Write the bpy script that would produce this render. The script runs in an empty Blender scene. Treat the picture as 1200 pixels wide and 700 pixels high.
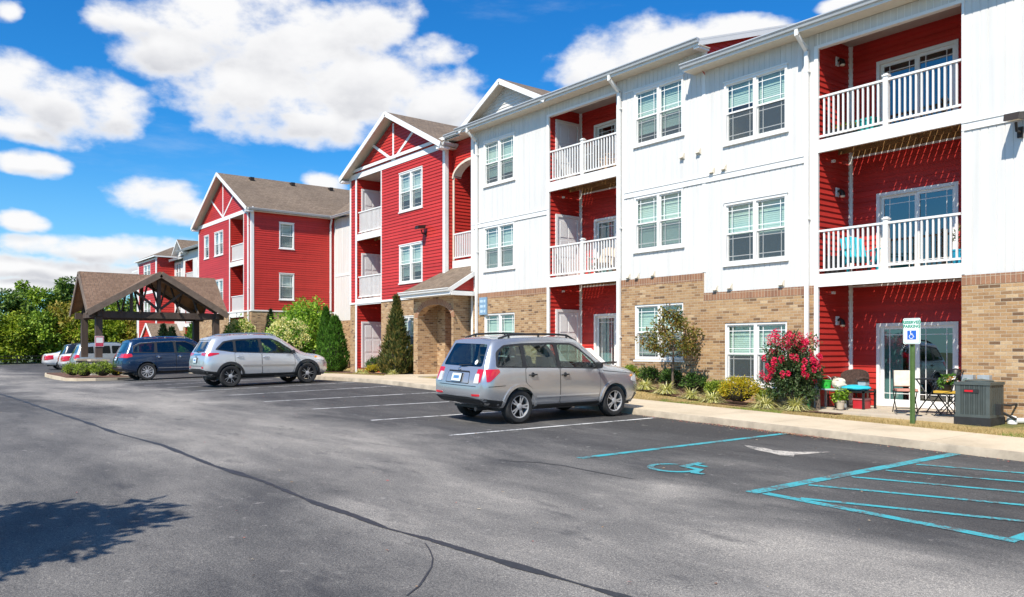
import bpy, bmesh, math, random
from mathutils import Vector, Matrix, noise
from mathutils.bvhtree import BVHTree

SC = bpy.context.scene
COL = SC.collection
R = math.radians
rnd = random.Random(7)

# ------------------------------------------------------------------ mesh builder
class MB:
    """collects faces (with optional uv and material slot) and links them as one mesh object"""
    def __init__(s): s.v = []; s.f = []; s.m = []; s.u = []
    def face(s, pts, m=0, uv=None):
        i = len(s.v); s.v.extend([tuple(p) for p in pts])
        s.f.append(tuple(range(i, i + len(pts)))); s.m.append(m); s.u.append(uv)
    def box(s, x0, x1, y0, y1, z0, z1, m=0, skip=''):
        s.hexa([(x0,y0,z0),(x1,y0,z0),(x1,y1,z0),(x0,y1,z0),(x0,y0,z1),(x1,y0,z1),(x1,y1,z1),(x0,y1,z1)], m, skip)
    def hexa(s, p, m=0, skip=''):
        q = {'b':(0,3,2,1),'t':(4,5,6,7),'f':(0,1,5,4),'r':(1,2,6,5),'k':(2,3,7,6),'l':(3,0,4,7)}
        for k, ids in q.items():
            if k not in skip: s.face([p[i] for i in ids], m)
    def bar(s, a, b, w, h, m=0, up=(0,0,1)):
        """box beam from a to b, w across, h along up"""
        a = Vector(a); b = Vector(b); d = (b - a).normalized(); u = Vector(up)
        x = d.cross(u)
        if x.length < 1e-4: x = d.cross(Vector((1,0,0)))
        x.normalize(); u = x.cross(d).normalized(); x *= w/2; u *= h/2
        s.hexa([a-x-u, a+x-u, b+x-u, b-x-u, a-x+u, a+x+u, b+x+u, b-x+u], m)
    def tube(s, pts, r, n=8, m=0, cap=True):
        pts = [Vector(p) for p in pts]; k = len(pts)
        rr = r if isinstance(r, (list, tuple)) else [r]*k
        rings = []
        ref = None
        for i, p in enumerate(pts):
            d = (pts[min(i+1,k-1)] - pts[max(i-1,0)]).normalized()
            if ref is None: ref = Vector((0,0,1)) if abs(d.z) < .9 else Vector((1,0,0))
            x = d.cross(ref).normalized(); y = x.cross(d).normalized()
            rings.append([p + (x*math.cos(2*math.pi*j/n) + y*math.sin(2*math.pi*j/n))*rr[i] for j in range(n)])
        for i in range(k-1):
            for j in range(n):
                s.face([rings[i][j], rings[i][(j+1)%n], rings[i+1][(j+1)%n], rings[i+1][j]], m)
        if cap:
            s.face(rings[0][::-1], m); s.face(rings[-1], m)
    def lathe(s, prof, c=(0,0,0), axis='z', n=24, m=0):
        """prof: (radius, height) pairs turned about axis through c"""
        c = Vector(c)
        def P(r, h, j):
            a = 2*math.pi*j/n; ca, sa = r*math.cos(a), r*math.sin(a)
            return c + (Vector((ca, sa, h)) if axis == 'z' else Vector((h, ca, sa)) if axis == 'x' else Vector((sa, h, ca)))
        for (r0,h0),(r1,h1) in zip(prof, prof[1:]):
            for j in range(n):
                q = [P(r0,h0,j), P(r0,h0,j+1), P(r1,h1,j+1), P(r1,h1,j)]
                if r0 < 1e-6: q = [q[0], q[2], q[3]]
                elif r1 < 1e-6: q = q[:3]
                s.face(q, m)
    def build(s, name, mats, parent=None, smooth=None, merge=True):
        me = bpy.data.meshes.new(name)
        v = s.v
        if parent is not None and parent.name in WORLD:
            inv = WORLD[parent.name].inverted(); v = [tuple(inv @ Vector(p)) for p in v]
        me.from_pydata(v, [], s.f)
        if any(u is not None for u in s.u):
            L = me.uv_layers.new(name='UVMap'); k = 0
            for fi, f in enumerate(s.f):
                for j in range(len(f)):
                    if s.u[fi] is not None: L.data[k].uv = s.u[fi][j]
                    k += 1
        if not isinstance(mats, (list, tuple)): mats = [mats]
        for mt in mats: me.materials.append(mt)
        me.polygons.foreach_set('material_index', s.m)
        if merge:
            bm = bmesh.new(); bm.from_mesh(me)
            bmesh.ops.remove_doubles(bm, verts=bm.verts, dist=1e-4)
            bm.to_mesh(me); bm.free()
        if smooth is not None:
            me.polygons.foreach_set('use_smooth', [True]*len(me.polygons))
            me.set_sharp_from_angle(angle=R(smooth))
        me.update()
        return link(name, me, parent)

WORLD = {}          # world matrix of every object that may parent others
def link(name, data, parent=None):
    o = bpy.data.objects.new(name, data); COL.objects.link(o)
    if parent is not None:
        o.parent = parent; WORLD[o.name] = WORLD.get(parent.name, Matrix.Identity(4))
    else:
        WORLD[o.name] = Matrix.Identity(4)
    return o
def tag(o, label=None, cat=None, group=None, kind=None):
    if label: o['label'] = label
    if cat: o['category'] = cat
    if group: o['group'] = group
    if kind: o['kind'] = kind
    return o
def thing(name, label, cat, loc=(0,0,0), rz=0, group=None):
    o = link(name, None); place(o, loc, rz); o.empty_display_size = .2
    return tag(o, label, cat, group)
def place(o, loc, rz=0):
    o.location = loc; o.rotation_euler = (0,0,rz)
    WORLD[o.name] = Matrix.Translation(loc) @ Matrix.Rotation(rz, 4, 'Z')
def local(o): WORLD[o.name] = Matrix.Identity(4)      # children of o are given in o's own coordinates
def kids(o): return [c for c in COL.objects if c.parent is o]
def copy_tree(o, parent=None):
    c = o.copy(); COL.objects.link(c)
    if parent is not None: c.parent = parent
    for ch in kids(o): copy_tree(ch, c)
    return c
def structure(name, mb, mats, **k): return tag(mb.build(name, mats, **k), kind='structure')

# ------------------------------------------------------------------ materials
def newmat(name):
    m = bpy.data.materials.new(name); m.use_nodes = True
    nt = m.node_tree; return m, nt, nt.nodes['Principled BSDF']
def N(nt, t, **kw):
    n = nt.nodes.new(t)
    for k, v in kw.items():
        if k in n.inputs.keys() if isinstance(k, str) else False: n.inputs[k].default_value = v
        else: setattr(n, k, v)
    return n
def setin(n, **kw):
    for k, v in kw.items(): n.inputs[k.replace('_',' ')].default_value = v
def rgba(c): return (c[0], c[1], c[2], 1)
def ramp(nt, stops, interp='LINEAR'):
    n = nt.nodes.new('ShaderNodeValToRGB'); e = n.color_ramp; e.interpolation = interp
    while len(e.elements) < len(stops): e.elements.new(.5)
    for el, (p, c) in zip(e.elements, stops): el.position = p; el.color = rgba(c)
    return n
def noise_tex(nt, scale, detail=4, rough=.55, coord='Object', dims=None):
    tc = nt.nodes.new('ShaderNodeTexCoord'); n = nt.nodes.new('ShaderNodeTexNoise')
    n.inputs['Scale'].default_value = scale; n.inputs['Detail'].default_value = detail; n.inputs['Roughness'].default_value = rough
    nt.links.new(tc.outputs[coord], n.inputs['Vector']); return n
def mixc(nt, a, b, fac, mode='MIX'):
    n = nt.nodes.new('ShaderNodeMix'); n.data_type = 'RGBA'; n.blend_type = mode
    for sock, val in ((n.inputs[0], fac), (n.inputs[6], a), (n.inputs[7], b)):
        if hasattr(val, 'node'): nt.links.new(val, sock)
        elif isinstance(val, (int, float)): sock.default_value = val
        else: sock.default_value = rgba(val)
    return n.outputs[2]
def math_n(nt, op, a, b=0, c=0, clamp=False):
    n = nt.nodes.new('ShaderNodeMath'); n.operation = op; n.use_clamp = clamp
    for i, x in enumerate((a, b, c)):
        if hasattr(x, 'node'): nt.links.new(x, n.inputs[i])
        else: n.inputs[i].default_value = x
    return n.outputs[0]
def bump(nt, h, bsdf, strength=.3, dist=.01):
    b = nt.nodes.new('ShaderNodeBump'); b.inputs['Strength'].default_value = strength; b.inputs['Distance'].default_value = dist
    nt.links.new(h, b.inputs['Height']); nt.links.new(b.outputs[0], bsdf.inputs['Normal'])

def plain(name, c, rough=.6, metal=0, var=.08, scale=6, coat=0, spec=.5, bumpy=0, streak=False):
    """one colour with a little uneven wear"""
    m, nt, b = newmat(name)
    n = noise_tex(nt, scale, 5, .6)
    if streak:
        mp = nt.nodes.new('ShaderNodeMapping'); mp.inputs['Scale'].default_value = (1,1,.12)
        tc = nt.nodes.new('ShaderNodeTexCoord'); nt.links.new(tc.outputs['Object'], mp.inputs[0]); nt.links.new(mp.outputs[0], n.inputs['Vector'])
    r = ramp(nt, [(.3, [x*(1-var) for x in c]), (.7, [min(1, x*(1+var)) for x in c])])
    nt.links.new(n.outputs['Fac'], r.inputs[0]); nt.links.new(r.outputs[0], b.inputs['Base Color'])
    b.inputs['Roughness'].default_value = rough; b.inputs['Metallic'].default_value = metal
    b.inputs['Coat Weight'].default_value = coat; b.inputs['Coat Roughness'].default_value = .04
    b.inputs['Specular IOR Level'].default_value = spec
    if bumpy: bump(nt, noise_tex(nt, scale*12, 3).outputs['Fac'], b, bumpy, .004)
    return m

def brick_mat(name, soldier=False):
    m, nt, b = newmat(name)
    uv = nt.nodes.new('ShaderNodeUVMap')
    br = nt.nodes.new('ShaderNodeTexBrick')
    if soldier:
        mp = nt.nodes.new('ShaderNodeMapping'); mp.inputs['Rotation'].default_value = (0,0,R(90)); nt.links.new(uv.outputs[0], mp.inputs[0]); nt.links.new(mp.outputs[0], br.inputs['Vector'])
        br.offset = 0
    else: nt.links.new(uv.outputs[0], br.inputs['Vector'])
    br.inputs['Color1'].default_value = (0,0,0,1); br.inputs['Color2'].default_value = (1,1,1,1); br.inputs['Mortar'].default_value = (.5,.5,.5,1)
    br.inputs['Scale'].default_value = 1; br.inputs['Mortar Size'].default_value = .005; br.inputs['Mortar Smooth'].default_value = .25
    br.inputs['Brick Width'].default_value = .205; br.inputs['Row Height'].default_value = .090 if soldier else .069
    if soldier: st = [(0,(.30,.15,.085)),(.5,(.38,.20,.115)),(1,(.26,.13,.08))]
    else: st = [(0,(.15,.085,.045)),(.07,(.24,.140,.072)),(.18,(.37,.22,.108)),(.42,(.44,.275,.138)),(.66,(.50,.325,.168)),(.84,(.40,.235,.115)),(.95,(.56,.40,.235)),(1,(.56,.40,.235))]
    r = ramp(nt, st); nt.links.new(br.outputs['Color'], r.inputs[0])
    nz = noise_tex(nt, 38, 5, .7); big = noise_tex(nt, .7, 3)
    g = mixc(nt, r.outputs[0], ramp_of(nt, nz.outputs['Fac'], [(.35,(.62,.6,.58)),(.7,(1.1,1.08,1.05))]), .6, 'MULTIPLY')
    g = mixc(nt, g, ramp_of(nt, big.outputs['Fac'], [(.3,(.86,.84,.82)),(.7,(1.06,1.05,1.04))]), .8, 'MULTIPLY')
    mort = (.50,.415,.31)
    col = mixc(nt, g, mort, br.outputs['Fac'])
    nt.links.new(col, b.inputs['Base Color']); b.inputs['Roughness'].default_value = .88
    h = math_n(nt, 'SUBTRACT', math_n(nt, 'MULTIPLY', nz.outputs['Fac'], .35), br.outputs['Fac'])
    bump(nt, h, b, .7, .008)
    return m
def ramp_of(nt, fac, stops, interp='LINEAR'):
    r = ramp(nt, stops, interp); nt.links.new(fac, r.inputs[0]); return r.outputs[0]

def shingle_mat(name, cs):
    m, nt, b = newmat(name)
    uv = nt.nodes.new('ShaderNodeUVMap'); br = nt.nodes.new('ShaderNodeTexBrick')
    nt.links.new(uv.outputs[0], br.inputs['Vector'])
    br.inputs['Color1'].default_value = (0,0,0,1); br.inputs['Color2'].default_value = (1,1,1,1)
    br.inputs['Scale'].default_value = 1; br.inputs['Mortar Size'].default_value = .006; br.inputs['Brick Width'].default_value = .19; br.inputs['Row Height'].default_value = .125
    br.offset = .37; br.offset_frequency = 3
    col = ramp_of(nt, br.outputs['Color'], [(0,cs[0]),(.3,cs[1]),(.6,cs[2]),(1,cs[3])])
    nz = noise_tex(nt, 55, 4, .8)
    col = mixc(nt, col, ramp_of(nt, nz.outputs['Fac'], [(.3,(.55,.54,.53)),(.7,(1.25,1.24,1.22))]), .7, 'MULTIPLY')
    big = noise_tex(nt, .45, 4)
    col = mixc(nt, col, ramp_of(nt, big.outputs['Fac'], [(.3,(.84,.83,.82)),(.7,(1.08,1.08,1.08))]), 1, 'MULTIPLY')
    col = mixc(nt, col, (.06,.05,.045), math_n(nt, 'MULTIPLY', br.outputs['Fac'], .8))
    nt.links.new(col, b.inputs['Base Color']); b.inputs['Roughness'].default_value = .92
    bump(nt, math_n(nt, 'SUBTRACT', math_n(nt,'MULTIPLY',nz.outputs['Fac'],.5), br.outputs['Fac']), b, .7, .012)
    return m

def siding_mat(name, c, var=.07, rough=.45):
    """vinyl siding: the laps are real geometry, this is only the plastic with faint fading and dust"""
    m, nt, b = newmat(name)
    n = noise_tex(nt, .55, 5, .65)
    col = ramp_of(nt, n.outputs['Fac'], [(.3,[x*(1-var) for x in c]),(.7,[min(1,x*(1+var)) for x in c])])
    tc = nt.nodes.new('ShaderNodeTexCoord'); mp = nt.nodes.new('ShaderNodeMapping'); mp.inputs['Scale'].default_value = (9,9,.35)
    n2 = nt.nodes.new('ShaderNodeTexNoise'); n2.inputs['Scale'].default_value = 1; n2.inputs['Detail'].default_value = 5
    nt.links.new(tc.outputs['Object'], mp.inputs[0]); nt.links.new(mp.outputs[0], n2.inputs['Vector'])
    col = mixc(nt, col, ramp_of(nt, n2.outputs['Fac'], [(.35,(.90,.895,.88)),(.62,(1,1,1))]), .55, 'MULTIPLY')
    mp3 = nt.nodes.new('ShaderNodeMapping'); mp3.inputs['Scale'].default_value = (.22,.22,7.6) if c[1] < .3 else (6.6,6.6,.2)
    n3 = nt.nodes.new('ShaderNodeTexNoise'); n3.inputs['Scale'].default_value = 1; n3.inputs['Detail'].default_value = 1; nt.links.new(tc.outputs['Object'], mp3.inputs[0]); nt.links.new(mp3.outputs[0], n3.inputs['Vector'])
    col = mixc(nt, col, ramp_of(nt, n3.outputs['Fac'], [(.3,(.82,.82,.82)),(.7,(1.14,1.12,1.12))]), .8 if c[1] < .3 else .3, 'MULTIPLY')
    nt.links.new(col, b.inputs['Base Color']); b.inputs['Roughness'].default_value = rough
    b.inputs['Specular IOR Level'].default_value = .35
    bump(nt, noise_tex(nt, 24, 3).outputs['Fac'], b, .06, .01)
    return m

def glass_mat(name, tint, refl=.16, rough=.01):
    m = bpy.data.materials.new(name); m.use_nodes = True; nt = m.node_tree; nt.nodes.clear()
    out = nt.nodes.new('ShaderNodeOutputMaterial'); mix = nt.nodes.new('ShaderNodeMixShader')
    tr = nt.nodes.new('ShaderNodeBsdfTransparent'); gl = nt.nodes.new('ShaderNodeBsdfGlossy')
    tr.inputs[0].default_value = rgba(tint); gl.inputs['Roughness'].default_value = rough; gl.inputs[0].default_value = (.9,.95,.95,1)
    fr = nt.nodes.new('ShaderNodeFresnel'); ge = nt.nodes.new('ShaderNodeNewGeometry'); nt.links.new(math_n(nt, 'SUBTRACT', 1.5, math_n(nt, 'MULTIPLY', ge.outputs['Backfacing'], 1.5-1/1.5)), fr.inputs[0])
    f = math_n(nt, 'ADD', math_n(nt, 'MULTIPLY', fr.outputs[0], 1.3), refl, clamp=True)
    nz = noise_tex(nt, 1.1, 2); bp = nt.nodes.new('ShaderNodeBump'); bp.inputs['Strength'].default_value = .035; bp.inputs['Distance'].default_value = .05
    nt.links.new(nz.outputs['Fac'], bp.inputs['Height']); nt.links.new(bp.outputs[0], gl.inputs['Normal'])
    nt.links.new(f, mix.inputs[0]); nt.links.new(tr.outputs[0], mix.inputs[1]); nt.links.new(gl.outputs[0], mix.inputs[2])
    nt.links.new(mix.outputs[0], out.inputs[0]); return m

def leaf_mat(name, cols, trans=.35, rough=.5, patch=0):
    """leaf colour varies from leaf to leaf (random per island)"""
    m = bpy.data.materials.new(name); m.use_nodes = True; nt = m.node_tree; b = nt.nodes['Principled BSDF']
    g = nt.nodes.new('ShaderNodeNewGeometry')
    cols = [[min(.9,x*1.45) for x in q] for q in cols] if max(max(q) for q in cols) < .5 else cols
    k = len(cols); c = ramp_of(nt, g.outputs['Random Per Island'], [(i/max(1,k-1), cc) for i, cc in enumerate(cols)])
    if patch:
        nz = noise_tex(nt, patch, 2); c = mixc(nt, c, ramp_of(nt, nz.outputs['Fac'], [(.35,(.6,.66,.55)),(.65,(1.25,1.15,.95))]), .8, 'MULTIPLY')
    nt.links.new(c, b.inputs['Base Color']); b.inputs['Roughness'].default_value = rough; b.inputs['Specular IOR Level'].default_value = .3
    t = nt.nodes.new('ShaderNodeBsdfTranslucent'); mx = nt.nodes.new('ShaderNodeMixShader'); mx.inputs[0].default_value = trans
    nt.links.new(mixc(nt, c, (.9,1,.35), .25, 'MULTIPLY'), t.inputs[0])
    out = nt.nodes['Material Output']
    nt.links.new(b.outputs[0], mx.inputs[1]); nt.links.new(t.outputs[0], mx.inputs[2]); nt.links.new(mx.outputs[0], out.inputs[0])
    return m

M = {}
M['red']      = siding_mat('red_siding', (.50,.036,.028))
M['white']    = siding_mat('white_siding', (.68,.668,.645), .035)
M['trim']     = plain('white_trim', (.80,.79,.77), .45, var=.03, scale=3)
M['soffit']   = plain('cream_soffit', (.66,.60,.50), .6, var=.05)
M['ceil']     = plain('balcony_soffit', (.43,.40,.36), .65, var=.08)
M['gutter']   = plain('gutter_metal', (.50,.52,.54), .35, .15, var=.06, scale=2)
M['door']     = plain('door_paint', (.74,.74,.74), .4, var=.03)
M['brick']    = brick_mat('brick'); M['soldier'] = brick_mat('soldier_brick', True)
M['shingle']  = shingle_mat('tan_shingles', [(.155,.112,.078),(.205,.15,.105),(.245,.182,.13),(.185,.138,.10)])
M['shingle2'] = shingle_mat('brown_shingles', [(.175,.105,.068),(.215,.135,.088),(.245,.155,.105),(.20,.123,.082)])
M['glass']    = glass_mat('window_glass', (.80,.90,.86), .06)
M['dglass']   = glass_mat('door_glass', (.45,.66,.66), .14)
M['blind']    = plain('blind_slats', (.56,.63,.585), .5, var=.06, scale=2)
M['blindw']   = plain('blind_white', (.60,.635,.61), .5, var=.06, scale=2)
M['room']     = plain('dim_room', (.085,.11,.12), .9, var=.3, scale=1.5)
M['deckwood'] = plain('deck_boards', (.24,.13,.045), .8, var=.3, scale=5, bumpy=.3)
M['timber']   = plain('dark_timber', (.075,.052,.040), .75, var=.3, scale=4, bumpy=.3, streak=True)
M['timberl']  = plain('rake_timber', (.17,.125,.095), .75, var=.22, scale=4, bumpy=.3)
M['undside']  = plain('roof_boards', (.27,.15,.075), .8, var=.3, scale=3)
M['black']    = plain('black_metal', (.015,.015,.016), .45, .2, var=.2)
M['bronze']   = plain('bronze_lamp', (.035,.025,.02), .5, .3, var=.2)
M['lens']     = plain('lamp_lens', (.75,.62,.45), .3, var=.1)
M['galv']     = plain('grey_box', (.42,.45,.47), .5, .3, var=.12)
M['conc']     = plain('concrete', (.47,.40,.31), .9, var=.12, scale=2.2, bumpy=.25)

def screen_mat():
    m = bpy.data.materials.new('insect_screen'); m.use_nodes = True; nt = m.node_tree; b = nt.nodes['Principled BSDF']; out = nt.nodes['Material Output']
    b.inputs['Base Color'].default_value = (.12,.14,.145,1); b.inputs['Roughness'].default_value = .7
    t = nt.nodes.new('ShaderNodeBsdfTransparent'); mx = nt.nodes.new('ShaderNodeMixShader'); mx.inputs[0].default_value = .38
    nt.links.new(t.outputs[0], mx.inputs[1]); nt.links.new(b.outputs[0], mx.inputs[2]); nt.links.new(mx.outputs[0], out.inputs[0]); return m
M['screen'] = screen_mat()
# ------------------------------------------------------------------ terrain
GP = [(-400,.4),(-90,.40),(-50,.40),(-40,.42),(-33,.5),(-27,.53),(-23,.52),(-20,.48),(-17,.44),(-12,.31),(0,0),(10,-.2),(20,-.3),(40,-.35)]
def hermite(P, X):
    if X <= P[0][0]: return P[0][1]
    if X >= P[-1][0]: return P[-1][1]
    n = len(P) - 1
    def m(j): return 0 if j <= 0 or j >= n else (P[j+1][1]-P[j-1][1])/(P[j+1][0]-P[j-1][0])
    for i in range(n):
        if P[i][0] <= X <= P[i+1][0]:
            x0,y0 = P[i]; x1,y1 = P[i+1]; h = x1-x0; t = (X-x0)/h
            return (2*t**3-3*t*t+1)*y0+(t**3-2*t*t+t)*h*m(i)+(-2*t**3+3*t*t)*y1+(t**3-t*t)*h*m(i+1)
def clamp(v, a, b): return max(a, min(b, v))
def zg(X, Y):                                   # the asphalt
    k = clamp((-18-X)/6, 0, 1)*.02
    return hermite(GP, X) + .006*clamp(Y,-10,16) + k*clamp(Y-8, 0, 5.25)
YC, YS, YF = 13.25, 15.1, 17.2                  # kerb face, back of sidewalk, front of the white wall
def zs(X, Y): return zg(X, YC) + .13 + .012*(Y-YC)      # sidewalk top
BP = [(-400,.6),(-60,.70),(-46,.78),(-35,.80),(-27,.86),(-24,.95),(-15.2,.95),(-14.2,.80),(-12.6,.52),(-10,.47),(-6,.45),(10,.2),(40,-.1)]
def zb(X, Y):                                   # planting strip and lawn up to the walls
    t = clamp((Y-YS)/(YF-YS), 0, 1)
    return zs(X, YS)*(1-t) + hermite(BP, X)*t
def sheet(xs, ys, zf, dz=0, keep=None, jit=0):
    mb = MB()
    for a, b in zip(xs, xs[1:]):
        for c, d in zip(ys, ys[1:]):
            if keep and not keep((a+b)/2, (c+d)/2): continue
            mb.face([(x, y, zf(x,y)+dz) for x,y in ((a,c),(b,c),(b,d),(a,d))])
    return mb
def lin(a, b, st):
    n = max(1, round((b-a)/st)); return [a+(b-a)*i/n for i in range(n+1)]

# ---- materials of the ground
def asphalt_mat():
    m, nt, b = newmat('asphalt')
    tc = nt.nodes.new('ShaderNodeTexCoord')
    def nz(scale, det=5, rough=.6, stretch=(1,1,1), dist=0):
        mp = nt.nodes.new('ShaderNodeMapping'); mp.inputs['Scale'].default_value = stretch
        n = nt.nodes.new('ShaderNodeTexNoise'); n.inputs['Scale'].default_value = scale; n.inputs['Detail'].default_value = det
        n.inputs['Roughness'].default_value = rough; n.inputs['Distortion'].default_value = dist
        nt.links.new(tc.outputs['Object'], mp.inputs[0]); nt.links.new(mp.outputs[0], n.inputs['Vector']); return n.outputs['Fac']
    sep = nt.nodes.new('ShaderNodeSeparateXYZ'); nt.links.new(tc.outputs['Object'], sep.inputs[0])
    # worn, paler driving lane between the seam and the stalls
    yw = math_n(nt, 'ADD', sep.outputs[1], math_n(nt, 'MULTIPLY', math_n(nt,'SUBTRACT', nz(.28, 4), .5), 5))
    lane = ramp_of(nt, math_n(nt, 'DIVIDE', yw, 14), [(.0,(.34,.34,.34)),(.20,(.40,.40,.40)),(.29,(.80,.80,.80)),(.46,(.86,.86,.86)),(.58,(.24,.24,.24)),(1,(.08,.08,.08))])
    big = nz(.22, 6, .62, (.55,1.5,1), .6); mid = nz(1.1, 6, .65, (.6,1.5,1), .4)
    f = math_n(nt, 'MULTIPLY', lane, .70)
    f = math_n(nt, 'ADD', f, math_n(nt, 'MULTIPLY', math_n(nt,'SUBTRACT',big,.5), 1.15))
    f = math_n(nt, 'ADD', f, math_n(nt, 'MULTIPLY', math_n(nt,'SUBTRACT',mid,.5), .55), clamp=True)
    col = ramp_of(nt, f, [(0,(.040,.039,.040)),(.22,(.069,.067,.067)),(.5,(.152,.144,.136)),(.75,(.262,.244,.223)),(1,(.36,.333,.298))])
    # stone grains and little tar spots
    vo = nt.nodes.new('ShaderNodeTexVoronoi'); vo.inputs['Scale'].default_value = 95; nt.links.new(tc.outputs['Object'], vo.inputs['Vector'])
    gr = nz(60, 3, .8)
    col = mixc(nt, col, ramp_of(nt, gr, [(.30,(.42,.42,.44)),(.5,(1,1,1)),(.72,(2.0,1.95,1.85))]), .9, 'MULTIPLY')
    col = mixc(nt, col, ramp_of(nt, nz(150, 2, .8), [(.32,(.35,.35,.36)),(.5,(1,1,1)),(.66,(2.2,2.15,2.05))]), .8, 'MULTIPLY')
    sp = nz(7, 2, .5); col = mixc(nt, col, (.30,.28,.26), math_n(nt,'MULTIPLY', ramp_of(nt, math_n(nt,'ADD', math_n(nt,'MULTIPLY',sp,.75), math_n(nt,'MULTIPLY',nz(40,3,.7),.25)), [(.64,(0,0,0)),(.70,(1,1,1))]), .55))
    wt = nz(2.6, 4, .6, (.4,1,1)); col = mixc(nt, col, (.035,.035,.04), math_n(nt,'MULTIPLY', ramp_of(nt, wt, [(.60,(0,0,0)),(.72,(1,1,1))]), .55))
    nt.links.new(col, b.inputs['Base Color']); b.inputs['Roughness'].default_value = .82; b.inputs['Specular IOR Level'].default_value = .35
    h = math_n(nt, 'ADD', math_n(nt,'MULTIPLY', vo.outputs['Distance'], .8), gr)
    bump(nt, h, b, .55, .006)
    return m
def ground_mat(name, stops, scale, fine, bumpd=.03):
    m, nt, b = newmat(name)
    a = noise_tex(nt, scale, 5, .65); f = noise_tex(nt, fine, 4, .75)
    k = math_n(nt, 'ADD', math_n(nt,'MULTIPLY', a.outputs['Fac'], .7), math_n(nt,'MULTIPLY', f.outputs['Fac'], .3))
    col = ramp_of(nt, k, stops)
    col = mixc(nt, col, ramp_of(nt, f.outputs['Fac'], [(.3,(.6,.6,.6)),(.7,(1.3,1.3,1.3))]), .7, 'MULTIPLY')
    nt.links.new(col, b.inputs['Base Color']); b.inputs['Roughness'].default_value = .95
    bump(nt, f.outputs['Fac'], b, .8, bumpd); return m
def worn_paint(name, c, wear=.52):
    m, nt, b = newmat(name)
    n = noise_tex(nt, 26, 6, .8); n2 = noise_tex(nt, 3, 3)
    k = math_n(nt, 'ADD', math_n(nt,'MULTIPLY', n.outputs['Fac'], .6), math_n(nt,'MULTIPLY', n2.outputs['Fac'], .4))
    f = ramp_of(nt, k, [(wear-.12,(0,0,0)),(wear-.04,(1,1,1))])
    col = mixc(nt, (.085,.085,.085), mixc(nt, c, [x*.75 for x in c], n2.outputs['Fac']), f)
    nt.links.new(col, b.inputs['Base Color']); b.inputs['Roughness'].default_value = .7
    return m
def sidewalk_mat():
    m, nt, b = newmat('sidewalk_concrete')
    n = noise_tex(nt, .8, 6, .65); f = noise_tex(nt, 45, 3, .7)
    col = ramp_of(nt, n.outputs['Fac'], [(.3,(.44,.36,.255)),(.5,(.55,.455,.33)),(.72,(.61,.515,.385))])
    col = mixc(nt, col, ramp_of(nt, f.outputs['Fac'], [(.3,(.8,.8,.8)),(.7,(1.12,1.12,1.12))]), .6, 'MULTIPLY')
    nt.links.new(col, b.inputs['Base Color']); b.inputs['Roughness'].default_value = .9
    bump(nt, f.outputs['Fac'], b, .3, .004); return m
M['asphalt'] = asphalt_mat()
M['grass']   = ground_mat('field_grass', [(.3,(.04,.07,.02)),(.5,(.07,.10,.03)),(.7,(.13,.13,.05))], .15, 9)
M['lawn']    = ground_mat('dry_lawn', [(.33,(.07,.10,.022)),(.41,(.16,.15,.04)),(.48,(.40,.28,.11)),(.68,(.52,.38,.17))], .55, 28)
M['mulch']   = ground_mat('mulch', [(.3,(.07,.035,.022)),(.5,(.14,.07,.045)),(.7,(.23,.13,.085))], 1.2, 30, .04)
M['sidewalk'] = sidewalk_mat()
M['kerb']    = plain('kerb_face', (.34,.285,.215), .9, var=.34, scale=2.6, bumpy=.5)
M['wpaint']  = worn_paint('white_paint', (.74,.74,.73), .55)
M['bpaint']  = worn_paint('blue_paint', (.045,.40,.46), .555)
M['tar']     = plain('tar_seal', (.030,.030,.033), .55, var=.3, scale=9)
M['spill']   = worn_paint('spilled_paint', (.60,.55,.49), .565)

gx = [-600,-400,-250,-150,-120,-100] + lin(-90,45,1.5) + [60,100,200,400,600]
gy = [-500,-250,-120,-60,-40] + lin(-30,30,1.5) + [40,60,100,200,400,600]
structure('ground', sheet(gx, gy, zg, -.07), M['grass'], smooth=60)
structure('parking_lot', sheet(lin(-86,34,1), lin(-26,14,1), zg), M['asphalt'], smooth=60)

def ribbon(pts, w, dz, zf=zg, step=.5, wj=0, hj=0):
    """flat painted strip along a polyline; w may vary along it"""
    P = []
    for a, b in zip(pts, pts[1:]):
        n = max(1, int(math.dist(a, b)/step))
        P += [(a[0]+(b[0]-a[0])*i/n, a[1]+(b[1]-a[1])*i/n) for i in range(n)]
    P.append(pts[-1]); mb = MB(); q = []
    for i, p in enumerate(P):
        a = P[max(0,i-1)]; b = P[min(len(P)-1,i+1)]; d = math.hypot(b[0]-a[0], b[1]-a[1]); nx, ny = -(b[1]-a[1])/d, (b[0]-a[0])/d
        h = w/2*(1+wj*(noise.noise((p[0]*1.7,p[1]*1.7,3)))+hj*noise.noise((p[0]*14,p[1]*14,9)))
        q.append(((p[0]+nx*h, p[1]+ny*h), (p[0]-nx*h, p[1]-ny*h)))
    for (a,b),(c,d) in zip(q, q[1:]): mb.face([(x, y, zf(x,y)+dz) for x,y in (b,d,c,a)])
    return mb
for k in range(10):
    x = -11.81 - 2.745*k
    structure('parking_line', ribbon([(x,7.85-.03*k),(x-.03,13.1)], .095, .006), M['wpaint'])
structure('accessible_line', ribbon([(-8.69,8.02),(-8.71,13.18)], .13, .006), M['bpaint'])
mb = ribbon([(-5.72,7.95),(-5.76,13.2)], .17, .006)
structure('access_aisle_edge', mb, M['bpaint'])
structure('access_aisle_edge', ribbon([(-5.6,8.05),(-2.98,8.05)], .14, .006), M['bpaint'])
structure('access_aisle_edge', ribbon([(-3.0,8.13),(-3.0,13.2)], .17, .006), M['bpaint'])
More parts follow.
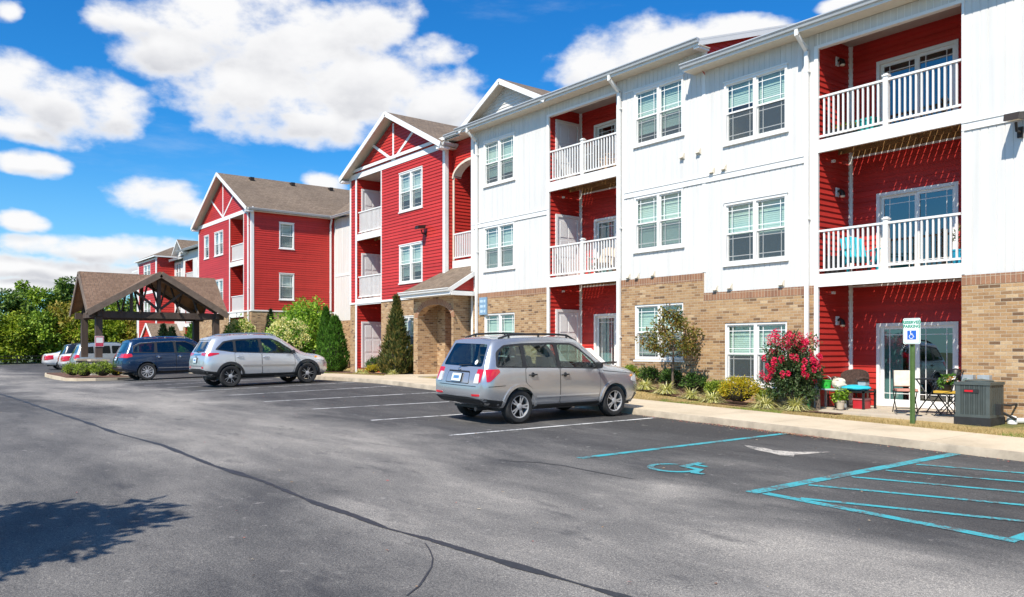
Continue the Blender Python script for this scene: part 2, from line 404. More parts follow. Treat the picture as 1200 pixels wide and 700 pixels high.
for (a, b) in (((-5.6,11.62),(-3.1,12.68)),((-5.6,10.76),(-3.1,11.82)),((-5.6,9.9),(-3.1,10.96)),((-5.6,8.93),(-3.1,10.05)),((-5.2,8.13),(-3.1,9.05))):
    structure('access_aisle_stripe', ribbon([a,b], .10, .007), M['bpaint'])
def flat_poly(mb, pts, dz, zf=zg): mb.face([(x, y, zf(x,y)+dz) for x,y in pts])
mb = MB(); cx, cy = -7.36, 8.52                    # wheelchair symbol, read from the lane
for i in range(20):
    a0, a1 = R(118+i*13.2), R(118+(i+1)*13.2)
    flat_poly(mb, [(cx+r*math.cos(a)*1.0, cy+r*math.sin(a)) for r,a in ((.27,a0),(.27,a1),(.36,a1),(.36,a0))], .007)
def bar2(a, b, w, dz=.0075):
    d = math.dist(a,b); nx, ny = -(b[1]-a[1])/d*w/2, (b[0]-a[0])/d*w/2
    flat_poly(mb, [(a[0]+nx,a[1]+ny),(a[0]-nx,a[1]-ny),(b[0]-nx,b[1]-ny),(b[0]+nx,b[1]+ny)], dz)
bar2((cx+.0,cy+.16),(cx-.06,cy+.66),.11); bar2((cx-.02,cy+.44),(cx+.2,cy+.44),.085,.008); bar2((cx,cy+.2),(cx+.28,cy+.17),.11,.0085)
bar2((cx+.27,cy+.22),(cx+.44,cy-.12),.10,.009); bar2((cx+.4,cy-.1),(cx+.56,cy-.06),.09,.0095)
structure('wheelchair_symbol', mb, M['bpaint'], merge=False)
CR = [(-60,3.2),(-40,2.8),(-27.92,2.93),(-22.13,3.01),(-18.21,3.14),(-15.18,3.27),(-13.25,3.52),(-10.94,3.55),(-9.47,3.67),(-8.02,3.66),(-7.27,3.72),(-6.63,3.73),(-6.11,3.83),(-5.56,3.89),(-5.06,3.95),(-3.96,4.1),(-1.5,4.3),(6,4.9)]
structure('tar_seam', ribbon(CR, .078, .005, step=.06, wj=1.2, hj=.35), M['tar'])
structure('tar_seam', ribbon([(-6.0,3.74),(-5.8,3.66),(-5.56,3.54),(-5.36,3.40),(-5.2,3.25),(-5.02,3.08),(-4.89,2.9)], .013, .004, step=.06, wj=1.2), M['tar'])
structure('tar_seam', ribbon([(-9.2,6.95),(-8.7,7.3),(-8.34,7.4),(-7.69,7.42),(-7.07,7.47)], .022, .004, step=.1, wj=1.2), M['tar'])
mb = MB(); flat_poly(mb, [(-8.2,11.21),(-7.95,11.0),(-7.65,10.87),(-7.45,10.84),(-7.22,10.74),(-7.0,10.76),(-7.12,10.98),(-7.05,11.2),(-6.96,11.72),(-7.12,11.5),(-7.3,11.22),(-7.59,11.12),(-7.8,11.2)], .005)
structure('paint_spill', mb, M['spill'])

# kerb + sidewalk in one pour, joints every 1.5 m
mbk, mbs = MB(), MB()
xs = lin(-47, 30, 1.5)
for a, b in zip(xs, xs[1:]):
    a2, b2 = a+.006, b-.006
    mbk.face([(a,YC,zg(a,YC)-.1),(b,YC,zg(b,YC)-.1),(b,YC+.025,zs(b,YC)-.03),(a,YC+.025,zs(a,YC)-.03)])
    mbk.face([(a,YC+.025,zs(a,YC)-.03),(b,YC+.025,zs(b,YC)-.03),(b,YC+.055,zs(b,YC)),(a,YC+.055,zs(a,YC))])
    mbs.face([(a2,YC+.055,zs(a,YC)),(b2,YC+.055,zs(b,YC)),(b2,YS,zs(b,YS)),(a2,YS,zs(a,YS))])
    mbs.face([(b2,YC+.055,zs(b,YC)),(b2,YS,zs(b,YS)),(b2,YS,zs(b,YS)-.02),(b2,YC+.055,zs(b,YC)-.02)])
    mbs.face([(b2,YC+.055,zs(b,YC)-.012),(b+.006,YC+.055,zs(b,YC)-.012),(b+.006,YS,zs(b,YS)-.012),(b2,YS,zs(b,YS)-.012)])
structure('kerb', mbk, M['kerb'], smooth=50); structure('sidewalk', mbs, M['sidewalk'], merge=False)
# lawn up to and behind the walls, mulch beds on it
structure('lawn', sheet(lin(-60,30,.75), lin(YS,17.5,.4)+[19,21,24,30], zb, -.012), M['lawn'], smooth=60)
def edge(x, s): return .22*noise.noise((x*.9, s, 0)) + .1*noise.noise((x*2.7, s, 4))
def in_bed(x, y):
    if -23.9 < x < -9.4: return y > 16.0 + .6*edge(x, 1)
    if -35.5 < x < -27.7: return y > 16.0 + edge(x, 2)
    if -47 < x < -35.5: return y > 15.55 + edge(x, 3)
    return False
structure('mulch_bed', sheet(lin(-47,-9.4,.1), lin(15.3,17.4,.1), zb, .012+.0, in_bed), M['mulch'], smooth=60)
mb = MB()                                           # walk to the arched entry
for x0, x1 in ((-27.1,-25.9),(-25.888,-24.7)):
    for y0, y1 in ((YS+.01,16.3),(16.312,17.7)): mb.box(x0, x1, y0, y1, .4, (zb(x0,y0)+zb(x0,y1))/2+.03)
structure('entry_walk', mb, M['sidewalk'])
# traffic island under the canopy posts
def island(name, pts, h):
    n = len(pts); mk, ms = MB(), MB()
    c = (sum(p[0] for p in pts)/n, sum(p[1] for p in pts)/n)
    inn = [(p[0]+(c[0]-p[0])*.15/max(.5,math.dist(p,c))*1.4, p[1]+(c[1]-p[1])*.15/max(.5,math.dist(p,c))*1.4) for p in pts]
    for i in range(n):
        a, b, ia, ib = pts[i], pts[(i+1)%n], inn[i], inn[(i+1)%n]
        za = zg(*c)+h
        mk.face([(*a,zg(*a)-.05),(*b,zg(*b)-.05),(*b,za),(*a,za)]); mk.face([(*a,za),(*b,za),(*ib,za),(*ia,za)])
        ms.face([(*ia,za-.02),(*ib,za-.02),(c[0],c[1],za+.02)])
    structure('kerb', mk, M['sidewalk']); structure('mulch_bed', ms, M['mulch'], smooth=60)
island('a', [(-39.4,7.7),(-39.7,7.0),(-40.6,6.7),(-44,6.75),(-48,7.0),(-50.6,7.4),(-51,8.3),(-50.6,9.3),(-47,9.7),(-44,9.8),(-41.2,9.7),(-40.0,9.2),(-39.5,8.6)], .13)
mb = MB()
for i in range(1400):                               # fallen petals and leaf litter along the kerb
    x = rnd.choice([rnd.gauss(-9.7,1.0), rnd.uniform(-14,-3), rnd.gauss(-8.6,.5)]); y = YC - abs(rnd.gauss(0,.13)) - .01; s = rnd.uniform(.006,.02); a = rnd.uniform(0,6.28)
    z = zg(x,y)+.008+rnd.uniform(0,.006)
    mb.face([(x+s*math.cos(a+t)*(1 if t in (0,3.14) else .6), y+s*math.sin(a+t), z+rnd.uniform(-.004,.006)) for t in (0,1.57,3.14,4.71)])
for i in range(150):                                # specks blown about the asphalt
    x, y = rnd.uniform(-26,-1.5), rnd.uniform(1.2,12.8); s = rnd.uniform(.008,.028); a = rnd.uniform(0,6.28); z = zg(x,y)+.008
    mb.face([(x+s*math.cos(a+t)*(1 if t in (0,3.14) else .5), y+s*math.sin(a+t)*(1 if t in (0,3.14) else .5), z+rnd.uniform(0,.01)) for t in (0,1.57,3.14,4.71)])
tag(mb.build('leaf_litter', leaf_mat('petal_litter', [(.45,.03,.06),(.35,.2,.09),(.5,.42,.3),(.2,.12,.06),(.5,.1,.1)], .1), merge=False), kind='stuff')
# ------------------------------------------------------------------ wall frames and claddings
class Fr:
    """a vertical wall plane: P(a along, z up, o outward)"""
    def __init__(s, p0, d, n): s.p0 = Vector((p0[0],p0[1],0)); s.d = Vector((d[0],d[1],0)); s.n = Vector((n[0],n[1],0))
    def P(s, a, z, o=0): p = s.p0 + s.d*a + s.n*o; return (p.x, p.y, z)
    def quad(s, mb, a0, a1, z0, z1, o=0, m=0, uv=False):
        mb.face([s.P(a0,z0,o), s.P(a1,z0,o), s.P(a1,z1,o), s.P(a0,z1,o)], m, [(a0,z0),(a1,z0),(a1,z1),(a0,z1)] if uv else None)
    def box(s, mb, a0, a1, z0, z1, o0, o1, m=0, skip=''):
        mb.hexa([s.P(a0,z0,o1), s.P(a1,z0,o1), s.P(a1,z0,o0), s.P(a0,z0,o0), s.P(a0,z1,o1), s.P(a1,z1,o1), s.P(a1,z1,o0), s.P(a0,z1,o0)], m, skip)
    def off(s, o): return Fr(s.P(0,0,o), s.d, s.n)
def FX(y): return Fr((0,y), (1,0), (0,-1))            # faces the car park, a = X
def FY(x): return Fr((x,0), (0,1), (1,0))             # faces +X, a = Y
def FYm(x): return Fr((x,0), (0,-1), (-1,0))          # faces -X, a = -Y

def cut(a0, a1, holes):
    iv = [(a0, a1)]
    for h0, h1 in holes:
        iv = [q for (p0,p1) in iv for q in ((p0, min(p1,h0)), (max(p0,h1), p1)) if q[1]-q[0] > 1e-4]
    return iv
def lap(mb, fr, a0, a1, z0, z1, holes=(), course=.13, dep=.022, lo=None, hi=None, m=0):
    """horizontal lap siding, every course leaning out at its foot; holes: (a0,a1,z0,z1) or f(z) -> (a0,a1)"""
    rect = [h for h in holes if not callable(h)]; fun = [h for h in holes if callable(h)]
    n = int(math.ceil((z1-z0)/course))
    for i in range(n):
        c0, c1 = z0+i*course, min(z1, z0+(i+1)*course)
        zz = sorted({c0, c1} | {z for h in rect for z in h[2:4] if c0 < z < c1} | ({(c0+c1)/2} if fun else set()))
        for za, zb_ in zip(zz, zz[1:]):
            zm = (za+zb_)/2
            hs = [(h[0],h[1]) for h in rect if h[2] < zm < h[3]] + [q for q in (f(zm) for f in fun) if q]
            oa = dep*(1-(za-c0)/course); ob = dep*(1-(zb_-c0)/course)
            if lo:
                A0, A1, B0, B1 = lo(za), hi(za), lo(zb_), hi(zb_)
                if A1-A0 < .01: continue
                if B1 < B0: B0 = B1 = (B0+B1)/2
                mb.face([fr.P(A0,za,oa), fr.P(A1,za,oa), fr.P(B1,zb_,ob), fr.P(B0,zb_,ob)], m)
                if za == c0: mb.face([fr.P(A0,za,0), fr.P(A1,za,0), fr.P(A1,za,oa), fr.P(A0,za,oa)], m)
                continue
            for p, q in cut(a0, a1, hs):
                mb.face([fr.P(p,za,oa), fr.P(q,za,oa), fr.P(q,zb_,ob), fr.P(p,zb_,ob)], m)
                if za == c0: mb.face([fr.P(p,za,0), fr.P(q,za,0), fr.P(q,za,oa), fr.P(p,za,oa)], m)
def rects(a0, a1, z0, z1, holes):
    zz = sorted({z0, z1} | {z for h in holes for z in h[2:4] if z0 < z < z1})
    for za, zb_ in zip(zz, zz[1:]):
        zm = (za+zb_)/2
        for p, q in cut(a0, a1, [(h[0],h[1]) for h in holes if h[2] < zm < h[3]]): yield p, q, za, zb_
def vert(mb, fr, a0, a1, z0, z1, holes=(), mod=.15, gr=.022, dep=.012, m=0):
    """vertical board siding with a V groove between boards"""
    for p, q, za, zb_ in rects(a0, a1, z0, z1, holes):
        k0 = math.floor(p/mod); x = []
        for k in range(k0, math.floor(q/mod)+2):
            for t, o in ((k*mod, 0), (k*mod+gr*.35, -dep), (k*mod+gr*.65, -dep), (k*mod+gr, 0)): x.append((t, o))
        def off(t):
            u = t - math.floor(t/mod)*mod
            if u >= gr: return 0
            return -dep*min(1, u/(gr*.35), (gr-u)/(gr*.35))
        x = [(p, off(p))] + [t for t in x if p+1e-5 < t[0] < q-1e-5] + [(q, off(q))]
        for (t0,o0),(t1,o1) in zip(x, x[1:]):
            mb.face([fr.P(t0,za,o0), fr.P(t1,za,o1), fr.P(t1,zb_,o1), fr.P(t0,zb_,o0)], m)
def brick(mb, fr, a0, a1, z0, z1, holes=(), soldier=.2, m=0, ms=1):
    zt = z1 - soldier
    for p, q, za, zb_ in rects(a0, a1, z0, zt, holes): fr.quad(mb, p, q, za, zb_, 0, m, True)
    if soldier:
        for p, q, za, zb_ in rects(a0, a1, zt, z1, holes): fr.quad(mb, p, q, za, zb_, .004, ms, True)
    for h in holes:                                     # reveals
        if h[2] >= zt or h[0] >= a1 or h[1] <= a0: continue
        for (x, y) in ((h[0],h[0]),(h[1],h[1])):
            mb.face([fr.P(x,h[2],0), fr.P(x,h[2],-.12), fr.P(x,h[3],-.12), fr.P(x,h[3],0)], m, [(0,h[2]),(.12,h[2]),(.12,h[3]),(0,h[3])])
        mb.face([fr.P(h[0],h[2],0), fr.P(h[1],h[2],0), fr.P(h[1],h[2],-.12), fr.P(h[0],h[2],-.12)], m, [(h[0],0),(h[1],0),(h[1],.12),(h[0],.12)])

# ------------------------------------------------------------------ openings
def window(bld, fr, a0, a1, z0, z1, units=2, drop=.75, bl='blind', grille=True, brickset=False):
    """double-hung vinyl window: frame > pane, blind, recess"""
    f, g, b, r, sc_ = MB(), MB(), MB(), MB(), MB()
    e = -.05 if brickset else 0
    o0, o1 = -.10+e, .032+e; w = .062
    fr.box(f, a0, a0+w, z0, z1, o0, o1); fr.box(f, a1-w, a1, z0, z1, o0, o1)
    fr.box(f, a0+w, a1-w, z1-w, z1, o0, o1-.001); fr.box(f, a0+w, a1-w, z0, z0+w, o0, o1-.001)
    fr.box(f, a0-.035, a1+.035, z0-.05, z0-.002, -.02, .06+e)
    if not brickset: fr.box(f, a0-.02, a1+.02, z1+.002, z1+.035, -.02, .05)
    mw = .085; uw = (a1-a0-2*w-mw*(units-1))/units; zm = (z0+z1)/2
    for k in range(units):
        u0 = a0+w+k*(uw+mw); u1 = u0+uw
        if k: fr.box(f, u0-mw, u0, z0+w, z1-w, o0, o1-.004)
        for s, (s0, s1, o) in enumerate(((z0+w, zm+.02, -.045+e), (zm-.02, z1-w, -.012+e))):
            t = .034
            fr.box(f, u0, u0+t, s0, s1, o-.025, o); fr.box(f, u1-t, u1, s0, s1, o-.025, o)
            fr.box(f, u0+t, u1-t, s0, s0+t+.006*s, o-.025, o-.001); fr.box(f, u0+t, u1-t, s1-t, s1, o-.025, o-.001)
            if grille:
                i = .115
                for x in (u0+t+i, u1-t-i): fr.box(f, x-.009, x+.009, s0+t, s1-t, o-.0165, o-.009)
                for z in ((s1-t-i,) if drop > 2 else (s1-t-i, s0+t+i)): fr.box(f, u0+t, u1-t, z-.009, z+.009, o-.0175, o-.0095)
            fr.quad(g, u0+t, u1-t, s0+t, s1-t, o-.013)
            if not s: fr.quad(sc_, u0+t*.5, u1-t*.5, s0+t*.5, s1-t*.3, -.03+e)
        d = drop + rnd.uniform(-.07,.05)
        zb0 = z1-w - (z1-z0-2*w)*d
        lap(b, fr.off(-.135+e), u0-.01, u1+.01, max(z0+w*.5, zb0), z1-w*.5, course=.05, dep=.007)
        fr.box(b, u0, u1, max(z0+w*.5, zb0)-.02, max(z0+w*.5, zb0)+.01, -.14+e, -.115+e)
    c = fr.off(-.11+e)
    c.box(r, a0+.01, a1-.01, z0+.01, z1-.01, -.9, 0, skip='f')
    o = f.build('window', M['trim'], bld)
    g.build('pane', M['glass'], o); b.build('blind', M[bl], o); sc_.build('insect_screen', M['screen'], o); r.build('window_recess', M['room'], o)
    return o
def glass_door(bld, fr, a0, a1, z0, z1, curtain=0, grille=True, panels=2):
    """sliding patio door: frame > pane, recess"""
    f, g, r = MB(), MB(), MB(); w = .075
    fr.box(f, a0, a0+w, z0, z1, -.1, .04); fr.box(f, a1-w, a1, z0, z1, -.1, .04); fr.box(f, a0+w, a1-w, z1-w, z1, -.1, .039); fr.box(f, a0+w, a1-w, z0, z0+.06, -.1, .045)
    pw = (a1-a0-2*w)/panels
    for k in range(panels):
        u0, u1 = a0+w+k*pw, a0+w+(k+1)*pw; o = -.01 if k else -.05; t = .065
        fr.box(f, u0, u0+t, z0+.06, z1-w, o-.04, o); fr.box(f, u1-t, u1, z0+.06, z1-w, o-.04, o)
        fr.box(f, u0+t, u1-t, z0+.06, z0+.16, o-.04, o-.001); fr.box(f, u0+t, u1-t, z1-w-t, z1-w, o-.04, o-.001)
        if grille:
            for x in (u0+t+.13, u1-t-.13): fr.box(f, x-.008, x+.008, z0+.16, z1-w-t, o-.027, o-.018)
            for z in (z1-w-t-.13, z0+.3): fr.box(f, u0+t, u1-t, z-.008, z+.008, o-.028, o-.0185)
        fr.quad(g, u0+t, u1-t, z0+.16, z1-w-t, o-.022)
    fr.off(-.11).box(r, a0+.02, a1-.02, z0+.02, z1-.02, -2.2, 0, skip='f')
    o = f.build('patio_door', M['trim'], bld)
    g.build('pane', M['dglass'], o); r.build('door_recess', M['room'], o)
    if curtain:
        c = MB(); n = 16
        for i in range(n):
            u = a0+w + (a1-a0-2*w)*(i/n)*curtain; v = u+(a1-a0)*.055*curtain
            c.face([fr.P(u,z0+.1,-.2), fr.P(v,z0+.1,-.235), fr.P(v,z1-.1,-.235), fr.P(u,z1-.1,-.2)])
        c.build('blind', M['blindw'], o)
    return o
def panel_door(bld, fr, a0, a1, z0, z1, mat='door'):
    """painted door in a white frame with raised panels and a lever: door > door_frame, handle"""
    d, f, h = MB(), MB(), MB()
    fr.box(d, a0, a1, z0, z1, .0, .03)
    for q in ((.12,.46),(.54,.88)):
        for zz in ((.05,.30),(.36,.62),(.68,.94)):
            p0, p1 = a0+(a1-a0)*q[0], a0+(a1-a0)*q[1]; s0, s1 = z0+(z1-z0)*zz[0], z0+(z1-z0)*zz[1]
            fr.box(d, p0, p1, s0, s1, .031, .042)
    for x0, x1 in ((a0-.09,a0-.004),(a1+.004,a1+.09)): fr.box(f, x0, x1, z0, z1+.09, .0, .055)
    fr.box(f, a0-.004, a1+.004, z1+.004, z1+.09, .0, .054)
    fr.box(h, a1-.09, a1-.05, z0+.95, z0+1.07, .042, .06); fr.box(h, a1-.16, a1-.05, z0+1.0, z0+1.025, .06, .085)
    o = d.build('door', M[mat], bld); f.build('door_frame', M['trim'], o); h.build('handle', M['galv'], o); return o
def railing(fr, a0, a1, zd, parent, post=True):
    r = MB(); o0, o1 = -.10, -.045
    fr.box(r, a0, a1, zd+.99, zd+1.035, o0-.012, o1+.012); fr.box(r, a0, a1, zd+.085, zd+.13, o0+.003, o1-.003)
    n = round((a1-a0)/.118); mid = (a0+a1)/2
    for i in range(1, n):
        x = a0+(a1-a0)*i/n
        if post and abs(x-mid) < .1: continue
        fr.box(r, x-.018, x+.018, zd+.13, zd+.99, o0+.01, o1-.01)
    if post:
        fr.box(r, mid-.052, mid+.052, zd, zd+1.09, o0-.025, o1+.025); fr.box(r, mid-.07, mid+.07, zd+1.09, zd+1.12, o0-.043, o1+.043)
        fr.box(r, mid-.045, mid+.045, zd+1.12, zd+1.145, o0-.018, o1+.018)
    return r.build('railing', M['trim'], parent)
def balcony(bld, fr, a0, a1, zd, depth=1.4, fh=.28, post=True):
    """slatted deck (sun falls through the gaps) > fascia, railing"""
    d = MB(); w = .128; gap = .019; x = a0+.004
    while x < a1-.02:
        fr.box(d, x, min(x+w, a1-.004), zd-.018, zd, -depth+.004, -.045); x += w+gap
    for o in (-.42,-.86,-depth+.03): fr.box(d, a0+.01, a1-.01, zd-.19, zd-.0185, o-.04, o)
    o = d.build('balcony', M['deckwood'], bld)
    f = MB(); fr.box(f, a0-.0, a1+.0, zd-fh, zd+.012, -.044, .022); f.build('fascia', M['trim'], o)
    fr.box(q := MB(), a0+.01, a1-.01, zd-.235, zd-.19, -depth+.0, -depth+.03)
    q.build('ledger', M['trim'], o)
    railing(fr, a0+.01, a1-.01, zd, o, post)
    return o
def wall_lamp(bld, fr, a, z, s=1):
    p, l = MB(), MB()
    fr.box(p, a-.07*s, a+.07*s, z-.11*s, z+.11*s, .015, .04)
    o = p.build('wall_lamp', M['trim'], bld)
    c = fr.P(a, z+.01, .04); e = fr.P(a, z-.02, .15)
    l.tube([c, fr.P(a,z+.04,.1), fr.P(a,z+.0,.15), fr.P(a,z-.1,.155)], [.028,.03,.05,.075], 10); l.build('lamp_shade', M['bronze'], o, smooth=40)
    q = MB(); q.lathe([(0,.0),(.06,.0),(.05,-.035),(0,-.05)], fr.P(a, z-.1, .155), n=10); q.build('bulb', M['lens'], o, smooth=40)
    return o
def floodlight(bld, fr, a, z):
    p = MB(); fr.box(p, a-.05, a+.05, z-.16, z+.04, .01, .05); p.tube([fr.P(a,z-.06,.05), fr.P(a,z-.06,.2), fr.P(a,z+.1,.24)], .028, 8)
    o = p.build('floodlight', M['bronze'], bld)
    h = MB(); c, s = math.cos(R(14)), math.sin(R(14))
    q = []
    for dz in (-.07,.07):
        for da, do in ((-.13,.12),(.13,.12),(.13,.46),(-.13,.46)): q.append(fr.P(a+da, z+.19+dz*c-(do-.3)*s*.6, do-dz*s))
    h.hexa(q); h.build('lamp_head', M['bronze'], o)
    l = MB(); l.face([fr.P(a+da, z+.19-.072*c-(do-.3)*s*.6, do+.072*s) for da, do in ((-.11,.16),(-.11,.42),(.11,.42),(.11,.16))]); l.build('lens', M['lens'], o)
    return o
def vent(bld, fr, a, z, s=1):
    v = MB(); fr.box(v, a-.075*s, a+.075*s, z-.08*s, z+.08*s, .005, .025)
    v.hexa([fr.P(a-.06*s,z-.05*s,.1*s), fr.P(a+.06*s,z-.05*s,.1*s), fr.P(a+.06*s,z-.05*s,.025), fr.P(a-.06*s,z-.05*s,.025),
            fr.P(a-.06*s,z+.03*s,.06*s), fr.P(a+.06*s,z+.03*s,.06*s), fr.P(a+.06*s,z+.065*s,.025), fr.P(a-.06*s,z+.065*s,.025)])
    return v.build('dryer_vent', M['soffit'], bld)
def downspout(bld, fr, a, ztop, zbot, eave=.45, w=.085):
    d = MB(); o = .075
    d.bar(fr.P(a,ztop,eave+.03), fr.P(a,ztop-.16,eave+.03), w, .07, up=fr.n); d.bar(fr.P(a,ztop-.13,eave+.02), fr.P(a,ztop-.42,o), w, .07)
    d.bar(fr.P(a,ztop-.40,o), fr.P(a,zbot+.14,o), w, .07, up=fr.n); d.bar(fr.P(a,zbot+.16,o-.01), fr.P(a,zbot+.03,.26), w, .07)
    for z in (zbot+1.2, (ztop+zbot)/2, ztop-.9): fr.box(d, a-w/2-.02, a+w/2+.02, z-.02, z+.02, .02, o+.04)
    return d.build('downspout', M['trim'], bld)
def slab(mb, p, th=.13, mt=0, me=1):
    """roof slab; p = eave a, eave b, top b, top a (upper surface)"""
    p = [Vector(q) for q in p]; ax = (p[1]-p[0]).normalized(); n = (p[1]-p[0]).cross(p[3]-p[0]).normalized()
    up = n.cross(ax)
    mb.face(p, mt, [((q-p[0]).dot(ax), (q-p[0]).dot(up)) for q in p])
    lo = [q - Vector((0,0,th)) for q in p]
    mb.face(lo[::-1], me)
    for i in range(4): mb.face([lo[i], lo[(i+1)%4], p[(i+1)%4], p[i]], me)
def gutter(mb, a, b, out, m=0):
    """K-style gutter along a-b, front edge towards out"""
    a, b, o = Vector(a), Vector(b), Vector(out).normalized(); z = Vector((0,0,1))
    pr = [(0,-.11),(.07,-.11),(.085,-.06),(.115,-.025),(.115,0),(.10,0),(.10,-.02),(.01,-.02)]
    for (x0,z0),(x1,z1) in zip(pr, pr[1:]): mb.face([a+o*x0+z*z0, b+o*x0+z*z0, b+o*x1+z*z1, a+o*x1+z*z1], m)
    for e in (a, b): mb.face([e+o*x+z*h for x,h in pr[:5]+[(0,0)]], m)
# ------------------------------------------------------------------ the apartment building
B = thing('apartment_building', 'long three storey red and white apartment building with tan brick base and stacked balconies', 'building', (-24, 17.2, .8))
XL, XS, XR = -24.39, -13.83, 4.6                 # left corner, step in floor level, right end (out of frame)
fw = FX(17.2)
ZL3, ZL2, ZL1 = 7.20, 4.13, 1.04                  # floor levels left of the step
ZR3, ZR2, ZR1 = 6.65, 3.56, .52                   # and right of it
BL, BR_ = (-20.09,-17.02), (-10.56,-7.38)         # balcony bays
winA, winB, winC, winD = (-23.62,-21.85), (-16.31,-14.51), (-13.17,-11.34), (-4.2,-2.4)
holes = [(BL[0],BL[1],0,9.34), (BR_[0],BR_[1],0,8.78)]
WL = [(7.64,9.20),(4.63,6.19),(1.55,3.12)]; WR = [(7.07,8.64),(4.0,5.57),(.95,2.52)]
for x in (winA, winB): holes += [(x[0]+.01,x[1]-.01,z0+.01,z1-.01) for z0,z1 in WL]
for x in (winC, winD): holes += [(x[0]+.01,x[1]-.01,z0+.01,z1-.01) for z0,z1 in WR]
mb = MB()
vert(mb, fw, XL, XS, 3.85, 9.70, holes); vert(mb, fw, XS, XR, 3.32, 9.15, holes)
FYm(XL).quad(mb, -26, -17.2, .5, 9.7); mb.build('white_siding_wall', M['white'], B)
mb = MB()
fb = FX(17.185)
brick(mb, fb, XL+.1, XS, .3, 3.85, holes); brick(mb, fb, XS, XR, -.4, 3.32, holes)
fb.quad(mb, XL+.1, XS, 3.85, 3.851); FY(XS).quad(mb, 17.18, 17.2, 3.32, 3.85, 0, 0, True)
for x in (BL[1], BR_[1]):                         # brick return at the patio openings
    pass
mb.build('brick_wall', [M['brick'], M['soldier']], B)
mb = MB()
def band(mb, fr, a0, a1, z0, z1, o=.016): fr.box(mb, a0, a1, z0, z1, -.01, o)
for a0, a1 in ((XL,BL[0]),(BL[1]+.3,-10.9),(BR_[1],XR)): 
    band(mb, fw, a0, a1, 6.235, 6.355); fw.box(mb, a0, a1, 6.355, 6.385, -.01, .034); fw.box(mb, a0, a1, 6.205, 6.235, -.01, .028)
fw.box(mb, BL[1]+.3, XS-.1, 9.255, 9.285, -.01, .02)
fw.box(mb, XL-.02, XL+.16, 3.85, 9.70, -.02, .024); FYm(XL).box(mb, -17.34, -17.18, .5, 9.7, -.02, .022)
fw.box(mb, XL-.02, XL+.1, .7, 3.85, -.02, .024)
fw.box(mb, BL[0]-.075, BL[0], 1.0, 9.34, -.02, .024); fw.box(mb, BL[1], BL[1]+.09, .95, 9.34, -.02, .024)
fw.box(mb, BR_[0]-.075, BR_[0], .5, 8.78, -.02, .024); fw.box(mb, BR_[1], BR_[1]+.05, 3.34, 8.78, -.02, .020)
fw.box(mb, BL[0]-.075, BL[1]+.09, 9.341, 9.41, -.02, .0235); fw.box(mb, BR_[0]-.075, BR_[1]+.05, 8.781, 8.85, -.02, .0195)
fw.box(mb, XS-.05, XS+.05, 3.87, 9.7, -.02, .012)
mb.build('trim_boards', M['trim'], B)
for x in (winA, winB):
    for k, (z0, z1) in enumerate(WL):
        fr = fb if k == 2 else fw
        window(B, fr, x[0], x[1], z0, z1, 2, (.84,.99,.97)[k] if x is winB else (.80,.99,.97)[k], 'blind' if k != 1 else ('blindw' if x is winA else 'blind'), True, k == 2)
for x in (winC, winD):
    for k, (z0, z1) in enumerate(WR):
        window(B, fb if k == 2 else fw, x[0], x[1], z0, z1, 2, (.44,.54,.57)[k], 'blind', True, k == 2)

def bay(x0, x1, floors, ztop, zground, hasdoor, curt):
    """recessed red bay behind a stack of balconies"""
    d = 1.4; yb = 17.2+d; li, bk, ri = FY(x0), FX(yb), FYm(x1)
    r = MB(); ztop += .34
    lap(r, li, 17.19, yb, zground, ztop); 
    dh = [(-9.88,-8.04,z+.0,z+1.93) for z in floors] if not hasdoor else [(-19.42,-17.6,z,z+1.95) for z in floors]
    lap(r, bk, x0, x1, zground, ztop, [(a+.02,b-.02,c,e-.02) for a,b,c,e in dh]); lap(r, ri, -yb, -17.19, zground, ztop)
    r.build('red_siding_wall', M['red'], B)
    t = MB(); li.box(t, yb-.075, yb-.017, zground, ztop, .0, .03); bk.box(t, x0+.03, x0+.085, zground, ztop, 0, .03); bk.box(t, x1-.08, x1-.03, zground, ztop, 0, .03)
    li.box(t, 17.18, 17.24, zground, ztop, .0, .022)
    t.build('corner_trim', M['trim'], B)
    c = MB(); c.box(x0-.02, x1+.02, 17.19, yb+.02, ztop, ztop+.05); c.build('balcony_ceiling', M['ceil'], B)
    h_ = MB(); h_.box(x0-.01, x1+.01, 17.205, 17.33, ztop-.335, ztop-.002); h_.build('bay_header', M['trim'], B)
    for i, z in enumerate(floors):
        if i < 2: balcony(B, fw, x0, x1, z, d)
        glass_door(B, bk, dh[i][0], dh[i][1], z+.005, z+(1.95 if hasdoor else 1.93), curt[i])
        if hasdoor: panel_door(B, li, 17.56, 18.42, z+.02, z+2.02)
        else: wall_lamp(B, li, 18.0, z+2.0, .95)
        if i: s = MB(); li.box(s, 17.75, 17.82, floors[i-1]-.42, floors[i-1]-.36, .015, .09); s.build('smoke_detector', M['trim'], B)
bay(BL[0], BL[1], (ZL3,ZL2,ZL1), 9.34, .9, True, (0,.5,.3))
bay(BR_[0], BR_[1], (ZR3,ZR2,ZR1), 8.78, .4, False, (0,0,.25))
p = MB(); p.box(BR_[0]-.5, BR_[1]+.3, 16.28, 17.17, .1, ZR1-.03); p.box(BR_[0]+.002, BR_[1]-.002, 17.171, 18.59, .1, ZR1-.005)
tag(p.build('patio_slab', M['conc']), kind='structure')
p = MB(); p.box(BL[0]+.002, BL[1]-.002, 16.6, 18.59, .4, ZL1-.005); tag(p.build('patio_slab', M['conc']), kind='structure')
for a, z in ((-14.55,7.04),(-14.0,7.07),(-13.56,6.47),(-13.18,6.49),(-16.2,3.93),(-15.6,3.95),(-13.45,3.42),(-13.0,3.44),(-11.5,3.43),(-18.6+2.05,3.95)): vent(B, fw, a, z)
floodlight(B, fw, -6.31, 6.02)
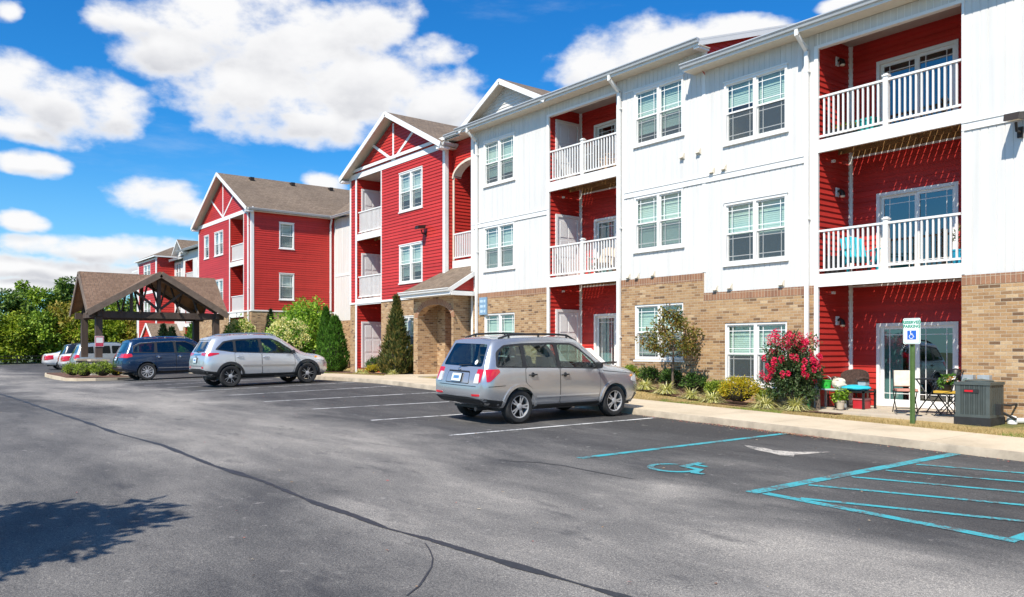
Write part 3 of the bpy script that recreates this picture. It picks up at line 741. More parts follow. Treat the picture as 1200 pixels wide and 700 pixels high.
for fr, a, zt, zb_ in ((fw,-24.0,9.74,.95),(fw,-16.86,9.74,1.0),(fw,-10.79,9.2,.55)): downspout(B, fr, a, zt, zb_)

# roofs ------------------------------------------------------------
PT = .336; YE = 16.75; YR = 26.0
def zl(y): return 9.84+(y-YE)*PT
def zr(y): return 9.29+(y-YE)*PT
rf = MB()
slab(rf, [(XL-.35,YE,zl(YE)),(XS+.2,YE,zl(YE)),(XS+.2,YR,zl(YR)),(XL-.35,YR,zl(YR))], .05)
slab(rf, [(-34.2,17.3,zl(17.3)),(XL-.35,17.3,zl(17.3)),(XL-.35,YR,zl(YR)),(-34.2,YR,zl(YR))])
slab(rf, [(XS-.35,YE,zr(YE)),(XR+.4,YE,zr(YE)),(XR+.4,YR,zr(YR)),(XS-.35,YR,zr(YR))])
slab(rf, [(XS+.2,36,9.8),(-46,36,9.8),(-46,YR,zl(YR)),(XS+.2,YR,zl(YR))]); slab(rf, [(XR+.4,36,9.3),(XS,36,9.3),(XS,YR,zr(YR)),(XR+.4,YR,zr(YR))])
slab(rf, [(-46.6,22.1,9.95),(-34.3,22.1,9.95),(-34.3,YR,zl(YR)),(-46.6,YR,zl(YR))])
rf.build('roof', [M['shingle'], M['trim']], B)
sf = MB()
for x0, x1, y0, y1, z in ((XL-.35,XS+.2,YE+.01,17.2,9.70),(XS-.35,XR+.4,YE+.01,17.2,9.15),(-26.4,XL,17.3,17.75,9.86)): sf.box(x0, x1, y0, y1, z-.02, z)
sf.build('soffit', M['soffit'], B)
for p, q in (((XL-.35,YE,9.85),(XS+.2,YE,9.85)),((XS-.38,YE,9.30),(XR+.4,YE,9.30)),((-26.3,17.3,10.03),(XL-.35,17.3,10.03))):
    gt = MB(); gutter(gt, p, q, (0,-1,0)); gt.build('gutter', M['gutter'], B)
fc = MB()
for a, b, z in ((XL-.35,XS+.2,9.84),(XS-.35,XR+.4,9.29)): fc.box(a, b, YE-.004, YE+.012, z-.17, z-.005)
fc.build('fascia_board', M['trim'], B)
# red gable end showing above the lower roof, with its rake board
mb = MB(); fe = FY(XS+.02)
lap(mb, fe, 0, 1, 9.0, 13.0, lo=lambda z: 17.2 if z < 9.95 else min(YR, YE+(z-9.79)/PT), hi=lambda z: min(YR, YE+.1+(z-9.1)/PT) if z > 9.1 else 17.6)
mb.build('red_siding_wall', M['red'], B)
mb = MB(); e0, e1 = Vector((XS+.185, YE, 9.725)), Vector((XS+.185, YR, zl(YR)-.115)); mb.bar(e0, e1, .025, .13)
mb.box(XS-.02, XS+.06, 17.16, 17.26, 9.2, 9.78); mb.box(XS-.0, XS+.17, YE+.02, 17.2, 9.62, 9.70); mb.build('rake_board', M['trim'], B)
# small front gable over the left windows
gxm, gw, gz = -22.12, 2.28, 11.02
mb = MB(); lap(mb, FX(17.1), 0, 1, 9.9, 11.0, course=.12, lo=lambda z: gxm-gw*(1-(z-9.84)/(gz-9.84)), hi=lambda z: gxm+gw*(1-(z-9.84)/(gz-9.84)))
mb.build('white_siding_wall', M['white'], B)
rf = MB(); yb = 20.6
slab(rf, [(gxm+gw+.12,16.72,9.86-.06),(gxm+gw+.12,yb,9.8),(gxm,yb,gz),(gxm,16.72,gz)], .1); slab(rf, [(gxm-gw-.12,yb,9.8),(gxm-gw-.12,16.72,9.8),(gxm,16.72,gz),(gxm,yb,gz)], .1)
rf.build('roof', [M['shingle'], M['soffit']], B)
mb = MB()
for s in (-1, 1): mb.bar((gxm+s*(gw+.12),16.71,9.72), (gxm-s*.0,16.71,gz-.1), .035, .17)
mb.build('rake_board', M['trim'], B)

# ---------------------------------------------------------------- red gabled wings
def gable_wing(xa, xb, y, yback, zbr, zg0, zfr, zap, pitch_ov, bays, wins, side_wins, corner_r, zeave):
    xm = (xa+xb)/2; f = FX(y)
    hs = [(b[0],b[1],0,b[2]) for b in bays] + [(w[0]+.01,w[1]-.01,w[2]+.01,w[3]-.01) for w in wins]
    mb = MB(); lap(mb, f, xa, xb, zbr, zfr, hs)
    k = (zap-.35-zfr)/((xb-xa)/2)
    lap(mb, f, 0, 1, zfr+.0, zap-.3, lo=lambda z: xm-(zap-.3-z)/k*.985, hi=lambda z: xm+(zap-.3-z)/k*.985)
    fr_ = FY(xb); lap(mb, fr_, y, yback, zbr, zeave, [(w[0]+.01,w[1]-.01,w[2]+.01,w[3]-.01) for w in side_wins])
    FYm(xa).quad(mb, -26, -y, zbr, zeave); mb.build('red_siding_wall', M['red'], B)
    mb = MB(); brick(mb, f.off(.012), xa, xb+.012, zg0, zbr, hs, .0)
    brick(mb, FY(xb+.012), y-.012, yback, zg0, zbr, [], .0); brick(mb, FYm(xa), -26, -y+.012, zg0, zbr, [], 0)
    mb.build('brick_wall', [M['brick'], M['soldier']], B)
    t = MB()
    f.box(t, xa-.02, xa+.10, zbr, zfr, -.02, .036); f.box(t, xb-.13, xb+.033, zbr, zfr, -.02, .036); FY(xb).box(t, y, y+.13, zbr, zfr, -.02, .0335)
    f.box(t, xa-.02, xb+.03, zbr-.03, zbr+.05, -.02, .045); FY(xb).box(t, y+.0, yback, zbr-.03, zbr+.05, -.02, .044)
    f.box(t, xa-.25, xb+.25, zfr, zfr+.24, -.02, .034)                    # frieze band
    f.box(t, xm-.055, xm+.055, zfr+.24, zap-.42, -.02, .032)
    for s in (-1,1): t.bar(f.P(xm+s*.04, zfr+.27, .008), f.P(xm+s*(xb-xa)*.235, zfr+.24+(zap-zfr)*.46, .008), .045, .12, up=(0,0,1))
    for b in bays:
        f.box(t, b[0]-.13, b[0], zg0, zfr, -.02, .0365); f.box(t, b[1], b[1]+.06, zbr, zfr, -.02, .0355)
    t.build('trim_boards', M['trim'], B)
    ov = pitch_ov; ex = (xb-xa)/2+.3; ze = zeave
    r = MB(); yf = y-ov; yr = yback+7
    slab(r, [(xm+ex,yf,ze),(xm+ex,yr,ze),(xm,yr,zap),(xm,yf,zap)], .12); slab(r, [(xm-ex,yr,ze),(xm-ex,yf,ze),(xm,yf,zap),(xm,yr,zap)], .12)
    r.build('roof', [M['shingle'], M['soffit']], B)
    rk = MB()
    for s in (-1,1): rk.bar((xm+s*ex,yf-.012,ze-.09), (xm,yf-.012,zap-.09), .035, .2)
    for s in (-1,1): rk.box(xm+s*ex-(.32 if s > 0 else 0), xm+s*ex+(.32 if s < 0 else 0), yf+.01, y, ze-.22, ze-.14)
    rk.build('rake_board', M['trim'], B)
    for p, q, d in (((xm+ex,yf+.1,ze+.01),(xm+ex,yback-.3,ze+.01),(1,0,0)),((xm-ex,yback,ze+.01),(xm-ex,yf+.1,ze+.01),(-1,0,0))):
        g = MB(); gutter(g, p, q, d); g.build('gutter', M['gutter'], B)
    sfm = MB(); sfm.box(xb, xm+ex, y, yback-.4, ze-.16, ze-.14); sfm.build('soffit', M['soffit'], B)
    for w in wins: window(B, f, w[0], w[1], w[2], w[3], w[4], w[5], 'blindw')
    for w in side_wins: window(B, FY(xb), w[0], w[1], w[2], w[3], 1, w[4], 'blindw')
    return f
def wing_bay(f, y, x0, x1, floors, ztop, zg0, glass=False, post=False):
    d = 1.45; yb = y+d; r = MB(); li, bk, ri = FY(x0), FX(yb), FYm(x1)
    lap(r, li, y-.01, yb, zg0, ztop); lap(r, bk, x0, x1, zg0, ztop); lap(r, ri, -yb, -y+.01, zg0, ztop); r.build('red_siding_wall', M['red'], B)
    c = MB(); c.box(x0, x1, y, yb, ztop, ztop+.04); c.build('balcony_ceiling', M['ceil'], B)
    for i, z in enumerate(floors):
        if i < len(floors)-1: balcony(B, f, x0, x1, z, d, .27, post)
        if glass: glass_door(B, bk.off(.02), x0+.5, x1-.1, z+.01, z+2.0, .4)
        else: panel_door(B, li, y+.28, y+1.2, z+.02, z+2.03)
Y1 = 17.4
w1 = [(-29.9,-28.07,7.57,9.17,2,.74),(-29.9,-28.07,4.60,6.17,2,.8),(-29.85,-28.4,1.6,3.2,2,.9)]
f1 = gable_wing(-34.36, -26.45, Y1, 22.5, 3.93, .3, 9.60, 11.83, .42, [(-33.7,-31.46,9.60)], w1, [], True, 9.72)
wing_bay(f1, Y1, -33.7, -31.46, (7.05,4.12,1.0), 9.60, .5)
floodlight(B, f1, -27.8, 6.5)
Y2 = 17.3
w2 = [(-55.1,-54.15,7.8,9.3,1,.7),(-53.05,-51.42,7.8,9.3,2,.7),(-53.05,-51.42,4.72,6.24,2,.8),(-55.1,-54.15,4.72,6.24,1,.7)]
f2 = gable_wing(-56.3, -46.6, Y2, 22.5, 4.1, .3, 9.86, 12.85, .42, [(-50.16,-47.85,9.86)], w2, [(18.95,19.87,7.83,9.36,.9),(18.95,19.87,4.8,6.35,.95)], True, 10.0)
wing_bay(f2, Y2, -50.16, -47.85, (7.15,4.05,1.0), 9.86, .5, True)
downspout(B, f2, -46.95, 10.0, .8, .1, .12)
for y in (18.9, 21.6, 24.3):                         # vents below the wing ridge
    mb = MB(); mb.box(-51.1, -50.75, y-.12, y+.12, 12.5, 12.72); mb.build('roof_vent', M['bronze'], B)
# recessed white link between the wings
mb = MB(); fl = FX(22.5); vert(mb, fl, -46.6, -34.36, 3.6, 9.85, mod=.22, gr=.05, dep=.02); mb.build('white_siding_wall', M['white'], B)
mb = MB(); brick(mb, fl, -46.6, -34.36, .3, 3.6, [], .0); mb.build('brick_wall', [M['brick'], M['soldier']], B)
mb = MB(); band(mb, fl, -46.6, -34.36, 6.3, 6.45); fl.box(mb, -46.58, -46.42, 3.6, 9.85, -.02, .025); mb.build('trim_boards', M['trim'], B)
g = MB(); gutter(g, (-46.2,22.1,9.96), (-34.3,22.1,9.96), (0,-1,0)); g.build('gutter', M['gutter'], B)
downspout(B, FY(-46.6), 22.2, 9.9, .8, .2)

# stair tower with the arched opening, between the first wing and the white front
fs = FX(17.75); ax, aw = -25.12, 1.2
def arch_hole(z):
    if z < 5.2 or z > 8.96: return None
    if z < 8.45: return (ax-aw, ax+aw)
    h = aw*math.sqrt(max(0, 1-((z-8.45)/.52)**2)); return (ax-h, ax+h)
mb = MB(); lap(mb, fs, -26.45, -23.6, 3.9, 9.9, [arch_hole], course=.054 if False else .108)
lap(mb, FY(ax-aw), 17.75, 21, 5.0, 9.0); lap(mb, FX(21), -26.45, -23.5, 4, 9.2); lap(mb, FYm(ax+aw), -21, -17.75, 5.0, 9)
FX(20.9).quad(mb, -26.5, -23.5, .8, 5.0)
mb.build('red_siding_wall', M['red'], B)
mb = MB(); n = 18                                     # arch band
for i in range(n):
    q = []
    for t in (math.pi*i/n, math.pi*(i+1)/n):
        for r_, o in ((0,.07),(.09,.07),(0,-.3),(.09,-.3)): q.append(fs.P(ax-(aw+r_)*math.cos(t), 8.45+(.52+r_)*math.sin(t), o))
    a = q; mb.face([a[0],a[4],a[5],a[1]]); mb.face([a[0],a[2],a[6],a[4]]); mb.face([a[1],a[5],a[7],a[3]])
fs.box(mb, -26.42, -26.32, 5.28, 8.45, 0, .03)
mb.build('arch_trim', M['soffit'], B)
mb = MB(); fs.box(mb, -26.4, -23.6, 4.78, 5.26, .0, .05); mb.box(-26.3, -23.7, 17.8, 20.9, 4.9, 5.2); o = mb.build('stair_landing', M['trim'], B)
railing(fs.off(.13), -26.28, -24.0, 5.26, o, False)

# entry canopy and brick portal
cx0, cx1, ye, ze = -27.6, -24.13, 16.08, 4.02
yw = 17.68; zt = ze+(yw-ye)*.6
r = MB(); slab(r, [(cx0,ye,ze),(cx1,ye,ze),(cx1,yw,zt),(cx0+.95,yw,zt)], .09)
r.face([(cx0,yw,ze),(cx0,ye,ze),(cx0+.95,yw,zt)], 0, [(0,0),(1.6,0),(.3,1.5)])
o = r.build('entry_canopy', [M['shingle'], M['trim']], B)
mb = MB(); lap(mb, FY(cx1-.12), 0, 1, ze-.05, zt-.1, lo=lambda z: ye+.2+(z-ze+.05)/.6, hi=lambda z: 17.75); mb.build('red_siding_wall', M['red'], o)
mb = MB(); mb.bar((cx1+.0,ye,ze-.06), (cx1,yw,zt-.06), .04, .15); mb.box(cx1-.12, cx1+.018, ye+.05, 17.72, ze-.24, ze-.09)
mb.box(cx0+.02, cx1-.121, ye+.03, 17.4, ze-.22, ze-.19); mb.box(cx0, cx1, ye-.002, ye+.03, ze-.22, ze-.005); mb.build('canopy_trim', M['trim'], o)
g = MB(); gutter(g, (cx0,ye-.003,ze+.01), (cx1,ye-.003,ze+.01), (0,-1,0)); g.build('gutter', M['trim'], o)
px0, px1, yp, zp = -27.3, -24.55, 16.5, 3.80
oa, ob, zsp, rz = -27.0, -24.68, 3.02, .5
mb = MB(); fp = FX(yp); n = 16
fp.quad(mb, px0, oa, .5, zp, 0, 0, True); fp.quad(mb, ob, px1, .5, zp, 0, 0, True)
for i in range(n):
    t0, t1 = math.pi*i/n, math.pi*(i+1)/n; am, ah = (oa+ob)/2, (ob-oa)/2
    x0, x1 = am-ah*math.cos(t0), am-ah*math.cos(t1); z0, z1 = zsp+rz*math.sin(t0), zsp+rz*math.sin(t1)
    mb.face([fp.P(x0,z0), fp.P(x1,z1), fp.P(x1,zp), fp.P(x0,zp)], 0, [(x0,z0),(x1,z1),(x1,zp),(x0,zp)])
    mb.face([fp.P(x0,z0), fp.P(x0,z0,-.3), fp.P(x1,z1,-.3), fp.P(x1,z1)], 0, [(0,x0),(.3,x0),(.3,x1),(0,x1)])
    s = .22                                            # voussoirs
    mb.face([fp.P(x0,z0,.006), fp.P(x1,z1,.006), fp.P(am-(ah+s)*math.cos(t1),zsp+(rz+s)*math.sin(t1),.006), fp.P(am-(ah+s)*math.cos(t0),zsp+(rz+s)*math.sin(t0),.006)], 1, [(x0,0),(x1,0),(x1,.2),(x0,.2)])
FY(px1).quad(mb, yp, 17.6, .5, zp, 0, 0, True); FYm(px0).quad(mb, -17.4, -yp, .5, zp, 0, 0, True)
FY(oa).quad(mb, yp, 17.75, .5, zsp+.02, 0, 0, True); FYm(ob).quad(mb, -17.75, -yp, .5, zsp+.02, 0, 0, True)
FY(oa-.001).quad(mb, yp+.3, 17.75, zsp, zp, 0, 0, True); FYm(ob+.001).quad(mb, -17.75, -yp-.3, zsp, zp, 0, 0, True)
mb.build('brick_portal', [M['brick'], M['soldier']], B)
mb = MB(); fp.box(mb, oa-.02, oa+.0, .5, .5, 0, 0); FX(17.75).box(mb, -26.98, -26.86, .8, 3.6, 0, .05); FX(17.75).box(mb, -25.0, -24.88, .8, 3.6, 0, .05); mb.build('portal_trim', M['trim'], B)
mb = MB(); FX(17.76).quad(mb, -27.0, -24.8, .6, 4.0); mb.build('entry_back_wall', M['red'], B)
panel_door(B, FX(17.755), -26.1, -25.1, .95, 3.0, 'red')

# ---------------------------------------------------------------- the far block, seen beyond the porch roof
D = thing('apartment_building', 'distant white and red block with a hipped red turret, seen above the timber canopy', 'building', (-74, 20, .8))
ff = FX(20)
fh = []
fwin = [(-59.6,-58.0),(-65.4,-63.8),(-71.2,-69.7)]
fbay = [(-62.6,-60.2),(-68.6,-66.6)]
for a, b in fwin: fh += [(a+.01,b-.01,z+.01,z+1.49) for z in (7.5,4.4)]
for a, b in fbay: fh.append((a,b,0,9.0))
mb = MB(); vert(mb, ff, -69.2, -56.3, 3.7, 9.7, fh, mod=.3, gr=.05); vert(mb, ff, -84, -69.2, 3.4, 9.1, fh, mod=.3, gr=.05); mb.build('white_siding_wall', M['white'], D)
mb = MB(); brick(mb, ff, -69.2, -56.3, .2, 3.7, fh, 0); brick(mb, ff, -84, -69.2, .2, 3.4, fh, 0); mb.build('brick_wall', [M['brick'], M['soldier']], D)
mb = MB()
for a, b in fbay: lap(mb, FX(21.4), a, b, .5, 9, course=.2); lap(mb, FY(a), 20, 21.4, .5, 9, course=.2); FYm(b).quad(mb, -21.4, -20, .5, 9); mb.face([(a,20,9.0),(b,20,9.0),(b,21.4,9.0),(a,21.4,9.0)])
mb.build('red_siding_wall', M['red'], D)
for a, b in fbay:
    for z in (7.0,3.95): balcony(D, ff, a, b, z, 1.4, .28, False)
for a, b in fwin:
    for z in (7.5,4.4): window(D, ff, a, b, z, z+1.5, 2, .8, 'blindw')
r = MB(); slab(r, [(-69.4,19.55,9.84),(-56.2,19.55,9.84),(-56.2,27,12.3),(-69.4,27,12.3)]); slab(r, [(-84,19.55,9.29),(-69,19.55,9.29),(-69,27,11.8),(-84,27,11.8)])
slab(r, [(-71.3,18.3,9.62),(-71.3,26,9.62),(-74.2,26,10.75),(-74.2,20.6,10.75)], .1); slab(r, [(-77.9,18.3,9.62),(-71.3,18.3,9.62),(-74.2,20.6,10.75),(-75.0,20.6,10.75)], .1); slab(r, [(-77.9,26,9.62),(-77.9,18.3,9.62),(-75.0,20.6,10.75),(-75.0,26,10.75)], .1)
slab(r, [(-67.8,19.5,9.7),(-67.8,24,9.7),(-69.2,24,10.8),(-69.2,19.5,10.8)]); slab(r, [(-70.6,24,9.7),(-70.6,19.5,9.7),(-69.2,19.5,10.8),(-69.2,24,10.8)])
r.build('roof', [M['shingle'], M['trim']], D)
mb = MB(); lap(mb, FX(19.9), 0, 1, 9.5, 10.7, course=.2, lo=lambda z: -69.2-1.3*(1-(z-9.5)/1.3), hi=lambda z: -69.2+1.3*(1-(z-9.5)/1.3)); mb.build('white_siding_wall', M['white'], D)
for p, q in (((-69.4,19.55,9.85),(-56.2,19.55,9.85)),((-71.3,19.55,9.3),(-69,19.55,9.3))):
    g = MB(); gutter(g, p, q, (0,-1,0)); g.build('gutter', M['gutter'], D)
mb = MB(); ft = FX(18.6)
lap(mb, ft, -77.6, -71.6, .8, 9.5, [(-75.6,-73.6,8.06,9.09),(-75.6,-73.6,4.61,5.99)], course=.2); lap(mb, FY(-71.6), 18.6, 20, .8, 9.5, course=.2); FYm(-77.6).quad(mb, -26, -18.6, .8, 9.5); mb.build('red_siding_wall', M['red'], D)
mb = MB(); ft.box(mb, -77.62, -77.3, .8, 9.5, 0, .04); ft.box(mb, -71.9, -71.58, .8, 9.5, 0, .04); ft.box(mb, -77.7, -71.5, 9.36, 9.52, -.01, .05); ft.box(mb, -77.6, -71.6, 6.6, 6.85, -.01, .03); mb.build('trim_boards', M['trim'], D)
for z, h in ((8.05,1.05),(4.6,1.4)): window(D, ft, -75.65, -73.55, z, z+h, 2, .9, 'blindw')
# its own little gabled entry
r = MB(); slab(r, [(-69.0,17.6,2.6),(-69.0,20,2.6),(-71,20,4.0),(-71,17.6,4.0)], .1); slab(r, [(-73,20,2.6),(-73,17.6,2.6),(-71,17.6,4.0),(-71,20,4.0)], .1); o = r.build('entry_canopy', [M['shingle'], M['trim']], D)
mb = MB(); lap(mb, FX(17.7), 0, 1, 2.7, 3.9, course=.2, lo=lambda z: -71-1.75*(1-(z-2.7)/1.2), hi=lambda z: -71+1.75*(1-(z-2.7)/1.2)); lap(mb, FY(-69.2), 17.7, 20, .5, 2.6, course=.2); mb.build('red_siding_wall', M['red'], o)
mb = MB()
for s in (-1,1): mb.bar((-71+s*2,17.58,2.52), (-71,17.58,3.92), .05, .2)
mb.build('canopy_trim', M['trim'], o)
# ------------------------------------------------------------------ cars
def paint(name, c, metal=.55, rough=.24):
    m, nt, b = newmat(name)
    n2 = noise_tex(nt, 2.2, 4)
    col = mixc(nt, [x*.97 for x in c], [min(1,x*1.03) for x in c], n2.outputs['Fac'])
    nt.links.new(col, b.inputs['Base Color']); b.inputs['Metallic'].default_value = metal
    nt.links.new(ramp_of(nt, n2.outputs['Fac'], [(.3,(rough-.02,)*3),(.7,(rough+.03,)*3)]), b.inputs['Roughness'])
    b.inputs['Coat Weight'].default_value = .9; b.inputs['Coat Roughness'].default_value = .05; return m
M['p_silver'] = paint('silver_paint', (.47,.475,.495), .66); M['p_silver2'] = paint('bright_silver_paint', (.64,.65,.67), .6)
M['p_blue'] = paint('navy_paint', (.007,.030,.080), .35, .25); M['p_white'] = paint('white_car_paint', (.78,.78,.78), 0, .3); M['p_black'] = paint('charcoal_paint', (.02,.022,.026), .3, .3)
M['p_grey'] = paint('pale_grey_paint', (.38,.42,.45), .4)
M['cglass'] = glass_mat('car_glass', (.55,.68,.62), .03); M['cglassd'] = glass_mat('privacy_glass', (.22,.28,.28), .05)
M['plastic'] = plain('black_plastic', (.022,.023,.025), .55, var=.2)
M['seal'] = plain('dark_gap', (.012,.012,.012), .6, var=.1)
M['cabin'] = plain('cabin_trim', (.10,.095,.09), .85, var=.3); M['seat'] = plain('seat_cloth', (.20,.19,.175), .9, var=.2)
M['tyre'] = plain('tyre_rubber', (.020,.020,.021), .8, var=.35, scale=14)
M['rim'] = plain('alloy_rim', (.52,.52,.53), .38, .45, var=.08); M['rimd'] = plain('dark_alloy', (.03,.03,.032), .35, .5, var=.1); M['chrome'] = plain('chrome', (.75,.76,.78), .12, 1, var=.04)
M['redlamp'] = plain('red_lamp', (.55,.008,.02), .12, var=.1, coat=1); M['clearlamp'] = plain('clear_lamp', (.62,.60,.60), .15, var=.15, coat=1); M['amber'] = plain('amber_lamp', (.75,.28,.05), .2, coat=1)
M['plate'] = plain('plate', (.62,.70,.76), .4, var=.1, scale=20); M['plateb'] = plain('plate_blue', (.10,.22,.42), .4, var=.3, scale=18)
M['sticker'] = plain('sticker', (.85,.86,.88), .4)

COLS = (-1,-.55,0,.55,1)
def cage(st, crown=.045, bulge=(.05,.06)):
    """st: list (rear to front) of dicts level -> (y, half width, z), levels S L M B R"""
    LV = 'SLMBR'; V = []; F = []
    def ring(s):
        p = [(s[k][1], s[k][0], s[k][2]) for k in LV]
        y,w,z = s['R']; p += [(w*c, y+ (crown*.5 if s.get('f') else 0)*0, z+crown*(1-c*c)) for c in (.55,0,-.55)]
        p += [(-s[k][1], s[k][0], s[k][2]) for k in LV[::-1]]
        y,w,z = s['S']; p += [(w*c, y, z-.01) for c in (-.55,0,.55)]
        return p
    n = 16
    for s in st: V += ring(s)
    for i in range(len(st)-1):
        for j in range(n):
            a, b = i*n+j, i*n+(j+1)%n; F.append((a, b, b+n, a+n))
    for e, s, sg in ((0, st[0], -1), (len(st)-1, st[-1], 1)):
        base = e*n; g = {}
        for r, k in enumerate(LV):
            for q, c in enumerate(COLS):
                if c == 1: g[r,q] = base+r
                elif c == -1: g[r,q] = base+12-r
                elif r == 4: g[r,q] = base+5+{.55:0,0:1,-.55:2}[c]
                elif r == 0: g[r,q] = base+13+{-.55:0,0:1,.55:2}[c]
                else:
                    y,w,z = s[k]; g[r,q] = len(V); V.append((w*c, y+sg*bulge[0 if sg<0 else 1]*(1-c*c), z))
        for r in range(4):
            for q in range(4):
                f = (g[r,q], g[r,q+1], g[r+1,q+1], g[r+1,q])
                F.append(f if sg < 0 else f[::-1])
    return V, F
def eval_mesh(o):
    dg = bpy.context.evaluated_depsgraph_get(); dg.update()
    return bpy.data.meshes.new_from_object(o.evaluated_get(dg), depsgraph=dg)
def crease(me, st):
    n = 16; k = len(st); at = me.attributes.new('crease_edge','FLOAT','EDGE')
    for e in me.edges:
        a, b = sorted(e.vertices)
        if b >= n*k: continue
        ja, jb, ia, ib = a%n, b%n, a//n, b//n; v = 0
        if ia != ib and ja == jb: v = {4:.42,8:.42,3:.30,9:.30}.get(ja, 0)
        elif ia == ib and ia in (0, k-1): v = .30
        at.data[e.index].value = v
def temp(name, V, F, mats):
    me = bpy.data.meshes.new(name); me.from_pydata(V, [], F); 
    for m in mats: me.materials.append(m)
    me.update(); o = bpy.data.objects.new(name, me); COL.objects.link(o); return o
def smooth_poly(pts, r=.04, k=4):
    """round the corners of an outline"""
    out = []; n = len(pts)
    for i in range(n):
        p, a, b = Vector(pts[i]), Vector(pts[i-1]), Vector(pts[(i+1)%n])
        d0 = (a-p); d1 = (b-p); l = min(r, d0.length*.45, d1.length*.45)
        s, e = p+d0.normalized()*l, p+d1.normalized()*l
        for j in range(k+1):
            t = j/k; out.append(tuple(s*(1-t)**2 + p*2*t*(1-t) + e*t*t))
    return out
class Body:
    def __init__(s, st, crown=.045, lev=3, bulge=(.05,.06)):
        V, F = cage(st, crown, bulge); o = temp('cage', V, F, [M['seal']]); crease(o.data, st)
        sm = o.modifiers.new('s','SUBSURF'); sm.levels = lev; sm.render_levels = lev
        s.me = eval_mesh(o); bpy.data.objects.remove(o)
        s.bvh = BVHTree.FromPolygons([v.co.copy() for v in s.me.vertices], [tuple(p.vertices) for p in s.me.polygons])
    def hit(s, axis, a, b):
        """axis 'x+','x-' -> (y,z) on the side; 'y-','y+' -> (x,z) on rear / front; 'z' -> (x,y) from above"""
        o, d = {'x+':((5,a,b),(-1,0,0)), 'x-':((-5,a,b),(1,0,0)), 'y-':((a,-6,b),(0,1,0)), 'y+':((a,6,b),(0,-1,0)), 'z':((a,b,5),(0,0,-1))}[axis]
        h = s.bvh.ray_cast(Vector(o), Vector(d))
        return (h[0], h[1]) if h[0] is not None else (None, None)
    def patch(s, axis, outer, off=.004, thick=.012, holes=(), step=.05, mb=None, m=0):
        """skin panel of a given outline laid over the body"""
        bm = bmesh.new(); es = []
        for loop in [outer]+list(holes):
            vs_ = [bm.verts.new((p[0],p[1],0)) for p in loop]
            es += [bm.edges.new((vs_[i], vs_[(i+1)%len(vs_)])) for i in range(len(vs_))]
        bmesh.ops.triangle_fill(bm, use_beauty=True, use_dissolve=False, edges=es)
        for ax in (0,1):
            lo = min(p[ax] for p in outer); hi = max(p[ax] for p in outer); n = int((hi-lo)/step)
            for i in range(1, n+1):
                co = [0,0,0]; co[ax] = lo+(hi-lo)*i/(n+1); no = [0,0,0]; no[ax] = 1
                bmesh.ops.bisect_plane(bm, geom=bm.verts[:]+bm.edges[:]+bm.faces[:], plane_co=co, plane_no=no, dist=1e-5)
        bad = []; sgn = Vector({'x+':(1,0,0),'x-':(-1,0,0),'y-':(0,-1,0),'y+':(0,1,0),'z':(0,0,1)}[axis])
        nor = {}
        for v in bm.verts:
            p, nn = s.hit(axis, v.co.x, v.co.y)
            if p is None: bad.append(v); continue
            if nn.dot(sgn) < 0: nn = -nn
            v.co = p + nn*off; nor[v] = nn
        if bad: bmesh.ops.delete(bm, geom=bad, context='VERTS')
        for f in bm.faces: f.normal_update()
        for f in bm.faces:
            if f.normal.dot(sgn) < 0: f.normal_flip()
        base = [[v.co.copy() for v in f.verts] for f in bm.faces]
        rim = []
        for e in bm.edges:
            if len(e.link_faces) == 1:
                a, b = e.verts; rim.append([a.co.copy(), b.co.copy(), b.co-nor[b]*thick, a.co-nor[a]*thick])
        bm.free()
        mb = mb or MB()
        for f in base: mb.face(f, m)
        for f in rim: mb.face(f, m)
        return mb
def both(body, outer, **k):
    mb = MB()
    for ax in ('x+','x-'): body.patch(ax, outer, mb=mb, **k)
    return mb

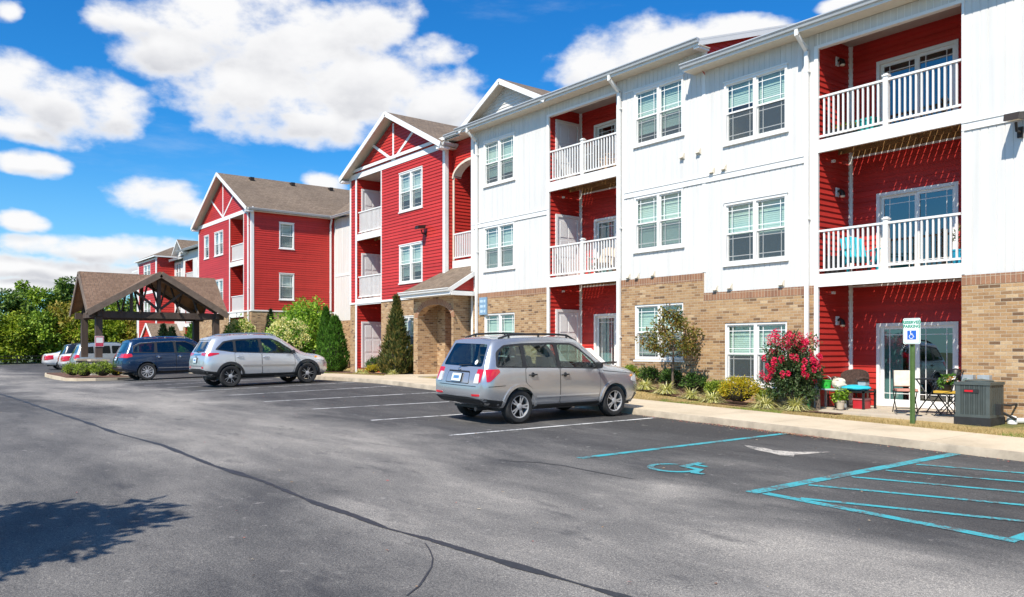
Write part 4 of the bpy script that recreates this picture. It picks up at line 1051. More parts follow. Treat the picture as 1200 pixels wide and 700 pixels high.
def make_wheel(parent, x, y, r, style, side, w=.225):
    t = MB(); s = side
    prof = [(r*.66,-w*.5+.01),(r*.72,-w*.5),(r*.90,-w*.5),(r*.965,-w*.42),(r*.995,-w*.28),(r,0),(r*.995,w*.28),(r*.965,w*.42),(r*.90,w*.5),(r*.72,w*.5),(r*.66,w*.5-.01),(r*.62,w*.3)]
    t.lathe(prof, (x,y,r), 'x', 40)
    for i in range(5): pass
    o = t.build('wheel', M['tyre'], parent, smooth=35)
    d = MB(); d.lathe([(r*.665,-w*.45*1),(r*.665,w*.46),(r*.62,w*.44),(r*.60,w*.25),(r*.60,-w*.3)], (x,y,r), 'x', 36, 0 if style != 'split' else 1)
    if s < 0: d = MB(); d.lathe([(r*.665,w*.45),(r*.665,-w*.46),(r*.62,-w*.44),(r*.60,-w*.25),(r*.60,w*.3)], (x,y,r), 'x', 36, 0 if style != 'split' else 1)
    xf = x + s*w*.40
    def P(rad, ang, dx=0): return (xf+s*dx, y+rad*math.sin(ang), r+rad*math.cos(ang))
    spokes = {'five':5,'split':5,'multi':10}[style]
    for i in range(spokes):
        a = 2*math.pi*i/spokes + .3
        def sp(a0, a1, w0, w1, mi, dx0=.0, dx1=.0):
            q = [P(r*.12,a0-w0,dx0), P(r*.12,a0+w0,dx0), P(r*.63,a1+w1,dx1), P(r*.63,a1-w1,dx1)]
            b = [P(r*.12,a0-w0*1.3,dx0-.05), P(r*.12,a0+w0*1.3,dx0-.05), P(r*.63,a1+w1*1.3,dx1-.05), P(r*.63,a1-w1*1.3,dx1-.05)]
            d.face(q, mi)
            for j in range(4): d.face([q[j], q[(j+1)%4], b[(j+1)%4], b[j]], 1 if mi != 1 else 1)
        if style == 'five':
            sp(a-.10, a-.17, .42, .075, 0); sp(a+.10, a+.17, .42, .075, 0)
        elif style == 'split':
            sp(a-.05, a-.20, .13, .024, 0); sp(a+.05, a+.20, .13, .024, 0)
        else: sp(a-.03, a-.08, .25, .05, 0); sp(a+.03, a+.10, .25, .04, 0)
    d.lathe([(r*.19,-.03*s),(r*.19,.006*s),(r*.10,.014*s),(0,.014*s)], (xf,y,r), 'x', 20)
    rm = {'five':[M['rim'],M['rimd']],'split':[M['rim'],M['rimd']],'multi':[M['rim'],M['rimd']]}[style]
    ri = d.build('rim', rm, o)
    k = MB(); k.lathe([(r*.55,-.10*s),(r*.55,-.06*s),(0,-.06*s)], (xf,y,r), 'x', 24); k.lathe([(r*.40,-.058*s),(r*.40,-.03*s),(r*.15,-.03*s)], (xf,y,r), 'x', 24); k.build('brake_disc', M['rimd'], o)
    return o

def make_car(label, group, c):
    """c: dict describing one body style; built in its own coordinates, nose towards +y, wheels on z = 0"""
    t = thing('parked_car', label, 'car', (0,0,0), 0, group); local(t)
    bd = Body(c['st'], c.get('crown',.045), c.get('lev',3), c.get('bulge',(.05,.06)))
    # shell: outer skin minus cabin, wheel wells and window openings
    me = bd.me.copy(); me.materials.clear(); me.materials.append(M[c['paint']]); me.materials.append(M['plastic']); me.materials.append(M['cabin'])
    o = bpy.data.objects.new('body', me); COL.objects.link(o)
    cutters = []
    def cutter(V, F, mat): k = temp('cut', V, F, [M['cabin'] if mat == 2 else M['plastic']]); cutters.append(k); mo = o.modifiers.new('b','BOOLEAN'); mo.operation = 'DIFFERENCE'; mo.object = k; mo.solver = 'EXACT'; mo.material_mode = 'TRANSFER'
    def prism(poly, ax, a, b, mat):
        n = len(poly); V = []
        for q in (a, b):
            for p in poly: V.append((q,p[0],p[1]) if ax == 'x' else (p[0],q,p[1]))
        F = [tuple(range(n))[::-1], tuple(range(n,2*n))] + [(i,(i+1)%n,n+(i+1)%n,n+i) for i in range(n)]
        k = bmesh.new(); tmp = bpy.data.meshes.new('t'); tmp.from_pydata(V, [], F); k.from_mesh(tmp); bmesh.ops.recalc_face_normals(k, faces=k.faces); k.to_mesh(tmp); k.free()
        V2 = [tuple(v.co) for v in tmp.vertices]; F2 = [tuple(p.vertices) for p in tmp.polygons]; bpy.data.meshes.remove(tmp)
        cutter(V2, F2, mat)
    if c.get('cabin'):
        (y0b,y0t,y1t,y1b), (zf,zb_,zt), (wf,wb,wt) = c['cabin']
        V = []
        for lev, (ya, yb, w, z) in enumerate(((y0b,y1b,wf,zf),(y0b,y1b,wb,zb_),(y0t,y1t,wt,zt))):
            V += [(-w,ya,z),(w,ya,z),(w,yb,z),(-w,yb,z)]
        F = [(3,2,1,0),(8,9,10,11)] + [(l*4+i, l*4+(i+1)%4, l*4+4+(i+1)%4, l*4+4+i) for l in (0,1) for i in range(4)]
        cutter(V, F, 2)
        for w in c['side_glass']: prism(smooth_poly(w, .05), 'x', -2, 2, 1)
        prism(smooth_poly(c['rear_glass'], .06), 'y', -4, c['cabin'][0][0]+.5, 1); prism(smooth_poly(c['front_glass'], .06), 'y', 0.2, 4, 1)
    for wy in c['axles']:
        R_ = c['arch']; n = 28
        for sx in (1,-1):
            poly = [(wy+R_*math.cos(2*math.pi*i/n), c['wr']+.01+R_*math.sin(2*math.pi*i/n)) for i in range(n)]
            prism(poly, 'x', sx*(c['track']-.20), sx*1.6, 1)
    fin = eval_mesh(o); bpy.data.objects.remove(o)
    for k in cutters: bpy.data.objects.remove(k)
    fin.polygons.foreach_set('use_smooth', [True]*len(fin.polygons)); fin.set_sharp_from_angle(angle=R(32)); fin.name = 'body'
    body = link('body', fin, t)
    rl = c.get('rocker')
    def add(name, mb, mat, parent=t, smooth=30): return mb.build(name, mat, parent, smooth=smooth)
    # glass
    if c.get('cabin'):
        for i, w in enumerate(c['side_glass']):
            for ax in ('x+','x-'):
                g = bd.patch(ax, smooth_poly(w, .05), off=-.006, thick=.004); add('side_window', g, M['cglassd' if i in c.get('tint',()) else 'cglass'])
        add('rear_window', bd.patch('y-', smooth_poly(c['rear_glass'], .06), off=-.006, thick=.004), M['cglassd']); add('windscreen', bd.patch('y+', smooth_poly(c['front_glass'], .06), off=-.006, thick=.004), M['cglass'])
        s = MB(); y0 = c['seats']
        for yy, xs_ in ((y0[0],(-.36,.36)),(y0[1],(-.42,0,.42))):
            for x in xs_:
                wd = .25 if len(xs_) == 2 else .2
                s.hexa([(x-wd,yy-.1,.62),(x+wd,yy-.1,.62),(x+wd,yy+.45,.66),(x-wd,yy+.45,.66),(x-wd,yy-.1,.78),(x+wd,yy-.1,.78),(x+wd,yy+.45,.84),(x-wd,yy+.45,.84)])
                s.hexa([(x-wd,yy-.12,.78),(x+wd,yy-.12,.78),(x+wd,yy+.04,.78),(x-wd,yy+.04,.78),(x-wd*.8,yy-.28,1.28),(x+wd*.8,yy-.28,1.28),(x+wd*.8,yy-.17,1.28),(x-wd*.8,yy-.17,1.28)])
                s.hexa([(x-.12,yy-.30,1.31),(x+.12,yy-.30,1.31),(x+.12,yy-.21,1.31),(x-.12,yy-.21,1.31),(x-.10,yy-.33,1.47),(x+.10,yy-.33,1.47),(x+.10,yy-.25,1.47),(x-.10,yy-.25,1.47)])
        add('seats', s, M['seat'], smooth=None)
    elif c.get('side_glass'):
        for w in c['side_glass']:
            for ax in ('x+','x-'): add('side_window', bd.patch(ax, smooth_poly(w, .05), off=.004), M['gloss'])
        add('rear_window', bd.patch('y-', smooth_poly(c['rear_glass'], .06), off=.004), M['gloss'])
        if c.get('front_glass'): add('windscreen', bd.patch('y+', smooth_poly(c['front_glass'], .06), off=.004), M['gloss'])
    if c.get('dlo') and c.get('cabin'):
        [add('window_trim', bd.patch(ax, smooth_poly(c['dlo'], .06), off=.003, thick=.006, holes=[smooth_poly(w, .05) for w in c['side_glass']]), M['plastic']) for ax in ('x+','x-')]
    if c.get('dlo_line'):
        mb = MB()
        for ax, sx in (('x+',1),('x-',-1)):
            P = []
            for y, z in c['dlo_line']:
                p, n = bd.hit(ax, y, z); P.append(p + Vector((sx*.008,0,0)))
            mb = MB(); mb.tube(P, .011, 6); add('window_moulding', mb, M['chrome'])
    # doors: a skin panel with its shut line, and a handle
    for d, hy in c.get('doors', []):
        for ax, sx in (('x+',1),('x-',-1)):
            pl = smooth_poly(d, .06)
            cen = Vector((sum(p[0] for p in pl)/len(pl), sum(p[1] for p in pl)/len(pl)))
            big = [tuple(cen+(Vector(p)-cen)*(1+.012/max(.1,(Vector(p)-cen).length))) for p in pl]
            g = bd.patch(ax, big, off=.0012, thick=.004, step=.06)
            dr = bd.patch(ax, pl, off=.0045, thick=.005, step=.05); door = add('door', dr, M[c['paint']])
            add('door_seal', g, M['seal'], door)
            p, n = bd.hit(ax, *hy); h = MB()
            h.tube([p+Vector((sx*.006,-.12,0)), p+Vector((sx*.035,-.09,.003)), p+Vector((sx*.035,.06,.006)), p+Vector((sx*.006,.09,.004))], [.012,.015,.015,.012], 8)
            h.lathe([(0,.0),(.05,.0),(.045,.008*sx),(0,.004*sx)], (p.x+sx*.004,p.y-.02,p.z), 'x', 14)
            add('handle', h, M[c.get('handle',c['paint'])], door)
    for ax in ('x+','x-'):
        if c.get('side_mould'): add('door_moulding', bd.patch(ax, smooth_poly(c['side_mould'], .02), off=.012, thick=.014, step=.08), M[c.get('mouldmat','plastic')])
    for nm, poly, mt, off in c.get('side_panels', []):
        for ax in ('x+','x-'): add(nm, bd.patch(ax, smooth_poly(poly, .03), off=off, thick=off+.01, step=.08), M[mt])
    for nm, poly, mt, off in c.get('rear_panels', []): add(nm, bd.patch('y-', smooth_poly(poly, .03), off=off, thick=off+.008, step=.07), M[mt])
    if c.get('tail_wrap'):
        for ax in ('x+','x-'):
            sx = 1 if ax == 'x+' else -1
            for side, rear, mt in c['tail_wrap']:
                mb = MB(); to = .008 if mt == 'redlamp' else .016
                if side: bd.patch(ax, smooth_poly(side, .025), off=.008, thick=.02, step=.03, mb=mb)
                if rear: bd.patch('y-', smooth_poly([(sx*p[0],p[1]) for p in rear], .02), off=to, thick=.02, step=.03, mb=mb)
                add('tail_lamp', mb, M[mt])
    # wheel-arch lips
    a0, a1 = c.get('lipw',(.0,.045))
    for wy in c['axles']:
        for ax in ('x+','x-'):
            n = 26; zc = c['wr']+.01; outer = []; inner = []
            for i in range(n+1):
                a = R(-8+196*i/n); outer.append((wy+(c['arch']+a1)*math.cos(a), zc+(c['arch']+a1)*math.sin(a))); inner.append((wy+(c['arch']+.003)*math.cos(a), zc+(c['arch']+.003)*math.sin(a)))
            bd.patch(ax, outer+inner[::-1], off=c.get('lipo',.012), thick=.03, step=.12, mb=(lip := MB()))
            add('wheel_arch', lip, M[c.get('lipmat',c['paint'])])
    # roof rails
    if c.get('rails'):
        y0, y1, x, z = c['rails']
        for sx in (1,-1):
            mb = MB(); P = []
            for i in range(9):
                y = y0+(y1-y0)*i/8; p, n = bd.hit('z', sx*x, y); e = min(i,8-i); P.append(Vector((sx*x, y, p.z+(.004 if e == 0 else z)))) if p else None
            mb.tube(P, .021, 8)
            for i in (1,4,7): mb.tube([P[i], P[i]-Vector((0,0,z+.01))], .022, 6)
            add('roof_rail', mb, M[c.get('railmat','plastic')])
    mb = MB()
    for sx in (1,-1):                                  # mirrors
        y, z = c['mirror']; p, n = bd.hit('x+', y, z-.06); bx = abs(p.x)
        ring = [(.0,.0),(.12,.02),(.13,-.06),(.10,-.11),(.02,-.11),(-.01,-.06)]
        f0 = [(sx*(bx+.03), y+a*.6, z+.075+b) for a, b in ring]; f1 = [(sx*(bx+.22), y+a*.55-.03, z+.065+b*.9) for a, b in ring]
        for i in range(6): mb.face([f0[i], f0[(i+1)%6], f1[(i+1)%6], f1[i]])
        mb.face(f0); mb.face(f1); mb.tube([(sx*(bx-.03),y+.04,z-.03),(sx*(bx+.06),y+.04,z-.0)], .03, 6)
        mm = mb.build('mirror', M[c.get('mirmat','plastic')], t, smooth=50); mb = MB()
    # rear details
    if c.get('plate'):
        x, z, w, h = c['plate']; p, n = bd.hit('y-', x, z); pl = MB(); tl = Vector((0,n.y,n.z)).normalized(); up = Vector((0,-tl.z,tl.y)) if tl.y < 0 else Vector((0,0,1))
        if up.z < 0: up = -up
        def Q(u, v, o): q = p + Vector((u,0,0)) + up*v + Vector((0,-o-.0,0)); return q
        pl.face([Q(-w,-h,.03),Q(w,-h,.03),Q(w,h,.03),Q(-w,h,.03)]); pl.face([Q(-w*.6,-h*.35,.033),Q(w*.6,-h*.35,.033),Q(w*.6,h*.4,.033),Q(-w*.6,h*.4,.033)], 1)
        for s_ in ((-w,-h),(w,-h),(w,h),(-w,h)): pass
        fr_ = [Q(a*w*1.06,b*h*1.1,o) for o in (.0,.028) for a,b in ((-1,-1),(1,-1),(1,1),(-1,1))]; pl.hexa(fr_, 2)
        add('license_plate', pl, [M['plate'],M['plateb'],M['plastic']], smooth=None)
    if c.get('emblem'):
        x, z, a, b = c['emblem']; p, n = bd.hit('y-', x, z); e = MB()
        e.tube([p+Vector((a*math.cos(q),-.012,b*math.sin(q))) for q in [2*math.pi*i/18 for i in range(19)]], .006, 6); e.box(p.x-a*.5,p.x+a*.5,p.y-.014,p.y-.004,p.z-.006,p.z+.006); add('emblem', e, M['chrome'])
    if c.get('wiper'):
        (xa,za),(xb,zb2) = c['wiper']; pa, _ = bd.hit('y-', xa, za); pb, _ = bd.hit('y-', xb, zb2); w = MB(); w.tube([pa+Vector((0,-.03,0)), (pa+pb)/2+Vector((0,-.05,0)), pb+Vector((0,-.02,0))], [.018,.011,.008], 6); add('rear_wiper', w, M['plastic'])
    if c.get('sticker'):
        x, z, r = c['sticker']; p, n = bd.hit('y-', x, z); e = MB(); e.face([p+Vector((r*math.cos(q), -.012+ (n.z/abs(n.y))*r*math.sin(q)*1.0, r*math.sin(q))) for q in [2*math.pi*i/16 for i in range(16)]]); add('window_sticker', e, M['sticker'], smooth=None)
    u = MB(); ry = c['axles'][0]; hw = c['track']-.12                     # dark underbody, exhaust
    yb0 = c['st'][0]['S'][0]+.12; yf0 = c['st'][-1]['S'][0]-.15
    u.box(-hw, hw, yb0+.25, yf0, .25, .42); u.tube([(-.9*hw,c['axles'][0],c['wr']),(.9*hw,c['axles'][0],c['wr'])], .05, 8); u.tube([(-.9*hw,c['axles'][1],c['wr']),(.9*hw,c['axles'][1],c['wr'])], .05, 8)
    u.tube([(.45,yb0-.10,.29),(.45,yb0+.3,.30)], .04, 10); add('underbody', u, M['plastic'], smooth=None)
    for wy in c['axles']:
        for sx in (1,-1): make_wheel(t, sx*(c['track']-.113), wy, c['wr'], c['wheel'], sx)
    return t
M['gloss'] = plain('tinted_car_glass', (.012,.016,.018), .05, var=.1, coat=1)
def S(S_, L, Mm, B_, R_): return dict(S=S_, L=L, M=Mm, B=B_, R=R_)

# -- the silver estate-like SUV, closest to the camera
fst = [S((-2.10,.68,.40),(-2.20,.76,.50),(-2.19,.78,.80),(-2.09,.74,1.08),(-1.84,.60,1.60)),
       S((-2.01,.80,.36),(-2.11,.875,.50),(-2.09,.89,.80),(-1.99,.845,1.10),(-1.75,.645,1.635)),
       S((-1.75,.84,.29),(-1.85,.895,.48),(-1.80,.90,.80),(-1.72,.86,1.10),(-1.55,.66,1.655)),
       S((-1.10,.85,.27),(-1.1,.895,.47),(-1.1,.90,.78),(-1.1,.87,1.08),(-1.05,.665,1.685)),
       S((-.35,.85,.26),(-.35,.88,.46),(-.35,.895,.76),(-.35,.868,1.06),(-.35,.665,1.69)),
       S((.25,.85,.26),(.25,.88,.46),(.25,.895,.75),(.25,.865,1.045),(.22,.65,1.675)),
       S((.55,.85,.26),(.6,.88,.46),(.6,.895,.75),(.62,.86,1.03),(.45,.635,1.63)),
       S((1.05,.85,.27),(1.05,.885,.47),(1.08,.895,.74),(1.15,.83,1.0),(1.16,.66,1.09)),
       S((1.45,.84,.28),(1.5,.89,.48),(1.5,.89,.76),(1.45,.835,1.0),(1.4,.66,1.075)),
       S((1.88,.82,.27),(1.93,.88,.48),(1.93,.88,.73),(1.88,.81,.96),(1.83,.64,1.04)),
       S((2.00,.68,.27),(2.09,.76,.46),(2.10,.77,.68),(2.06,.74,.90),(2.0,.60,.975))]
forester = make_car('silver SUV with black roof rails, the car nearest the camera', 'cars parked nose in along the sidewalk', dict(
    st=fst, paint='p_silver', axles=(-1.31,1.305), arch=.375, wr=.335, track=.885, wheel='five', lipw=(0,.062), lipo=.021,
    cabin=((-1.93,-1.70,.38,1.0),(.55,1.05,1.60),(.76,.79,.56)),
    side_glass=[[(-1.83,1.14),(-1.22,1.115),(-1.22,1.525),(-1.60,1.50),(-1.76,1.38)],[(-1.13,1.115),(-.32,1.095),(-.34,1.545),(-1.13,1.53)],[(-.24,1.09),(.86,1.07),(.70,1.20),(.36,1.44),(.16,1.535),(-.24,1.545)]],
    tint=(0,), dlo=[(-1.88,1.105),(.98,1.035),(.74,1.225),(.38,1.475),(.15,1.575),(-.4,1.585),(-1.15,1.57),(-1.62,1.535),(-1.82,1.40)],
    rear_glass=[(-.65,1.115),(.65,1.115),(.55,1.55),(-.55,1.55)], front_glass=[(-.70,1.13),(.70,1.13),(.56,1.58),(-.56,1.58)], seats=(-.05,-.95),
    doors=[([(-1.05,.36),(-.28,.36),(-.28,1.07),(-1.17,1.09),(-1.17,.80),(-.98,.66)],(-.98,.95)),([(-.26,.36),(.80,.36),(.86,.62),(.86,1.03),(-.26,1.068)],(-.12,.935))],
    side_mould=[(-.93,.50),(.82,.50),(.82,.53),(-.93,.53)], mouldmat='p_silver2', handle='plastic',
    side_panels=[('sill_cladding',[(-.93,.27),(.92,.27),(.92,.355),(-.93,.355)],'plastic',.012),('rear_bumper_skirt',[(-2.2,.36),(-1.72,.36),(-1.72,.46),(-2.2,.52)],'plastic',.010),('bumper_seam',[(-2.07,.735),(-1.68,.752),(-1.68,.762),(-2.07,.747)],'seal',.003),('hood_seam',[(.98,.985),(1.9,.905),(1.9,.915),(.98,.997)],'seal',.003),('head_lamp',[(1.82,.76),(2.02,.72),(2.02,.86),(1.86,.88)],'clearlamp',.008),('side_marker',[(1.80,.84),(1.9,.86),(1.9,.90),(1.82,.89)],'amber',.010),('fog_grille',[(1.9,.34),(2.08,.34),(2.08,.46),(1.95,.5)],'plastic',.006)],
    rear_panels=[('rear_bumper_skirt',[(-.74,.40),(.74,.40),(.76,.50),(.4,.53),(-.4,.53),(-.76,.50)],'plastic',.008),('tailgate_recess',[(-.40,.78),(.40,.78),(.36,1.01),(-.36,1.01)],'seal',.001),('tailgate_panel',[(-.385,.795),(.385,.795),(.35,.995),(-.35,.995)],'p_silver',.003),('tailgate_seam',[(-.62,.735),(.62,.735),(.62,.747),(-.62,.747)],'seal',.003),('trim_strip',[(-.34,1.005),(.34,1.005),(.34,1.025),(-.34,1.025)],'plastic',.012),('rear_reflector',[(.50,.555),(.74,.555),(.74,.60),(.50,.59)],'redlamp',.008),('rear_reflector',[(-.50,.555),(-.74,.555),(-.74,.60),(-.50,.59)],'redlamp',.008)],
    tail_wrap=[([(-2.10,.83),(-2.03,.84),(-1.80,1.02),(-1.82,1.075),(-2.08,1.07)],[(.57,.84),(.74,.82),(.74,1.07),(.57,1.07)],'redlamp'),(None,[(.555,.80),(.70,.80),(.66,.98),(.555,.98)],'clearlamp')],
    rails=(-1.62,.42,.555,.055), mirror=(.72,1.09), plate=(0,.90,.155,.078), emblem=(0,1.055,.05,.026), wiper=((-.02,1.13),(.34,1.155)), sticker=(.45,1.20,.045)))
# -- bright silver crossover with black arches
rst = [S((-2.04,.66,.44),(-2.15,.75,.54),(-2.14,.79,.84),(-2.08,.75,1.12),(-1.80,.56,1.60)),
       S((-1.95,.79,.40),(-2.06,.88,.54),(-2.05,.895,.84),(-1.97,.85,1.14),(-1.67,.61,1.64)),
       S((-1.75,.84,.33),(-1.85,.905,.50),(-1.80,.91,.82),(-1.72,.87,1.13),(-1.48,.64,1.665)),
       S((-1.10,.85,.29),(-1.1,.90,.47),(-1.1,.905,.80),(-1.1,.88,1.10),(-1.0,.65,1.69)),
       S((-.35,.85,.28),(-.35,.885,.46),(-.35,.90,.77),(-.35,.873,1.06),(-.35,.65,1.695)),
       S((.25,.85,.28),(.25,.885,.46),(.25,.90,.75),(.25,.868,1.035),(.18,.635,1.67)),
       S((.6,.85,.28),(.65,.885,.46),(.65,.90,.75),(.68,.86,1.01),(.45,.615,1.61)),
       S((1.1,.85,.29),(1.1,.89,.47),(1.15,.90,.74),(1.22,.83,.98),(1.25,.64,1.06)),
       S((1.45,.84,.30),(1.5,.895,.48),(1.5,.895,.74),(1.48,.81,.94),(1.45,.62,1.02)),
       S((1.86,.81,.29),(1.92,.875,.48),(1.92,.875,.74),(1.87,.79,.91),(1.81,.60,.985)),
       S((2.02,.65,.28),(2.12,.73,.46),(2.12,.73,.68),(2.05,.69,.85),(1.98,.56,.92))]
rav = make_car('bright silver crossover SUV with black wheel arches and dark two tone wheels', 'cars parked nose in along the sidewalk', dict(
    st=rst, paint='p_silver2', axles=(-1.33,1.33), arch=.385, wr=.355, track=.905, wheel='split', lipw=(0,.085), lipo=.016, lipmat='plastic',
    cabin=((-1.95,-1.68,.36,1.05),(.58,1.05,1.60),(.76,.79,.54)),
    side_glass=[[(-1.72,1.24),(-1.20,1.155),(-1.18,1.50),(-1.45,1.465)],[(-1.12,1.15),(-.32,1.105),(-.34,1.545),(-1.10,1.515)],[(-.24,1.10),(.90,1.055),(.72,1.19),(.36,1.43),(.14,1.53),(-.24,1.545)]],
    tint=(0,1), dlo=[(-1.80,1.23),(-1.20,1.13),(1.0,1.03),(.76,1.22),(.38,1.47),(.13,1.57),(-.4,1.585),(-1.15,1.555),(-1.50,1.50)],
    rear_glass=[(-.58,1.17),(.58,1.17),(.47,1.50),(-.47,1.50)], front_glass=[(-.68,1.10),(.68,1.10),(.54,1.56),(-.54,1.56)], seats=(-.05,-.95),
    doors=[([(-1.0,.40),(-.28,.40),(-.28,1.08),(-1.17,1.125),(-1.17,.82),(-.98,.70)],(-1.0,.98)),([(-.26,.40),(.80,.40),(.88,.62),(.88,1.02),(-.26,1.075)],(-.12,.95))],
    side_mould=[(-.93,.66),(.86,.62),(.86,.67),(-.93,.72)], mouldmat='p_silver', handle='p_silver2',
    side_panels=[('sill_cladding',[(-.96,.29),(.96,.29),(.96,.40),(-.96,.42)],'plastic',.014),('rear_bumper_skirt',[(-2.25,.40),(-1.68,.40),(-1.68,.50),(-2.25,.58)],'plastic',.012),('head_lamp',[(1.66,.82),(1.98,.76),(2.0,.84),(1.74,.92)],'clearlamp',.008),('side_marker',[(1.62,.88),(1.76,.87),(1.76,.92),(1.64,.93)],'amber',.008)],
    rear_panels=[('rear_bumper_skirt',[(-.74,.44),(.74,.44),(.78,.58),(.4,.62),(-.4,.62),(-.78,.58)],'plastic',.010),('tailgate_seam',[(-.60,.70),(.60,.70),(.60,.712),(-.60,.712)],'seal',.003),('trim_strip',[(-.38,1.06),(.38,1.06),(.38,1.10),(-.38,1.10)],'chrome',.012),('rear_reflector',[(.56,.63),(.70,.63),(.70,.69),(.56,.69)],'redlamp',.008),('rear_reflector',[(-.56,.63),(-.70,.63),(-.70,.69),(-.56,.69)],'redlamp',.008),('rear_spoiler',[(-.54,1.545),(.54,1.545),(.55,1.60),(-.55,1.60)],'p_silver2',.03)],
    tail_wrap=[([(-2.03,1.02),(-1.98,1.02),(-1.68,1.09),(-1.68,1.12),(-2.02,1.14)],[(.42,1.06),(.76,1.03),(.76,1.14),(.42,1.13)],'redlamp')],
    rails=(-1.5,.35,.55,.05), railmat='p_silver', mirror=(.78,1.075), plate=(0,.90,.155,.078), emblem=(0,1.01,.055,.04), wiper=((-.02,1.17),(.32,1.19))))
# -- long navy SUV
def scale_st(st, sy, sx, sz): return [{k:(v[0]*sy, v[1]*sx, v[2]*sz) for k,v in s.items()} for s in st]
def sc(p, sy, sz): return [(a*sy, b*sz) for a,b in p]
est = scale_st(fst, 1.125, 1.115, 1.055)
SY, SX, SZ = 1.125, 1.115, 1.055
navy = make_car('long navy blue SUV with chrome window moulding, tail by the canopy island', 'cars parked nose in along the sidewalk', dict(
    st=est, paint='p_blue', axles=(-1.50,1.51), arch=.415, wr=.375, track=.99, wheel='multi', lipw=(0,.05), lipo=.012, bulge=(.08,.06),
    cabin=((-2.15,-1.9,.42,1.1),(.60,1.12,1.70),(.84,.87,.62)),
    side_glass=[sc(w,SY,SZ) for w in ([(-1.80,1.16),(-1.06,1.12),(-1.02,1.50),(-1.50,1.47),(-1.72,1.36)],[(-.95,1.115),(-.32,1.10),(-.34,1.53),(-.93,1.51)],[(-.24,1.095),(.82,1.075),(.66,1.20),(.34,1.42),(.14,1.515),(-.24,1.53)])],
    tint=(0,1), dlo=sc([(-1.86,1.12),(.96,1.04),(.72,1.225),(.36,1.46),(.13,1.56),(-.4,1.57),(-1.05,1.545),(-1.58,1.51),(-1.80,1.40)],SY,SZ), dlo_line=sc([(-1.84,1.13),(-1.80,1.38),(-1.58,1.505),(-1.05,1.542),(-.4,1.567),(.13,1.556)],SY,SZ),
    rear_glass=[(-.64,1.22),(.64,1.22),(.54,1.60),(-.54,1.60)], front_glass=[(-.76,1.19),(.76,1.19),(.62,1.66),(-.62,1.66)], seats=(-.05,-1.05),
    doors=[(sc([(-.98,.36),(-.28,.36),(-.28,1.07),(-1.02,1.09),(-1.02,.80),(-.96,.66)],SY,SZ),(-1.0,1.0)),(sc([(-.26,.36),(.80,.36),(.86,.62),(.86,1.03),(-.26,1.068)],SY,SZ),(-.12,.99))],
    side_mould=[(-1.06,.50),(.98,.47),(.98,.505),(-1.06,.535)], mouldmat='chrome', handle='chrome',
    side_panels=[('sill_cladding',[(-1.06,.29),(1.06,.29),(1.06,.38),(-1.06,.38)],'plastic',.012)],
    rear_panels=[('bumper_strip',[(-.8,.60),(.8,.60),(.8,.63),(-.8,.63)],'chrome',.012),('tailgate_seam',[(-.66,.76),(.66,.76),(.66,.772),(-.66,.772)],'seal',.003),('rear_bumper_skirt',[(-.8,.42),(.8,.42),(.82,.54),(-.82,.54)],'plastic',.008)],
    tail_wrap=[([(-2.48,.99),(-2.28,.97),(-2.06,1.03),(-2.10,1.14),(-2.48,1.15)],[(.50,1.0),(.90,.98),(.90,1.15),(.50,1.14)],'redlamp')],
    rails=(-1.75,.45,.62,.055), railmat='chrome', mirror=(.80,1.15), plate=(0,.96,.155,.078), emblem=(0,1.12,.05,.03), wiper=((-.02,1.22),(.34,1.25))))
# -- cars beyond the canopy
sed = [S((-2.25,.62,.36),(-2.36,.72,.48),(-2.36,.76,.78),(-2.30,.72,.98),(-2.25,.62,1.03)),
       S((-2.1,.78,.32),(-2.2,.87,.46),(-2.18,.89,.76),(-2.1,.84,.98),(-2.05,.68,1.06)),
       S((-1.7,.82,.27),(-1.7,.90,.46),(-1.7,.905,.74),(-1.7,.86,.98),(-1.62,.68,1.09)),
       S((-1.1,.83,.25),(-1.1,.90,.46),(-1.1,.905,.73),(-1.1,.87,.97),(-.95,.60,1.40)),
       S((-.35,.84,.24),(-.35,.89,.45),(-.35,.90,.72),(-.35,.87,.96),(-.3,.62,1.46)),
       S((.2,.84,.24),(.2,.89,.45),(.2,.90,.72),(.2,.87,.95),(.1,.61,1.43)),
       S((1.1,.84,.25),(1.1,.89,.45),(1.1,.90,.71),(1.15,.84,.93),(1.15,.66,1.0)),
       S((1.9,.80,.26),(1.95,.87,.45),(1.95,.87,.68),(1.88,.78,.82),(1.8,.6,.88)),
       S((2.2,.64,.26),(2.3,.70,.44),(2.3,.70,.62),(2.22,.66,.73),(2.12,.54,.78))]
